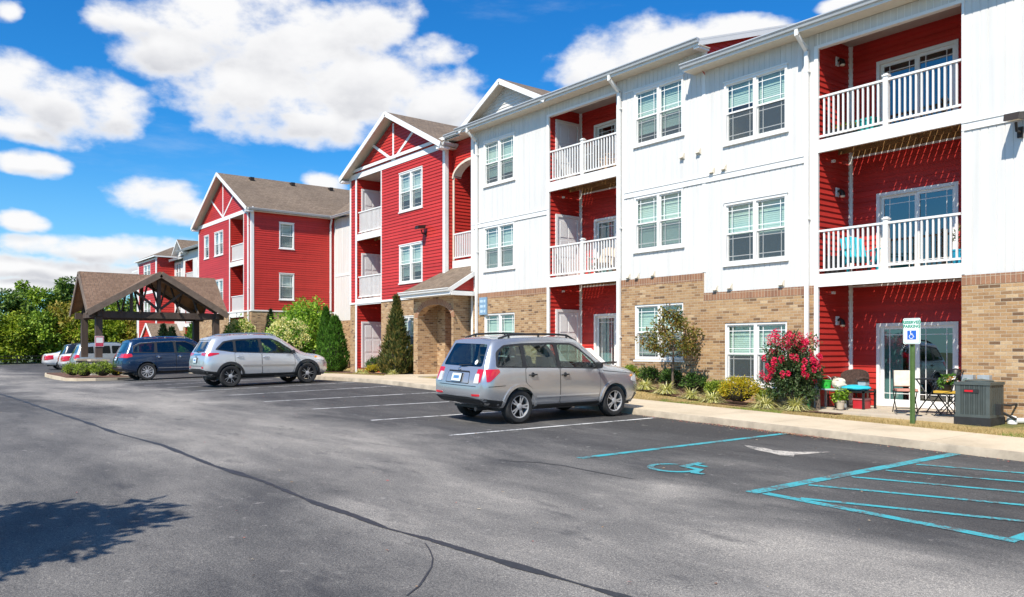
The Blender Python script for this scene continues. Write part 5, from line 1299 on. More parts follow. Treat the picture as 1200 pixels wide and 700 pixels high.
def simple_car(label, paint_, st, tall):
    c = dict(st=st, lev=2, paint=paint_, axles=(-1.38,1.4), arch=.37, wr=.33, track=.89, wheel='five', mirror=(.75,1.0 if not tall else 1.1),
        doors=[])
    if tall: c.update(side_glass=[[(-1.85,1.14),(-1.2,1.12),(-1.2,1.52),(-1.62,1.48)],[(-1.12,1.12),(-.32,1.10),(-.34,1.54),(-1.12,1.52)],[(-.24,1.09),(.86,1.07),(.36,1.44),(.16,1.53),(-.24,1.54)]], rear_glass=[(-.6,1.15),(.6,1.15),(.5,1.53),(-.5,1.53)], front_glass=[(-.7,1.13),(.7,1.13),(.56,1.58),(-.56,1.58)],
        tail_wrap=[([(-2.2,.88),(-1.95,.9),(-1.95,1.05),(-2.2,1.07)],[(.55,.86),(.82,.84),(.82,1.07),(.55,1.07)],'redlamp')], rails=(-1.6,.4,.55,.05))
    else: c.update(side_glass=[[(-1.35,1.06),(-.95,1.03),(-.95,1.34),(-1.1,1.28)],[(-.88,1.02),(-.15,1.0),(-.15,1.38),(-.86,1.36)],[(-.08,.99),(.85,.98),(.4,1.25),(.1,1.37),(-.08,1.385)]], rear_glass=[(-.56,1.12),(.56,1.12),(.48,1.36),(-.48,1.36)], front_glass=[(-.62,1.04),(.62,1.04),(.5,1.38),(-.5,1.38)],
        tail_wrap=[([(-2.30,.66),(-1.9,.72),(-1.9,.97),(-2.30,.98)],[(.28,.66),(.84,.66),(.84,.98),(.28,.98)],'redlamp')])
    return make_car(label, 'cars parked beyond the timber canopy', c)
far1 = simple_car('white saloon car with bright red tail lamps, farthest left in the lot', 'p_white', sed, False)
far2 = simple_car('charcoal SUV with a dark roof between two white cars beyond the canopy', 'p_black', fst, True)
far3 = simple_car('white saloon car half hidden behind the nearer stone canopy piers', 'p_white', sed, False)
far4 = simple_car('pale grey SUV just behind the canopy post that carries a small sign', 'p_grey', fst, True)
def park(o, x, y, rz=0):
    o.location = (x, y, zg(x, y)+.004); e = .9
    o.rotation_euler = (math.atan2(zg(x,y+e)-zg(x,y-e), 2*e), -math.atan2(zg(x+e,y)-zg(x-e,y), 2*e), rz)
park(forester, -13.40, 11.28, R(.3)); park(rav, -27.55, 10.55); park(navy, -38.0, 10.75)
park(far4, -52.3, 11.2); park(far3, -55.6, 11.3, R(1)); park(far2, -58.6, 11.6); park(far1, -62.4, 11.4)
# ------------------------------------------------------------------ plants
def rv(r): return Vector((r.gauss(0,1), r.gauss(0,1), r.gauss(0,1))).normalized()
def leaf(mb, p, nrm, tip, L, Wd, m=0, fold=.25):
    """one folded leaf: p base, tip direction, nrm roughly up"""
    t = tip.normalized(); s = t.cross(nrm)
    if s.length < 1e-3: s = t.cross(Vector((.3,.9,.2)))
    s.normalize(); n = s.cross(t)
    a = p; b = p + t*L*.5 + s*Wd*.5 + n*fold*Wd*.4; c = p + t*L; d = p + t*L*.5 - s*Wd*.5 + n*fold*Wd*.4
    mb.face([a, d, c, b], m)
def canopy(mb, clumps, per, L, Wd, r, droop=.25, m=0):
    """clumps: (centre, radius); leaves face outwards and up from each clump"""
    for c, rad in clumps:
        for _ in range(per):
            d = rv(r); q = c + d*rad*(r.random()**.45)*1.0
            nrm = (d*.6 + Vector((0,0,.8)) + rv(r)*.7).normalized(); tip = (d + rv(r)*.9 + Vector((0,0,-droop))).normalized()
            leaf(mb, q, nrm, tip, L*r.uniform(.65,1.3), Wd*r.uniform(.7,1.25), m)
def limb(mb, a, b, r0, r1, r, wob=.06, n=5, k=7):
    a, b = Vector(a), Vector(b); P = []; R_ = []
    for i in range(n+1):
        t = i/n; P.append(a.lerp(b,t) + Vector((r.uniform(-1,1),r.uniform(-1,1),r.uniform(-.5,.5)))*wob*(b-a).length*(0 if i in (0,n) else 1)); R_.append(r0+(r1-r0)*t)
    mb.tube(P, R_, k)
    return P
M['bark'] = plain('bark', (.12,.09,.07), .95, var=.35, scale=9, bumpy=.8); M['twig'] = plain('twig_wood', (.09,.065,.045), .9, var=.3, scale=9)
M['l_dark'] = leaf_mat('boxwood_leaf', [(.018,.040,.010),(.035,.075,.016),(.06,.12,.022),(.10,.17,.03)])
M['l_box'] = leaf_mat('light_shrub_leaf', [(.05,.09,.012),(.11,.17,.02),(.20,.26,.03),(.30,.34,.05)])
M['l_yel'] = leaf_mat('golden_shrub_leaf', [(.16,.17,.012),(.34,.31,.016),(.50,.42,.02),(.62,.48,.03),(.58,.34,.02)])
M['l_olive'] = leaf_mat('small_tree_leaf', [(.045,.06,.012),(.09,.10,.018),(.15,.145,.026),(.22,.15,.038),(.12,.05,.025)], patch=2)
M['l_myrt'] = leaf_mat('myrtle_leaf', [(.015,.035,.012),(.03,.06,.018),(.05,.085,.025),(.09,.11,.05)])
M['f_myrt'] = leaf_mat('myrtle_flower', [(.60,.006,.05),(.78,.012,.085),(.88,.03,.12),(.90,.06,.17)], .25)
M['l_grass'] = leaf_mat('striped_grass_blade', [(.34,.36,.06),(.58,.56,.17),(.76,.70,.30),(.84,.80,.50),(.24,.30,.05)], .3)
M['l_con'] = leaf_mat('arborvitae_spray', [(.02,.06,.008),(.045,.115,.013),(.075,.17,.02),(.11,.23,.03)])
M['l_con2'] = leaf_mat('juniper_spray', [(.03,.045,.018),(.055,.08,.025),(.09,.115,.035),(.17,.14,.05),(.20,.17,.06)], patch=2.2)
M['l_con3'] = leaf_mat('dark_conifer_spray', [(.010,.022,.012),(.018,.038,.016),(.03,.06,.022)])
M['l_hyd'] = leaf_mat('hydrangea_leaf', [(.05,.12,.01),(.10,.21,.018),(.17,.30,.03)]); M['f_hyd'] = leaf_mat('hydrangea_flower', [(.62,.62,.17),(.76,.72,.28),(.84,.80,.44),(.68,.60,.22)], .3)
M['l_lime'] = leaf_mat('lime_leaf', [(.05,.12,.012),(.12,.23,.02),(.20,.32,.03),(.32,.42,.06)], .45)
M['l_t1'] = leaf_mat('woodland_leaf', [(.05,.10,.014),(.11,.19,.022),(.18,.28,.034),(.27,.36,.05)], .35, patch=.5)
M['l_t2'] = leaf_mat('yellow_green_leaf', [(.12,.19,.016),(.23,.33,.026),(.34,.43,.036),(.46,.50,.07)], .4, patch=.5)  # bright yellow green is the leaf's own colour
M['l_t3'] = leaf_mat('dark_leaf', [(.03,.065,.014),(.065,.12,.022),(.11,.18,.03),(.17,.24,.05)], .3, patch=.5)
M['l_t4'] = leaf_mat('bronzed_leaf', [(.09,.11,.016),(.17,.18,.025),(.26,.22,.035),(.33,.23,.06)], .35, patch=.5)
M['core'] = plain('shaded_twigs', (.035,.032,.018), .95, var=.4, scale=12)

def shrub_mesh(seed, rx, ry, rz, n, L, Wd, mats, name, label, cat, group, loc, flowers=None, core=.72, taper=0, rz_=None):
    r = random.Random(seed)
    t = thing(name, label, cat, loc, rz_ or 0, group); local(t)
    mb = MB(); k = max(8, int(n/26))
    for i in range(k):
        d = rv(r); d.z = abs(d.z)*1.0-.12; d.normalize()
        f = .80 + .22*noise.noise(d*2.3+Vector((seed,0,0))); c = Vector((d.x*rx*f*(1-taper*max(0,d.z)), d.y*ry*f*(1-taper*max(0,d.z)), rz*.5 + d.z*rz*.56*f))
        for _ in range(26):
            q = c + Vector((r.gauss(0,rx*.14), r.gauss(0,ry*.14), r.gauss(0,rz*.09)))
            if q.z < .01: q.z = .01+r.random()*.05
            dd = (d*.9 + rv(r)*.7); leaf(mb, q, (dd+Vector((0,0,.5))).normalized(), (d+rv(r)*.9+Vector((0,0,.25))).normalized(), L*r.uniform(.6,1.3), Wd*r.uniform(.7,1.3))
    mb.build('foliage', mats, t, merge=False)
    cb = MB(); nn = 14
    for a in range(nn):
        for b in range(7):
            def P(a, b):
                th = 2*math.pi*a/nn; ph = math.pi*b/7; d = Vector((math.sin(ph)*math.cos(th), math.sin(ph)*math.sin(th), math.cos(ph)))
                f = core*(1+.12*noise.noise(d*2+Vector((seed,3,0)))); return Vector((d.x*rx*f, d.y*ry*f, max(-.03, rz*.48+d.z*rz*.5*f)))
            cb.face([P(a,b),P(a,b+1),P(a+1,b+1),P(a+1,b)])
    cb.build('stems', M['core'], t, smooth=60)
    if flowers:
        fb_ = MB(); nf, fr, fm = flowers
        for i in range(nf):
            d = rv(r); d.z = abs(d.z); d = (d + Vector((0,-.35,.1))).normalized(); c = Vector((d.x*rx*1.02, d.y*ry*1.02, rz*.5+d.z*rz*.56))
            for _ in range(46):
                e = rv(r); leaf(fb_, c+Vector((e.x*fr,e.y*fr,e.z*fr*1.25)), e, (e+rv(r)*.6).normalized(), fr*.5, fr*.5)
        fb_.build('flower_heads', fm, t, merge=False)
    return t
GR = lambda x, y: zb(x, y)
bx = [(-16.07,16.72,.30,.44,'light green round shrub with a few orange blooms, nearest the silver SUV nose'),(-15.36,16.75,.29,.46,'round dark green clipped shrub left of the thin small tree'),(-14.62,16.8,.30,.44,'very dark low shrub directly behind the trunk of the thin small tree'),
      (-13.84,16.8,.36,.46,'wide dark green shrub right of the thin small tree under the corner of the brick'),(-13.10,16.8,.31,.44,'mid green shrub left of the big golden shrub, close to the brick wall'),(-11.62,16.75,.24,.36,'small olive green shrub tucked under the window left of the pink flowers')]
for i, (x, y, w, h, lb) in enumerate(bx):
    shrub_mesh(11+i, w, w*.9, h, 1500, .055, .032, M['l_dark' if i in (1,2,3) else 'l_box'], 'round_shrub', lb, 'shrub', 'round shrubs along the brick wall', (x, y, GR(x,y)), (9,.035,M['l_yel']) if i == 0 else None)
shrub_mesh(30, .50, .40, .62, 3200, .05, .026, M['l_yel'], 'golden_shrub', 'large bright golden yellow shrub in front of the brick wall', 'shrub', None, (-12.15,16.42,GR(-12.15,16.42)))
def grass_clump(seed, loc, s, label, group='striped grass clumps edging the mulch bed'):
    r = random.Random(seed); t = thing('ornamental_grass', label, 'grass clump', loc, r.uniform(0,6), group); local(t); mb = MB()
    for i in range(300):
        a = r.uniform(0,6.283); ln = s*1.4*r.uniform(.55,1.15); sp = r.uniform(.45,1.15); w = .011+.005*r.random(); o = Vector((math.cos(a),math.sin(a),0)); sd = Vector((-o.y,o.x,0))*w
        P = [o*.13*r.random()]
        for k in range(1,5):
            u = k/4; P.append(o*(ln*sp*.85*u) + Vector((0,0,ln*(1.05*u*(1-.35*sp) - (.55+.35*sp)*sp*u*u))))
        P = [p if p.z > 0 else Vector((p.x,p.y,.01)) for p in P]
        for k in range(4):
            w0, w1 = 1-k/4*.8, 1-(k+1)/4*.95; mb.face([P[k]-sd*w0, P[k]+sd*w0, P[k+1]+sd*w1, P[k+1]-sd*w1])
    bm_ = mb.build('blades', M['l_grass'], t, merge=True); return t
for i, (x, s, lb) in enumerate([(-14.95,.42,'yellow green striped grass clump at the left end, by the front of the silver SUV'),(-14.22,.46,'wide striped grass clump in front of the small tree trunk'),(-13.40,.38,'small striped grass clump just right of the small tree trunk'),(-12.75,.44,'spiky striped grass clump left of the golden shrub'),(-11.25,.50,'largest pale striped grass clump, right of the golden shrub'),(-10.46,.44,'striped grass clump under the pink flowering bush')]):
    grass_clump(50+i, (x, 16.16, GR(x,16.16)), s, lb)
for i, (x, lb) in enumerate([(-30.94,'small pale grass tuft left of the tall juniper, outer one'),(-30.4,'small pale grass tuft beside the golden shrub at the red wing'),(-28.2,'small pale grass tuft at the right foot of the tall juniper')]): grass_clump(70+i, (x,16.1,GR(x,16.1)), .30, lb, 'pale grass tufts at the red wing')

def myrtle(loc):
    r = random.Random(3); t = thing('crape_myrtle', 'bushy crape myrtle covered in hot pink flower clusters beside the ground floor patio', 'flowering bush', loc); local(t)
    st = MB(); cl = []; fl = []
    for i in range(11):
        a = 2*math.pi*i/11+r.uniform(-.2,.2); sp = r.uniform(.15,.62); h = 1.62-.9*sp*sp+r.uniform(-.25,.18)
        e = Vector((math.cos(a)*sp, math.sin(a)*sp*.8, h)); P = limb(st, (math.cos(a)*.06,math.sin(a)*.06,0), e, .014, .005, r)
        for k in (2,3,4,5): cl.append((P[k]+rv(r)*.08, .17))
        for k in range(3): fl.append((e+rv(r)*.14+Vector((0,0,.03)), r.uniform(.06,.115)))
    for i in range(20):
        d = rv(r); d.z = abs(d.z)*.9; e = Vector((d.x*.68, d.y*.6, .55+d.z*.95)); cl.append((e*.93, .15))
        if d.z > -.1: fl.append((e+Vector((0,-.03,.05)), r.uniform(.05,.085)))
    for i in range(34):
        a = r.uniform(0,6.28); fl.append((Vector((math.cos(a)*r.uniform(.5,.72), math.sin(a)*.55, r.uniform(.6,1.25))), r.uniform(.04,.07)))
    for e in ((-.38,-.1,1.72),(-.1,.0,1.66),(.12,-.1,1.60),(.3,0,1.45)): fl.append((Vector(e), .08))
    for i in range(26):
        d = rv(r); cl.append((Vector((d.x*.5, d.y*.45, .25+abs(d.z)*.75)), .2))
    lv = MB(); canopy(lv, cl, 74, .08, .038, r, .1); lv.build('foliage', M['l_myrt'], t, merge=False)
    fb_ = MB()
    for c, rad in fl:
        for _ in range(70):
            d = rv(r); q = c+Vector((d.x*rad*.8, d.y*rad*.8, d.z*rad*1.25))*r.random()**.4; leaf(fb_, q, d, (d+rv(r)*.8).normalized(), .034, .03)
    fb_.build('flower_clusters', M['f_myrt'], t, merge=False); st.build('stems', M['twig'], t, smooth=60)
myrtle((-10.78,16.5,GR(-10.78,16.5)))
def small_tree(loc):
    r = random.Random(9); t = thing('small_tree', 'thin young tree with layered olive green leaves in front of a ground floor window', 'tree', loc); local(t)
    tr = MB(); limb(tr, (0,0,-.05), (.03,0,.95), .035, .026, r, .02); limb(tr, (.03,0,.95), (-.02,.02,1.9), .026, .008, r, .04)
    cl = []
    for z, sp, n in ((.98,.85,4),(1.12,1.05,5),(1.36,.85,5),(1.58,.6,4),(1.80,.40,3),(1.98,.18,2)):
        for i in range(n):
            a = 2*math.pi*i/n+r.uniform(-.4,.4); e = Vector((math.cos(a)*sp*r.uniform(.75,1.1), math.sin(a)*sp*.8, z+.16+r.uniform(-.05,.12))); P = limb(tr, (.02,0,z-.05), e, .012, .004, r, .08, 5, 5)
            for k in (3,4,5): cl.append((P[k]+rv(r)*.06, .14))
    lv = MB(); canopy(lv, cl, 44, .085, .046, r, .3); lv.build('crown', M['l_olive'], t, merge=False); tr.build('trunk', M['bark'], t, smooth=60)
small_tree((-14.22,16.4,GR(-14.22,16.4)))

def conifer(name, label, loc, rad, h, mat, n, group=None, seed=1, belly=.25, L=.16, shag=.12, pw=.75):
    r = random.Random(seed); t = thing(name, label, 'conifer', loc, r.uniform(0,6), group); local(t); mb = MB()
    for i in range(n):
        u = r.random()**1.25; a = r.uniform(0,6.283); z = .04+u*(h-.05)
        pr = rad*((1-u)**pw)*(min(1,(u+.05)/belly)**.35 if u < belly else 1)
        q = pr*(1+shag*noise.noise((math.cos(a)*2.2,math.sin(a)*2.2,z*2.5+seed)) )*r.uniform(.80,1.02)
        p = Vector((math.cos(a)*q, math.sin(a)*q, z)); o = Vector((math.cos(a),math.sin(a),0))
        leaf(mb, p, (o+rv(r)*.5).normalized(), (o*.55+Vector((0,0,1.0))+rv(r)*.55).normalized(), L*r.uniform(.6,1.25), L*.34, 0, .5)
    mb.build('foliage', mat, t, merge=False)
    c = MB(); c.lathe([(rad*.5,.02),(rad*.66,h*.16),(rad*.66*.58**pw,h*.42),(rad*.62*.3**pw,h*.70),(.01,h*.93)], n=14); c.tube([(0,0,-.1),(0,0,h*.3)], .05, 6); c.build('trunk', M['core'], t, smooth=60)
    return t
conifer('juniper', 'tall ragged juniper with brownish green sprays left of the brick arch', (-28.69,16.55,GR(-28.69,16.6)-.02), .80, 3.1, M['l_con2'], 4600, None, 5, .2, .20, .5, 1.15)
conifer('arborvitae', 'slim bright green arborvitae at the corner of the red wing, left of its fatter twin', (-36.55,17.2,GR(-36.5,17.2)), .52, 3.05, M['l_con'], 4200, 'arborvitae at the red wing corner', 6, .2, .16, .3, .62)
conifer('arborvitae', 'fatter green arborvitae touching the brick corner of the red wing', (-35.15,17.0,GR(-35.1,17)), .72, 2.55, M['l_con'], 4600, 'arborvitae at the red wing corner', 8, .3, .16, .35, .6)
conifer('small_cypress', 'small pointed green cypress behind the white flowered hydrangea', (-43.5,17.2,GR(-43.5,17.2)), .55, 3.2, M['l_con3'], 1800, None, 9)
shrub_mesh(41, .34, .3, .62, 1500, .06, .03, M['l_dark'], 'round_shrub', 'dark green globe shrub by the white patio door of the red wing', 'shrub', None, (-30.95,16.75,GR(-31,16.7)))
shrub_mesh(42, .36, .28, .36, 1300, .05, .026, M['l_yel'], 'golden_shrub', 'low golden shrub between the globe shrub and the tall juniper', 'shrub', None, (-30.05,16.25,GR(-30,16.2)))
shrub_mesh(43, .24, .2, .32, 700, .05, .026, M['l_yel'], 'orange_shrub', 'little orange tinted shrub at the foot of the arborvitae', 'shrub', None, (-34.6,16.1,GR(-34.6,16.1)))
shrub_mesh(44, 1.5, .95, 2.45, 5200, .17, .10, M['l_hyd'], 'hydrangea', 'large hydrangea full of creamy flower heads behind the bright silver crossover', 'flowering bush', 'hydrangeas along the drive', (-38.9,16.3,GR(-38.9,16.3)-.1), (100,.15,M['f_hyd']))
shrub_mesh(45, 1.15, .85, 2.6, 4400, .17, .10, M['l_hyd'], 'hydrangea', 'hydrangea with creamy flowers by the right stone pier of the timber canopy', 'flowering bush', 'hydrangeas along the drive', (-45.6,16.3,GR(-45.6,16.3)-.1), (80,.15,M['f_hyd']))
def leafy_tree(name, label, loc, h, rad, mat, seed, per=60, L=.14, nc=60, group=None, zlo=.25, trunk_r=.08, sq=1):
    """trunk > limbs > clumps of leaves set on an uneven crown with gaps"""
    r = random.Random(seed); t = thing(name, label, 'tree', loc, r.uniform(0,6), group); local(t); tr = MB(); cl = []
    limb(tr, (0,0,-.2), (r.uniform(-.1,.1)*h*.2,0,h*.62), trunk_r, trunk_r*.45, r, .03, 6, 8)
    for i in range(nc):
        u = r.random(); z = h*(zlo+(1-zlo)*u); pr = rad*math.sin(math.pi*min(1,.12+.80*u))**.7
        a = r.uniform(0,6.283); k = r.uniform(.45,1.0)*(1+.3*noise.noise((math.cos(a)*1.5,math.sin(a)*1.5,z*.4+seed)))
        c = Vector((math.cos(a)*pr*k, math.sin(a)*pr*k*sq, z + r.uniform(-.05,.05)*h)); cl.append((c, rad*r.uniform(.16,.30)))
        if i % 3 == 0: limb(tr, (0,0,max(h*.15,z-h*.25)), c, trunk_r*.4, .012, r, .06, 4, 5)
    mb = MB(); canopy(mb, cl, per, L, L*.55, r, .25); mb.build('crown', mat, t, merge=False); tr.build('trunk', M['bark'], t, smooth=60)
    return t
leafy_tree('lime_green_tree', 'bright lime green small tree in the corner between the two red wings', (-43.0,18.9,.75), 3.5, 1.9, M['l_lime'], 21, 90, .19, 120, None, .10)
# small conifers and shrubs beside the far block
for i, (x, y, h, rad, mt, lb) in enumerate([(-66,17.6,3.0,.8,'l_con3','dark pointed conifer seen between the canopy post and the navy SUV roof'),(-63,17.4,2.7,.8,'l_con3','second dark conifer beneath the canopy, nearer the far red entry'),(-59.5,17.8,2.4,1.1,'l_con','rounded green conifer under the middle of the canopy beam'),(-57.0,17.2,2.9,1.2,'l_con','tall bright green conifer beside the right rear canopy post')]):
    conifer('garden_conifer', lb, (x,y,.7), rad, h, M[mt], 1500, 'conifers beside the far block', 80+i, L=.26)
# canopy island shrubs
for i, (x, y, w, lb) in enumerate([(-42.8,7.4,.46,'yellow green clipped shrub at the left end of the canopy island'),(-41.0,7.55,.46,'yellow green clipped shrub, middle of the canopy island'),(-40.3,8.15,.50,'yellow green clipped shrub in front of the nearer stone pier'),(-40.55,8.8,.38,'small orange tinted shrub on the island beside the navy SUV bumper')]):
    shrub_mesh(90+i, w, w*.9, w*1.35, 1500, .07, .04, M['l_box' if i < 3 else 'l_yel'], 'island_shrub', lb, 'shrub', 'clipped shrubs on the canopy island', (x,y,zg(x,y)+.1))
# wood edge beyond the fence
kinds = [('l_t1','mid green'),('l_t2','bright yellow green'),('l_t3','dark green'),('l_t4','olive bronze')]
proto = {}
def wood_tree(k, variant, x, y, s, rz, label):
    key = (k, variant)
    if key not in proto:
        o = leafy_tree('woodland_tree', label, (0,0,0), 8 if variant == 0 else 6, 2.6 if variant == 0 else 2.9, M[kinds[k][0]], 100+k*7+variant, 75, .42, 75, 'trees beyond the fence', .16 if variant else .26, .16)
        proto[key] = o
    else: o = copy_tree(proto[key]); o['label'] = label
    o.location = (x,y,.35); o.rotation_euler = (0,0,rz); o.scale = (s,s,s); return o
# px-free list: x, y, kind, variant, scale, label
WT = [(-96,10.5,2,0,1.00,'dark green tree at the left edge of the photo beyond the fence'),(-99,13.5,0,0,1.12,'tall mid green tree second from the left beyond the fence'),(-100,17.5,2,0,1.22,'tallest open crowned dark tree left of the canopy roof'),
      (-101,20.5,0,0,1.10,'tall loose mid green tree close to the canopy roof edge'),(-98,22.5,2,0,.98,'dark tree just behind the canopy gable tip'),
      (-92,10.6,1,1,.80,'low yellow green bush at the far left of the fence line'),(-91.5,13.2,0,1,.82,'low mid green bush along the fence, left part'),(-92,15.6,3,1,.98,'olive bronze rounded tree above the low bushes'),(-90.5,16.8,1,1,.80,'bright yellow green bush behind the white saloon tails'),
      (-91,19.2,1,1,.86,'yellow green bush left of the outer canopy post'),(-90,21.6,3,1,.80,'olive bush seen through the canopy posts'),(-92,23.5,1,1,.95,'yellow green tree framed by the two left canopy posts'),
      (-94,26.0,1,0,.92,'bright tree seen under the canopy beam, left part'),(-93,29.0,0,1,1.0,'green tree under the canopy beam near the far red wall'),(-97,29,1,0,1.0,'bright green tree showing in the canopy truss'),(-99,25,0,0,1.0,'green tree behind the canopy roof slope'),
      (-93,8.0,0,1,.9,'green bush just outside the left frame'),(-97,33,2,0,1.0,'dark tree beside the far turret base'),
      (-97,4,0,0,1.1,'mid green tree left of the photo edge, first along the fence'),(-95,-2,1,0,1.0,'yellow green tree left of the frame edge, second along the fence'),(-98,-8,2,0,1.15,'dark tree left of the photo edge, third along the fence'),(-96,-15,0,0,1.1,'mid green tree left of the photo edge, fourth along the fence'),(-97,-22,1,0,1.1,'yellow green tree left of the frame edge, last along the fence')]
for i, (x, y, k, v, s, lb) in enumerate(WT): wood_tree(k, v, x, y, s*(.9 if v == 0 else .97), i*1.37, lb)
# the tree out of frame on the left whose shade falls across the asphalt
def shade_tree():
    t = leafy_tree('shade_tree', 'broad leafy tree out of frame that throws its shade on the near asphalt', (-7.1,-2.15,-.1), 5.0, 1.25, M['l_t1'], 200, 34, .18, 120, None, .62, .10)
shade_tree()
# fence in front of the wood
f = thing('lot_fence', 'low dark metal fence along the edge of the lot in front of the trees', 'fence', (-86.5,14,.4))
mb = MB()
for z in (.55,.95,1.25): mb.bar((-86.5,-25,z), (-86.5,24,z), .05, .06)
mb.build('rails', M['black'], f)
for i in range(26):
    p = MB(); y = -24.5+1.94*i; p.box(-86.55,-86.45,y-.05,y+.05,.2,1.35); p.build('post', M['black'], f)
# lawn blades
r = random.Random(4); mb = MB()
for i in range(26000):
    x = r.uniform(-24,-4.5) if i % 4 else r.uniform(-36,-27.3); y = YS+.02+abs(r.gauss(0,.42))
    if y > 16.25 or in_bed(x,y): continue
    if -11.1 < x < -7.05 and y > 16.25: continue
    z = zb(x,y)-.015; h = r.uniform(.02,.06); a = r.uniform(0,6.28); w = .004; dx, dy = math.cos(a)*w, math.sin(a)*w; lx, ly = r.gauss(0,.02), r.gauss(0,.02)
    g = noise.noise((x*.5,y*.8,2)) + .25*noise.noise((x*2,y*2,5)); mi = 1 if g > .16 else 0
    mb.face([(x-dx,y-dy,z),(x+dx,y+dy,z),(x+lx,y+ly,z+h)], mi)
tag(mb.build('lawn_grass', [leaf_mat('dry_blade', [(.30,.21,.08),(.42,.31,.13),(.50,.38,.18),(.22,.19,.06)], .3), leaf_mat('green_blade', [(.07,.12,.02),(.12,.18,.03),(.20,.22,.05)], .3)], merge=False), kind='stuff')
# ------------------------------------------------------------------ timber drive canopy
C = thing('timber_canopy', 'dark timber drive through canopy on stone piers with brown shingled cross gable roof', 'canopy', (-45.7, 11.5, .5))
xa, xb, ya, yb, zeav, zapx = -48.0, -43.6, 8.2, 14.85, 3.74, 5.78
xm, ym = (xa+xb)/2, (ya+yb)/2
r_ = MB()
def tri(a, b, c):
    a, b, c = Vector(a), Vector(b), Vector(c); n = (b-a).cross(c-a)
    if n.z < 0: b, c = c, b
    ax = (b-a).normalized() if abs((b-a).z) < 1e-4 else ((c-a).normalized() if abs((c-a).z) < 1e-4 else (c-b).normalized())
    up = (b-a).cross(c-a).normalized().cross(ax); q = [a,b,c]; r_.face(q, 0, [((p-a).dot(ax),(p-a).dot(up)) for p in q])
    lo = [p-Vector((0,0,.10)) for p in q]; r_.face(lo[::-1], 1)
    for k in range(3): r_.face([lo[k],lo[(k+1)%3],q[(k+1)%3],q[k]], 1)
for xe in (xa-.03, xb+.03):
    for ye_ in (ya-.02, yb+.02): tri((xe,ye_,zeav),(xm,ye_,zapx),(xm,ym,zapx)); tri((xe,ye_,zeav),(xe,ym,zapx),(xm,ym,zapx))
r_.build('roof', [M['shingle2'], M['undside']], C)
for s0, s1 in (((xb+.06,ya-.05,zeav-.13),(xb+.06,ym+.0,zapx-.13)),((xb+.06,yb+.05,zeav-.13),(xb+.06,ym,zapx-.13))):
    m_ = MB(); m_.bar(s0, s1, .06, .30); m_.build('rake_board', M['timberl'], C)
for y in (ya-.04, yb+.04):
    for e in (xa, xb-.05): m_ = MB(); m_.bar((e,y,zeav-.12), (xm,y,zapx-.12), .05, .26); m_.build('rake_board', M['timberl'], C)
posts = [(-44.0,8.73),(-44.0,14.4),(-47.4,8.73),(-47.4,14.4)]
stone = None
def stone_mat():
    m, nt, b = newmat('pier_stone'); v = noise_tex(nt, 1, 1); vo = nt.nodes.new('ShaderNodeTexVoronoi'); tc_ = nt.nodes.new('ShaderNodeTexCoord'); mp = nt.nodes.new('ShaderNodeMapping'); mp.inputs['Scale'].default_value = (4,4,7.5)
    nt.links.new(tc_.outputs['Object'], mp.inputs[0]); nt.links.new(mp.outputs[0], vo.inputs['Vector']); vo.inputs['Scale'].default_value = 1
    nt.links.new(ramp_of(nt, vo.outputs['Color'], [(.2,(.20,.17,.14)),(.5,(.38,.34,.29)),(.8,(.52,.48,.42))]), b.inputs['Base Color']); b.inputs['Roughness'].default_value = .9
    bump(nt, vo.outputs['Distance'], b, .9, .03); return m
M['stone'] = stone_mat()
for x, y in posts:
    zb0 = zg(x,y)+.08 if y < 10 else zs(x,y)-.05
    p = MB(); p.box(x-.15,x+.15,y-.15,y+.15,zb0+.9,3.45); o = p.build('post', M['timber'], C)
    q = MB(); q.hexa([(x-.40,y-.40,zb0-.15),(x+.40,y-.40,zb0-.15),(x+.40,y+.40,zb0-.15),(x-.40,y+.40,zb0-.15),(x-.34,y-.34,zb0+.72),(x+.34,y-.34,zb0+.72),(x+.34,y+.34,zb0+.72),(x-.34,y+.34,zb0+.72)]); q.build('stone_pier', M['stone'], o)
    k = MB(); k.box(x-.42,x+.42,y-.42,y+.42,zb0+.722,zb0+.81); k.build('pier_cap', M['conc'], o)
for x in (-44.0,-47.4):
    m_ = MB(); m_.bar((x,8.3,3.58), (x,14.8,3.58), .20, .32); m_.build('beam', M['timber'], C)
    k = MB(); k.bar((x,ym,3.74), (x,ym,zapx-.2), .16, .16, up=(1,0,0)); 
    if x > -45: k.bar((x,ym-1.3,3.74), (x,ym-1.3,zapx-.95), .13, .13, up=(1,0,0))
    for s in (-1,1):
        if x > -45: k.bar((x+.012*s,ym+s*.08,3.78), (x+.012*s,ym-s*1.25,4.85), .10, .12)
        k.bar((x+.0,ym+s*2.9,3.78), (x,ym+s*.05,zapx-.28), .13, .15)
    k.build('truss', M['timber'], C)
for y in (8.73,14.4): m_ = MB(); m_.bar((-48.0,y,3.60), (-43.7,y,3.60), .18, .28); m_.build('beam', M['timber'], C)
m_ = MB()
for i in range(7): y = ya+.5+i*.94; m_.bar((xb-.1,y,zeav-.06), (xm,y,zapx-.16), .06, .12); m_.bar((xa+.1,y,zeav-.06), (xm,y,zapx-.16), .06, .12)
m_.build('rafters', M['timber'], C)
# notice on the near post
s = thing('post_notice', 'small white notice with red lower band on the canopy post', 'sign', (-43.83,8.73,2.25))
m_ = MB(); m_.box(-43.845,-43.825,8.53,8.93,1.98,2.50); b = m_.build('board', M['trim'], s)
m_ = MB(); m_.box(-43.824,-43.82,8.55,8.91,2.0,2.17); m_.box(-43.824,-43.82,8.55,8.91,2.44,2.48); m_.box(-43.824,-43.82,8.55,8.575,2.172,2.438); m_.box(-43.824,-43.82,8.885,8.91,2.172,2.438); m_.build('red_band', plain('sign_red', (.55,.05,.10), .5), s)

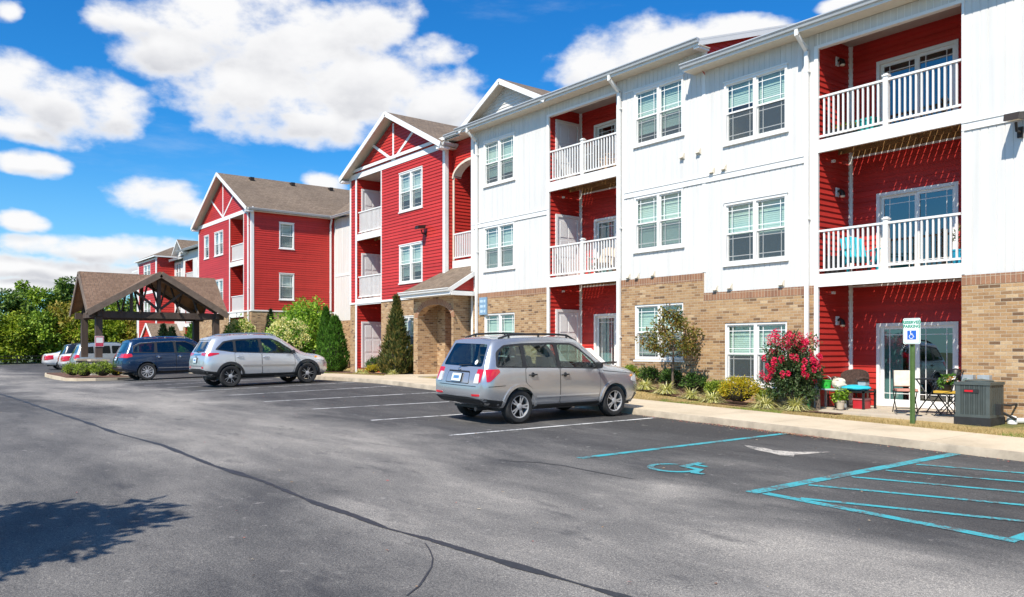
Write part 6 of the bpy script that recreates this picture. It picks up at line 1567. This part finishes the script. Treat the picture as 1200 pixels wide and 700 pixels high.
# ------------------------------------------------------------------ accessible parking sign
def text_mesh(s, size, mat, name, parent, at, right, up, bold=.0):
    cu = bpy.data.curves.new('txt', 'FONT'); cu.body = s; cu.size = size; cu.align_x = 'CENTER'; cu.align_y = 'CENTER'; cu.offset = bold; cu.extrude = .0012
    o = bpy.data.objects.new('txt', cu); COL.objects.link(o); me = eval_mesh(o); bpy.data.objects.remove(o)
    rt, u = Vector(right), Vector(up); n = rt.cross(u); at = Vector(at); inv = WORLD[parent.name].inverted()
    for v in me.vertices: v.co = inv @ (at + rt*v.co.x + u*v.co.y + n*v.co.z)
    me.materials.clear(); me.materials.append(mat); return link(name, me, parent)
sx, sy = -7.60, 15.62; z0 = zb(sx, sy)
P_ = thing('parking_sign', 'reserved parking sign with blue wheelchair square on a green metal post', 'sign', (sx, sy, z0))
m_ = MB(); gpost = plain('green_post', (.10,.17,.055), .5, .3, var=.2)
m_.box(sx-.035,sx+.035,sy+.012,sy+.03,z0-.2,2.40); m_.box(sx-.045,sx-.03,sy-.012,sy+.011,z0-.2,2.40); m_.box(sx+.03,sx+.045,sy-.012,sy+.011,z0-.2,2.40); m_.build('post', gpost, P_)
m_ = MB(); pts = smooth_poly([(-.165,-.245),(.165,-.245),(.165,.245),(-.165,.245)], .035, 5); zc = 2.19; yf = sy-.03
m_.face([(sx+a,yf,zc+b) for a,b in pts]); m_.face([(sx+a,yf+.004,zc+b) for a,b in pts][::-1])
for i in range(len(pts)): a, b = pts[i], pts[(i+1)%len(pts)]; m_.face([(sx+a[0],yf,zc+a[1]),(sx+a[0],yf+.004,zc+a[1]),(sx+b[0],yf+.004,zc+b[1]),(sx+b[0],yf,zc+b[1])])
pl = m_.build('sign_plate', plain('sign_white', (.80,.82,.80), .4, var=.03), P_)
green = plain('sign_green', (.03,.30,.19), .45); blue = plain('sign_blue', (.02,.12,.52), .4)
m_ = MB(); fr0 = smooth_poly([(-.152,-.232),(.152,-.232),(.152,.232),(-.152,.232)], .03, 5); fr1 = smooth_poly([(-.144,-.224),(.144,-.224),(.144,.224),(-.144,.224)], .026, 5)
for i in range(len(fr0)): j = (i+1)%len(fr0); m_.face([(sx+fr0[i][0],yf-.0015,zc+fr0[i][1]),(sx+fr0[j][0],yf-.0015,zc+fr0[j][1]),(sx+fr1[j][0],yf-.0015,zc+fr1[j][1]),(sx+fr1[i][0],yf-.0015,zc+fr1[i][1])])
m_.build('border', green, pl)
text_mesh('RESERVED', .078, green, 'lettering', pl, (sx,yf-.002,zc+.165), (1,0,0), (0,0,1), .003); text_mesh('PARKING', .078, green, 'lettering', pl, (sx,yf-.002,zc+.088), (1,0,0), (0,0,1), .003)
m_ = MB(); m_.box(sx-.085,sx+.085,yf-.003,yf-.0005,zc-.16,zc+.01); m_.build('blue_square', blue, pl)
m_ = MB(); yy = yf-.0042; cx, cz = sx-.005, zc-.095
def bq(a, b, w):
    d = math.dist(a,b); nx, nz = -(b[1]-a[1])/d*w/2, (b[0]-a[0])/d*w/2; m_.face([(cx+a[0]+nx,yy,cz+a[1]+nz),(cx+a[0]-nx,yy,cz+a[1]-nz),(cx+b[0]-nx,yy,cz+b[1]-nz),(cx+b[0]+nx,yy,cz+b[1]+nz)])
for i in range(14):
    a0, a1 = R(120+i*15.5), R(120+(i+1)*15.5); m_.face([(cx+q*math.cos(a)-.004,yy,cz+q*math.sin(a)-.01) for q,a in ((.032,a0),(.032,a1),(.042,a1),(.042,a0))])
bq((-.012,.028),(-.016,.07),.016); bq((-.012,.028),(.026,.026),.013); bq((-.012,.05),(.02,.05),.009); bq((.024,.03),(.042,-.022),.012); bq((.038,-.022),(.054,-.014),.01)
m_.face([(cx-.016+.012*math.cos(q),yy,cz+.086+.012*math.sin(q)) for q in [6.283*i/12 for i in range(12)]])
m_.build('wheelchair_symbol', M['sticker'], pl, merge=False)
# blue plaque by the white corner
w_ = thing('wall_plaque', 'grey blue plaque on the brick beside the white corner downspout', 'sign', (-23.6,17.15,3.4))
m_ = MB(); m_.box(-23.84,-23.40,17.135,17.18,3.08,3.70); b = m_.build('board', plain('plaque_blue', (.20,.33,.47), .5, var=.1), w_)
pp = plain('plaque_pale', (.45,.58,.70), .5)
for z in (3.56,3.38,3.20):
    m_ = MB(); m_.box(-23.78,-23.62,17.131,17.1345,z-.045,z+.045); m_.box(-23.57,-23.47,17.131,17.1345,z-.045,z+.045); m_.build('pale_panel', pp, w_)

# ------------------------------------------------------------------ air conditioners, wall boxes
def ac_unit(label, x0, y0, z0, w, h, group, badge):
    t = thing('air_conditioner', label, 'air conditioner', (x0+w/2, y0+w/2, z0), 0, group); gm = plain('ac_enamel', (.085,.103,.10), .45, .2, var=.12); dk = plain('ac_coil', (.035,.04,.042), .6, var=.2)
    m_ = MB(); e = .03; m_.box(x0+.035,x0+w-.035,y0+.035,y0+w-.035,z0+.1,z0+h-.05); c_ = m_.build('coil', dk, t)
    m_ = MB()
    for x in (x0, x0+w-.07):
        for y in (y0, y0+w-.07): m_.box(x,x+.07,y,y+.07,z0+.08,z0+h-.02)
    for (sx_, sy_, ax) in ((x0,y0,'x'),(x0,y0+w-.02,'x'),(x0,y0,'y'),(x0+w-.02,y0,'y')):
        n = 22
        for i in range(n):
            u = .07+(w-.14)*(i+.5)/n; wd = .007 if i % 4 else .02
            if ax == 'x': m_.box(sx_+u-wd,sx_+u+wd,sy_+.001,sy_+.019,z0+.10,z0+h-.05)
            else: m_.box(sx_+.001,sx_+.019,sy_+u-wd,sy_+u+wd,z0+.10,z0+h-.05)
    m_.build('grille', gm, t)
    m_ = MB(); m_.box(x0-.01,x0+w+.01,y0-.01,y0+w+.01,z0+.07,z0+.12); m_.build('base_band', gm, t); m_ = MB(); m_.box(x0-.015,x0+w+.015,y0-.015,y0+w+.015,z0+h-.055,z0+h); m_.lathe([(w*.40,h),(w*.40,h+.025),(w*.36,h+.03),(.06,h+.05),(0,h+.05)], (x0+w/2,y0+w/2,z0), n=24); m_.build('top_cover', gm, t)
    m_ = MB(); m_.box(x0-.02,x0+w+.02,y0-.02,y0+w+.02,z0-.1,z0+.068); m_.build('base_pad', M['plastic' if badge else 'conc'], t)
    if badge:
        m_ = MB(); m_.box(x0+.15,x0+.42,y0-.012,y0-.001,z0+h-.20,z0+h-.135); m_.build('badge', M['plastic'], t)
        m_ = MB(); m_.box(x0+.17,x0+.32,y0-.016,y0-.0125,z0+h-.185,z0+h-.15); m_.build('badge_mark', M['redlamp'], t)
        m_ = MB(); m_.tube([(x0+w-.05,y0+w,z0+.3),(x0+w+.06,y0+w+.15,z0+.28),(x0+w+.10,17.17,z0+.30)], .02, 8); m_.tube([(x0+w+.02,y0+w*.8,z0+.16),(x0+w+.2,y0+w,z0+.04),(x0+w+.1,17.17,z0+.03)], .025, 8); m_.box(x0+w+.0,x0+w+.09,y0+.25,y0+.36,z0+.12,z0+.32); m_.build('pipes', M['plastic'], t)
    return t
ac_unit('dark grey air conditioner with red badge standing by the brick wall at the right', -7.08, 16.22, .50, .61, .73, 'air conditioners', True)
ac_unit('grey air conditioner half hidden between hydrangea and arborvitae', -40.5, 17.6, .85, .8, .95, 'air conditioners', False)
for x in (-7.22,-6.92):
    m_ = MB(); m_.box(x-.11,x+.11,17.05,17.183,1.05,1.34); m_.tube([(x,17.12,.5),(x,17.12,1.05)], .02, 8); o = m_.build('meter_box', M['galv'], B); k = MB(); k.lathe([(.075,0),(.075,-.05),(.06,-.07),(0,-.07)], (x,17.05,1.2), 'y', 16); k.build('meter_dial', M['glass'], o)
t = thing('drain_cap', 'white round drain fitting on the ground at the foot of the brick wall', 'drain cap', (-6.35,16.9,.46)); m_ = MB(); m_.lathe([(0,.0),(.085,.0),(.09,.09),(.07,.14),(0,.16)], (-6.35,16.9,.44), n=18); m_.build('cap', M['trim'], t, smooth=40); m_ = MB(); m_.tube([(-6.35,16.9,.5),(-6.2,17.1,.5)], .05, 10); m_.build('pipe', M['trim'], t)

# ------------------------------------------------------------------ patio furniture, ground floor right
zp_ = ZR1
def legs(mb, pts, z0, z1, r=.012, lean=.0):
    for x, y in pts: mb.tube([(x,y,z0),(x*1,y,z1)], r, 6)
wick = plain('brown_wicker', (.075,.045,.035), .85, var=.5, scale=26, bumpy=.9); turq = plain('turquoise_cloth', (.02,.42,.55), .85, var=.15, scale=12); cream = plain('cream_cloth', (.62,.56,.46), .9, var=.12, scale=9); rose = plain('rose_cloth', (.55,.25,.19), .9, var=.2, scale=9)
t = thing('wicker_chair', 'dark brown wicker armchair with a rounded back at the left of the patio', 'chair', (-10.2,17.9,zp_))
m_ = MB(); n = 14
for i in range(n):
    a0, a1 = R(180*i/n), R(180*(i+1)/n); q = []
    for a in (a0, a1): q += [(-10.2-.36*math.cos(a), 18.12+.10*math.sin(a)*1.2, .0)]
    h0, h1 = .52+.34*max(0,math.sin(a0))**.4, .52+.34*max(0,math.sin(a1))**.4
    m_.hexa([(q[0][0],q[0][1],zp_+.36),(q[1][0],q[1][1],zp_+.36),(q[1][0],q[1][1]+.04,zp_+.36),(q[0][0],q[0][1]+.04,zp_+.36),(q[0][0],q[0][1],zp_+h0),(q[1][0],q[1][1],zp_+h1),(q[1][0],q[1][1]+.04,zp_+h1),(q[0][0],q[0][1]+.04,zp_+h0)])
m_.build('backrest', wick, t)
m_ = MB(); m_.box(-10.5,-9.9,17.62,18.13,zp_+.33,zp_+.41); m_.build('seat', wick, t)
for x in (-10.55,-9.85): m_ = MB(); m_.tube([(x,17.6,zp_+.62),(x,17.85,zp_+.66),(x,18.14,zp_+.64)], .035, 8); m_.tube([(x,17.62,zp_),(x,17.62,zp_+.62)], .022, 6); m_.tube([(x,18.12,zp_),(x,18.12,zp_+.6)], .022, 6); m_.build('arm', wick, t)
t = thing('side_table', 'low grey metal table with a pale top holding the green tub', 'table', (-10.2,17.25,zp_)); m_ = MB(); m_.box(-10.52,-9.93,17.05,17.45,zp_+.40,zp_+.43); m_.build('tabletop', plain('pale_top', (.45,.55,.58), .5), t)
for x, y in ((-10.47,17.1),(-9.98,17.1),(-10.47,17.4),(-9.98,17.4)): m_ = MB(); m_.box(x-.02,x+.02,y-.02,y+.02,zp_,zp_+.399); m_.build('leg', M['galv'], t)
t = thing('green_tub', 'bright green plastic tub on the low metal patio table', 'tub', (-10.38,17.22,zp_+.43)); m_ = MB(); m_.lathe([(0,0),(.11,0),(.135,.17),(.145,.175),(.145,.19),(.125,.19),(.10,.03),(0,.03)], (-10.37,17.22,zp_+.431), n=22); m_.build('bowl', plain('green_plastic', (.03,.45,.05), .35), t, smooth=40); m_ = MB(); m_.tube([(-10.37+.14*math.cos(a),17.22,zp_+.62+.10*math.sin(a)) for a in [math.pi*i/8 for i in range(9)]], .006, 6); m_.build('handle', M['galv'], t)
t = thing('cloth_bag', 'crumpled pale cloth bag beside the green tub', 'bag', (-10.08,17.28,zp_+.43)); m_ = MB()
def blob(mb, c, rx, ry, rz_, seed, amp=.25, n=14, k=9):
    def P(a, b):
        th, ph = 2*math.pi*a/n, math.pi*b/k; d = Vector((math.sin(ph)*math.cos(th), math.sin(ph)*math.sin(th), math.cos(ph))); f = 1+amp*noise.noise(d*2.2+Vector((seed,0,0))); return Vector((c[0]+d.x*rx*f, c[1]+d.y*ry*f, max(c[2]-rz_*.9, c[2]+d.z*rz_*f)))
    for a in range(n):
        for b in range(k): mb.face([P(a,b),P(a,b+1),P(a+1,b+1),P(a+1,b)])
blob(m_, (-10.08,17.28,zp_+.54), .17, .13, .12, 5, .5); m_.build('body', cream, t, smooth=60); m_ = MB(); m_.tube([(-10.16,17.2,zp_+.6),(-10.1,17.16,zp_+.70),(-10.0,17.2,zp_+.6)], .008, 6); m_.build('strap', cream, t)
t = thing('garden_bench', 'black framed patio bench with a turquoise cushion', 'bench', (-9.8,17.45,zp_)); m_ = MB()
for x in (-10.1,-9.45):
    for y in (17.2,17.7): m_.box(x-.02,x+.02,y-.02,y+.02,zp_,zp_+.42)
m_.box(-10.12,-9.43,17.18,17.72,zp_+.36,zp_+.40); m_.build('frame', M['black'], t); m_ = MB(); blob(m_, (-9.78,17.45,zp_+.455), .36, .28, .07, 2, .15, 20, 8); m_.build('cushion', turq, t, smooth=60)
t = thing('red_crate', 'red box stored under the turquoise bench', 'box', (-9.62,17.45,zp_)); m_ = MB(); m_.box(-9.75,-9.5,17.3,17.6,zp_+.001,zp_+.2); m_.build('tub', plain('red_plastic', (.45,.02,.03), .4), t); m_ = MB(); m_.box(-9.765,-9.485,17.285,17.615,zp_+.2,zp_+.235); m_.build('lid', plain('pink_plastic', (.5,.2,.2), .4), t)
t = thing('grey_box', 'small grey box sitting on the end of the turquoise cushion', 'box', (-9.6,17.5,zp_+.5)); m_ = MB(); m_.box(-9.70,-9.52,17.42,17.58,zp_+.515,zp_+.60); m_.build('box_body', M['galv'], t); m_ = MB(); m_.box(-9.71,-9.51,17.41,17.59,zp_+.60,zp_+.615); m_.build('lid', M['plastic'], t)
def pot_plant(label, x, y, z, r0, h, leafm, potm, seed, group=None, flowers=None):
    t = thing('potted_plant', label, 'potted plant', (x,y,z), 0, group); r = random.Random(seed); m_ = MB(); m_.lathe([(0,.001),(r0*.7,.001),(r0,h*.42),(r0*1.1,h*.42),(r0*1.1,h*.47),(r0*.9,h*.47),(r0*.85,h*.40),(0,h*.40)], (x,y,z), n=18); m_.build('pot', potm, t, smooth=40)
    m_ = MB(); canopy(m_, [(Vector((x+r.gauss(0,r0*.5),y+r.gauss(0,r0*.5),z+h*r.uniform(.55,1.0))), r0*.75) for _ in range(9)], 34, .07, .04, r); m_.build('foliage', leafm, t, merge=False)
    if flowers: m_ = MB(); canopy(m_, [(Vector((x+r.gauss(0,r0*.7),y+r.gauss(0,r0*.7),z+h*r.uniform(.85,1.1))), r0*.3) for _ in range(8)], 20, .04, .04, r); m_.build('flowers', flowers, t, merge=False)
pot_plant('bright green leafy pot plant in front of the turquoise bench', -9.85, 16.95, zp_-.01, .10, .42, M['l_lime'], M['conc'], 1)
t = thing('garden_lantern', 'small dark green lantern standing at the edge of the pink bush', 'lantern', (-10.41,16.6,.5)); m_ = MB(); zl_ = zb(-10.41,16.6); m_.lathe([(0,0),(.05,0),(.05,.03),(.035,.05),(.045,.16),(.06,.165),(.02,.22),(0,.24)], (-10.41,16.6,zl_), n=12); m_.build('body', plain('green_glaze', (.02,.16,.07), .3), t, smooth=40); m_ = MB(); m_.tube([(-10.41+.03*math.cos(a),16.6,zl_+.23+.03*math.sin(a)) for a in [6.283*i/12 for i in range(13)]], .004, 5); m_.build('ring', M['black'], t)
t = thing('wood_stump', 'short weathered wooden post beside the patio table legs', 'wood post', (-10.26,16.72,.5)); zl_ = zb(-10.26,16.72); m_ = MB(); m_.tube([(-10.26,16.72,zl_-.05),(-10.25,16.72,zl_+.15),(-10.265,16.73,zl_+.31)], [.06,.052,.055], 10); m_.build('log', M['bark'], t, smooth=40); m_ = MB(); m_.lathe([(0,0),(.05,0)], (-10.265,16.73,zl_+.313), n=12); m_.build('cut_face', cream, t)
def folding_chair(label, x, y, rz, backm, seatm, group):
    t = thing('bistro_chair', label, 'chair', (x,y,zp_), rz, group); local(t); f = MB()
    for s in (-.2,.2): f.tube([(s,-.2,0),(s,.22,.46)], .011, 6); f.tube([(s,.24,0),(s,-.1,.44),(s,.12,.50),(s,.24,.90)], .011, 6)
    for z, y0 in ((.10,-.155),(.86,.232),(.66,.185)): f.tube([(-.2,y0,z),(.2,y0,z)], .009, 6)
    f.box(-.21,.21,-.2,.18,.435,.455); f.build('frame', M['black'], t)
    if seatm: m_ = MB(); m_.box(-.20,.20,-.21,.19,.457,.50); m_.build('seat_cushion', seatm, t)
    if backm: m_ = MB(); m_.hexa([(-.2,.06,.56),(.2,.06,.56),(.2,.13,.54),(-.2,.13,.54),(-.19,.15,.88),(.19,.15,.88),(.19,.225,.87),(-.19,.225,.87)]); m_.build('back_cushion', backm, t)
    return t
folding_chair('black bistro chair with cream back cushion and rose seat, left of the table', -8.42, 17.0, R(38), cream, rose, 'bistro chairs on the patio'); folding_chair('black bistro chair behind the air conditioner with flowers on its seat', -7.5, 16.85, R(-80), None, plain('yellow_cloth', (.55,.34,.04), .9), 'bistro chairs on the patio')
t = thing('bistro_table', 'black folding bistro table with crossed legs before the patio door', 'table', (-7.92,17.15,zp_)); m_ = MB(); m_.box(-8.22,-7.62,16.88,17.42,zp_+.70,zp_+.722); m_.build('tabletop', M['black'], t)
for y in (16.93,17.37): m_ = MB(); m_.tube([(-8.17,y,zp_),(-7.67,y,zp_+.70)], .013, 6); m_.tube([(-7.67,y+.03,zp_),(-8.17,y+.03,zp_+.70)], .013, 6); m_.build('leg', M['black'], t)
pot_plant('small pot of green foliage with white and orange blooms on the bistro chair', -7.5, 16.80, zp_+.50, .10, .26, M['l_con'], M['black'], 3, None, leaf_mat('mixed_bloom', [(.75,.72,.70),(.75,.72,.70),(.7,.3,.03),(.7,.45,.04)], .2))
t = thing('black_grill', 'small black grill on the patio behind the air conditioner', 'grill', (-7.5,17.05,zp_)); m_ = MB(); m_.lathe([(0,-.12),(.11,-.10),(.16,0),(.16,.01),(.11,.11),(0,.14)], (-7.56,17.02+.32,zp_+.80), n=18); m_.build('bowl', M['black'], t, smooth=40)
for a in (0,2.1,4.2): m_ = MB(); m_.tube([(-7.56+.08*math.cos(a),17.34+.08*math.sin(a),zp_+.72),(-7.56+.2*math.cos(a),17.34+.2*math.sin(a),zp_)], .01, 6); m_.build('leg', M['black'], t)
# balcony things
def adirondack(label, x, y, z, rz, mat):
    t = thing('slatted_armchair', label, 'chair', (x,y,z+.003), rz); local(t); m_ = MB()
    for i in range(5): u = -.22+.11*i; m_.hexa([(u-.048,.10,.30),(u+.048,.10,.30),(u+.048,.125,.30),(u-.048,.125,.30),(u-.048,.36,.92-.5*abs(u)**1.6),(u+.048,.36,.92-.5*abs(u)**1.6),(u+.048,.385,.92-.5*abs(u)**1.6),(u-.048,.385,.92-.5*abs(u)**1.6)])
    m_.build('backrest', mat, t); m_ = MB()
    for i in range(5): v = -.32+.1*i; m_.box(-.27,.27,v,v+.085,.36-.02*i,.38-.02*i)
    m_.build('seat', mat, t)
    for s in (-.32,.32): m_ = MB(); m_.box(s-.06,s+.06,-.38,.22,.54,.56); m_.box(s-.02,s+.02,-.34,-.26,0,.54); m_.bar((s,-.3,.34),(s,.42,.02),.03,.1); m_.box(s-.018,s+.018,.12,.18,.2,.54); m_.build('arm', mat, t)
adirondack('turquoise slatted armchair on the middle right balcony', -9.95, 17.85, ZR2, R(50), plain('turquoise_plastic', (.01,.38,.46), .45))
t = thing('deck_box', 'dark storage box behind the left part of the middle right balcony rail', 'storage box', (-10.35,17.6,ZR2)); m_ = MB(); m_.box(-10.52,-10.2,17.45,17.75,ZR2+.002,ZR2+.40); m_.build('box_body', M['plastic'], t); m_ = MB(); m_.box(-10.535,-10.185,17.435,17.765,ZR2+.402,ZR2+.43); m_.build('lid', M['black'], t)
t = thing('planter_trough', 'long dark trough of plants behind the top right balcony rail', 'planter', (-10.15,17.5,ZR3)); m_ = MB(); m_.box(-10.48,-9.8,17.4,17.6,ZR3+.002,ZR3+.25); m_.build('trough', M['plastic'], t); m_ = MB(); canopy(m_, [(Vector((-10.4+.09*i,17.5,ZR3+.3)), .07) for i in range(7)], 26, .06, .03, rnd); m_.build('foliage', M['l_box'], t, merge=False)
t = thing('teal_cooler', 'teal plastic cooler behind the top right balcony rail', 'cooler', (-9.67,17.8,ZR3)); m_ = MB(); m_.box(-9.87,-9.47,17.65,17.95,ZR3+.002,ZR3+.36); m_.build('box_body', plain('teal_plastic', (.01,.34,.33), .45), t); m_ = MB(); m_.box(-9.885,-9.455,17.635,17.965,ZR3+.362,ZR3+.41); m_.build('lid', plain('teal_lid', (.04,.45,.42), .45), t)
t = thing('rail_planter', 'small blue pot at the right end of the middle right balcony', 'pot', (-7.6,17.6,ZR2)); m_ = MB(); m_.lathe([(0,.002),(.1,.002),(.14,.3),(.15,.3),(.15,.33),(.12,.33),(0,.28)], (-7.62,17.6,ZR2), n=16); m_.build('pot', plain('blue_glaze', (.02,.35,.55), .3), t, smooth=40); m_ = MB(); canopy(m_, [(Vector((-7.62,17.6,ZR2+.5+.1*i)), .13) for i in range(3)], 30, .1, .03, rnd); m_.build('foliage', M['l_dark'], t, merge=False)
t = thing('covered_grill', 'black covered grill on the top left balcony', 'grill', (-18.85,18.0,ZL3)); m_ = MB(); m_.hexa([(-19.2,17.8,ZL3+.003),(-18.55,17.8,ZL3+.003),(-18.55,18.25,ZL3+.003),(-19.2,18.25,ZL3+.003),(-19.12,17.85,ZL3+1.05),(-18.63,17.85,ZL3+1.05),(-18.63,18.2,ZL3+1.05),(-19.12,18.2,ZL3+1.05)]); m_.build('cover', M['plastic'], t); m_ = MB(); m_.tube([(-19.05,17.84,ZL3+.8),(-18.7,17.84,ZL3+.8)], .02, 8); m_.build('handle', M['galv'], t)
adirondack('pale wooden armchair on the top left balcony', -17.9, 17.9, ZL3, R(-30), plain('pale_wood', (.45,.30,.18), .7)); adirondack('pale wicker look armchair on the middle left balcony', -18.3, 17.9, ZL2, R(15), plain('pale_wood', (.50,.42,.32), .7))
t = thing('lounge_chair', 'reclining lounge chair with white and dark panels on the left ground patio', 'lounge chair', (-17.6,17.0,ZL1)); m_ = MB()
for y in (16.85,17.35): m_.tube([(-18.1,y,ZL1),(-17.1,y,ZL1+.38)], .014, 6); m_.tube([(-17.0,y,ZL1),(-18.0,y,ZL1+.40)], .014, 6)
m_.build('frame', M['galv'], t); m_ = MB(); m_.hexa([(-18.3,16.84,ZL1+.80),(-17.65,16.84,ZL1+.36),(-17.65,17.36,ZL1+.36),(-18.3,17.36,ZL1+.80),(-18.28,16.84,ZL1+.84),(-17.62,16.84,ZL1+.40),(-17.62,17.36,ZL1+.40),(-18.28,17.36,ZL1+.84)]); m_.build('backrest', M['trim'], t); m_ = MB(); m_.hexa([(-17.62,16.84,ZL1+.36),(-17.0,16.84,ZL1+.42),(-17.0,17.36,ZL1+.42),(-17.62,17.36,ZL1+.36),(-17.62,16.84,ZL1+.395),(-17.0,16.84,ZL1+.455),(-17.0,17.36,ZL1+.455),(-17.62,17.36,ZL1+.395)]); m_.build('seat', M['plastic'], t)
# ------------------------------------------------------------------ sun, sky and clouds, camera
TS = Vector((.45,-1.0,1.30)).normalized()           # towards the sun
sun = bpy.data.lights.new('sun', 'SUN'); sun.energy = 5.0; sun.angle = R(.53); sun.color = (1,.93,.815)
so = link('sun', sun); so.rotation_euler = (-TS).to_track_quat('-Z','Y').to_euler()
W = bpy.data.worlds.new('World'); SC.world = W; W.use_nodes = True
nt = W.node_tree; bg = nt.nodes['Background']; bg.inputs[1].default_value = .055
sky = nt.nodes.new('ShaderNodeTexSky'); sky.sky_type = 'NISHITA'; sky.sun_disc = False
sky.sun_elevation = math.asin(TS.z); sky.sun_rotation = math.atan2(TS.x, TS.y); sky.altitude = 200; sky.air_density = 1.0; sky.dust_density = .6; sky.ozone_density = 2.2
hs = nt.nodes.new('ShaderNodeHueSaturation'); hs.inputs['Saturation'].default_value = 1.35; hs.inputs['Value'].default_value = 1.75; nt.links.new(sky.outputs[0], hs.inputs['Color'])
tc = nt.nodes.new('ShaderNodeTexCoord')
def vm(op, a, b=None):
    n = nt.nodes.new('ShaderNodeVectorMath'); n.operation = op
    for i, x in enumerate((a, b)):
        if x is None: continue
        if hasattr(x, 'node'): nt.links.new(x, n.inputs[i])
        else: n.inputs[i].default_value = x
    return n
d = tc.outputs['Generated']
u = vm('DOT_PRODUCT', d, (.6156,.7880,0)).outputs['Value']; v = vm('DOT_PRODUCT', d, (-.7880,.6156,0)).outputs['Value']
az = math_n(nt, 'ARCTAN2', u, v)
sp = nt.nodes.new('ShaderNodeSeparateXYZ'); nt.links.new(d, sp.inputs[0])
el = math_n(nt, 'ARCSINE', sp.outputs[2])
cb = nt.nodes.new('ShaderNodeCombineXYZ'); nt.links.new(az, cb.inputs[0]); nt.links.new(el, cb.inputs[1])
def cn(scale, det, rough, vec, col=False, dist=0):
    n = nt.nodes.new('ShaderNodeTexNoise'); n.inputs['Scale'].default_value = scale; n.inputs['Detail'].default_value = det; n.inputs['Roughness'].default_value = rough; n.inputs['Distortion'].default_value = dist
    nt.links.new(vec, n.inputs['Vector']); return n.outputs['Color' if col else 'Fac']
flat = vm('MULTIPLY', cb.outputs[0], (1,1.6,1)).outputs[0]
wv = vm('MULTIPLY', vm('SUBTRACT', cn(7, 4, .6, flat, True), (.5,.5,.5)).outputs[0], (.07,.035,0)).outputs[0]
P0 = vm('ADD', cb.outputs[0], wv).outputs[0]
# cloud banks: azimuth and elevation from the lens axis, half widths (degrees)
CL = [(-25.1,20.1,2.4,1.2),(-20.6,20.3,4.6,2.2),(-15.2,19.6,6.1,3.2),(-10.0,17.6,5.5,2.9),(-5.4,16.8,3.5,2.0),(-17.4,16.6,5.0,2.6),(-12.9,15.3,4.2,1.8),(-22.6,18.6,3.3,1.7),(-10.6,21.3,3.5,2.3),
      (-5.7,19.9,2.6,.95),(-31.6,15.7,3.2,1.6),(-28.9,14.8,3.6,2.0),(-26.1,14.6,2.4,1.4),(-31.4,13.1,2.3,.9),(-30.9,11.1,2.2,.75),(-23.4,9.8,3.0,1.35),(-21.9,8.8,2.3,1.0),(-31.3,7.7,1.7,.65),
      (-29.4,6.4,3.3,.8),(-26.1,6.3,5,1.05),(-22.6,6.1,3.0,.95),(-30.3,5.1,3.4,.8),(-27.0,4.8,4.6,.75),(-30.9,3.9,3,.6),(-31.7,19.6,.8,.6),(8.3,19.8,4.3,2.2),(5.9,18.6,3.2,1.8),(11.8,20.2,3.6,1.5),(15.7,20.6,3.0,.9),(-13.2,11.4,1.8,.65),(21.9,21.4,1.8,.6),
      (-40,12,4,1.4),(-46,17,7,2.6),(-39,6,5,.7),(30,14,7,2),(70,16,14,4),(130,20,15,5),(-85,12,14,3.5),(-140,15,18,4),(175,26,10,4),(150,9,18,2.5)]
def banks(P):
    k_ = None
    for a, e, ra, re in CL:
        q = vm('MULTIPLY', vm('SUBTRACT', P, (R(a),R(e),0)).outputs[0], (1/R(ra),1/R(re),0)).outputs[0]
        k = math_n(nt, 'SUBTRACT', 1, vm('DOT_PRODUCT', q, q).outputs['Value'])
        k_ = k if k_ is None else math_n(nt, 'SMOOTH_MAX', k_, k, .5)
    return k_
dens = banks(P0); above = banks(vm('ADD', P0, (0,R(.75),0)).outputs[0])
fb_ = cn(13, 8, .55, flat); fine = cn(46, 6, .6, flat)
dn = math_n(nt, 'ADD', dens, math_n(nt, 'MULTIPLY', math_n(nt,'SUBTRACT', fb_, .5), 3.6))
dn = math_n(nt, 'ADD', dn, math_n(nt, 'MULTIPLY', math_n(nt,'SUBTRACT', fine, .5), .5))
def sstep(x, a, b):
    n = nt.nodes.new('ShaderNodeMapRange'); n.interpolation_type = 'SMOOTHSTEP'; n.inputs[1].default_value = a; n.inputs[2].default_value = b; nt.links.new(x, n.inputs[0]); return n.outputs[0]
alpha = sstep(dn, -.42, .75)
sh = cn(6.5, 6, .55, vm('ADD', flat, (3,7,0)).outputs[0])
low = math_n(nt, 'ADD', math_n(nt, 'SUBTRACT', math_n(nt,'MAXIMUM',above,-1), math_n(nt,'MAXIMUM',dens,-1)), math_n(nt, 'MULTIPLY', math_n(nt,'SUBTRACT', sh, .5), 2.2))
thick = math_n(nt, 'MULTIPLY', sstep(dn, .1, 1.1), sstep(low, -.35, .75))
ccol = mixc(nt, (13.3,13.3,13.4), (8.4,8.6,9.3), thick)
wisp = math_n(nt, 'MULTIPLY', sstep(cn(4, 7, .62, vm('MULTIPLY', cb.outputs[0], (1,4,1)).outputs[0]), .52, .8), .22)
hz = math_n(nt, 'MULTIPLY', sstep(el, R(15), R(-2)), .55)
tint = mixc(nt, hs.outputs[0], (.38,1.04,1.34), 1.0, 'MULTIPLY')
base = mixc(nt, mixc(nt, tint, (7.0,10.2,12.6), hz), (10,11.3,12.6), wisp)
nt.links.new(mixc(nt, base, ccol, alpha), bg.inputs[0])

cam = bpy.data.cameras.new('camera'); co = link('camera', cam); SC.camera = co
co.location = (0,0,1.835); co.rotation_euler = (R(90),0,R(52.0)); cam.sensor_width = 36; cam.lens = 28.8; cam.shift_y = .05; cam.clip_end = 3000; cam.clip_start = .05
vs = SC.view_settings; vs.view_transform = 'Standard'; vs.look = 'None'; vs.exposure = .42; vs.gamma = 1; vs.use_curve_mapping = False
SC.cycles.max_bounces = 8; SC.cycles.transparent_max_bounces = 24
SC.cycles.use_adaptive_sampling = True
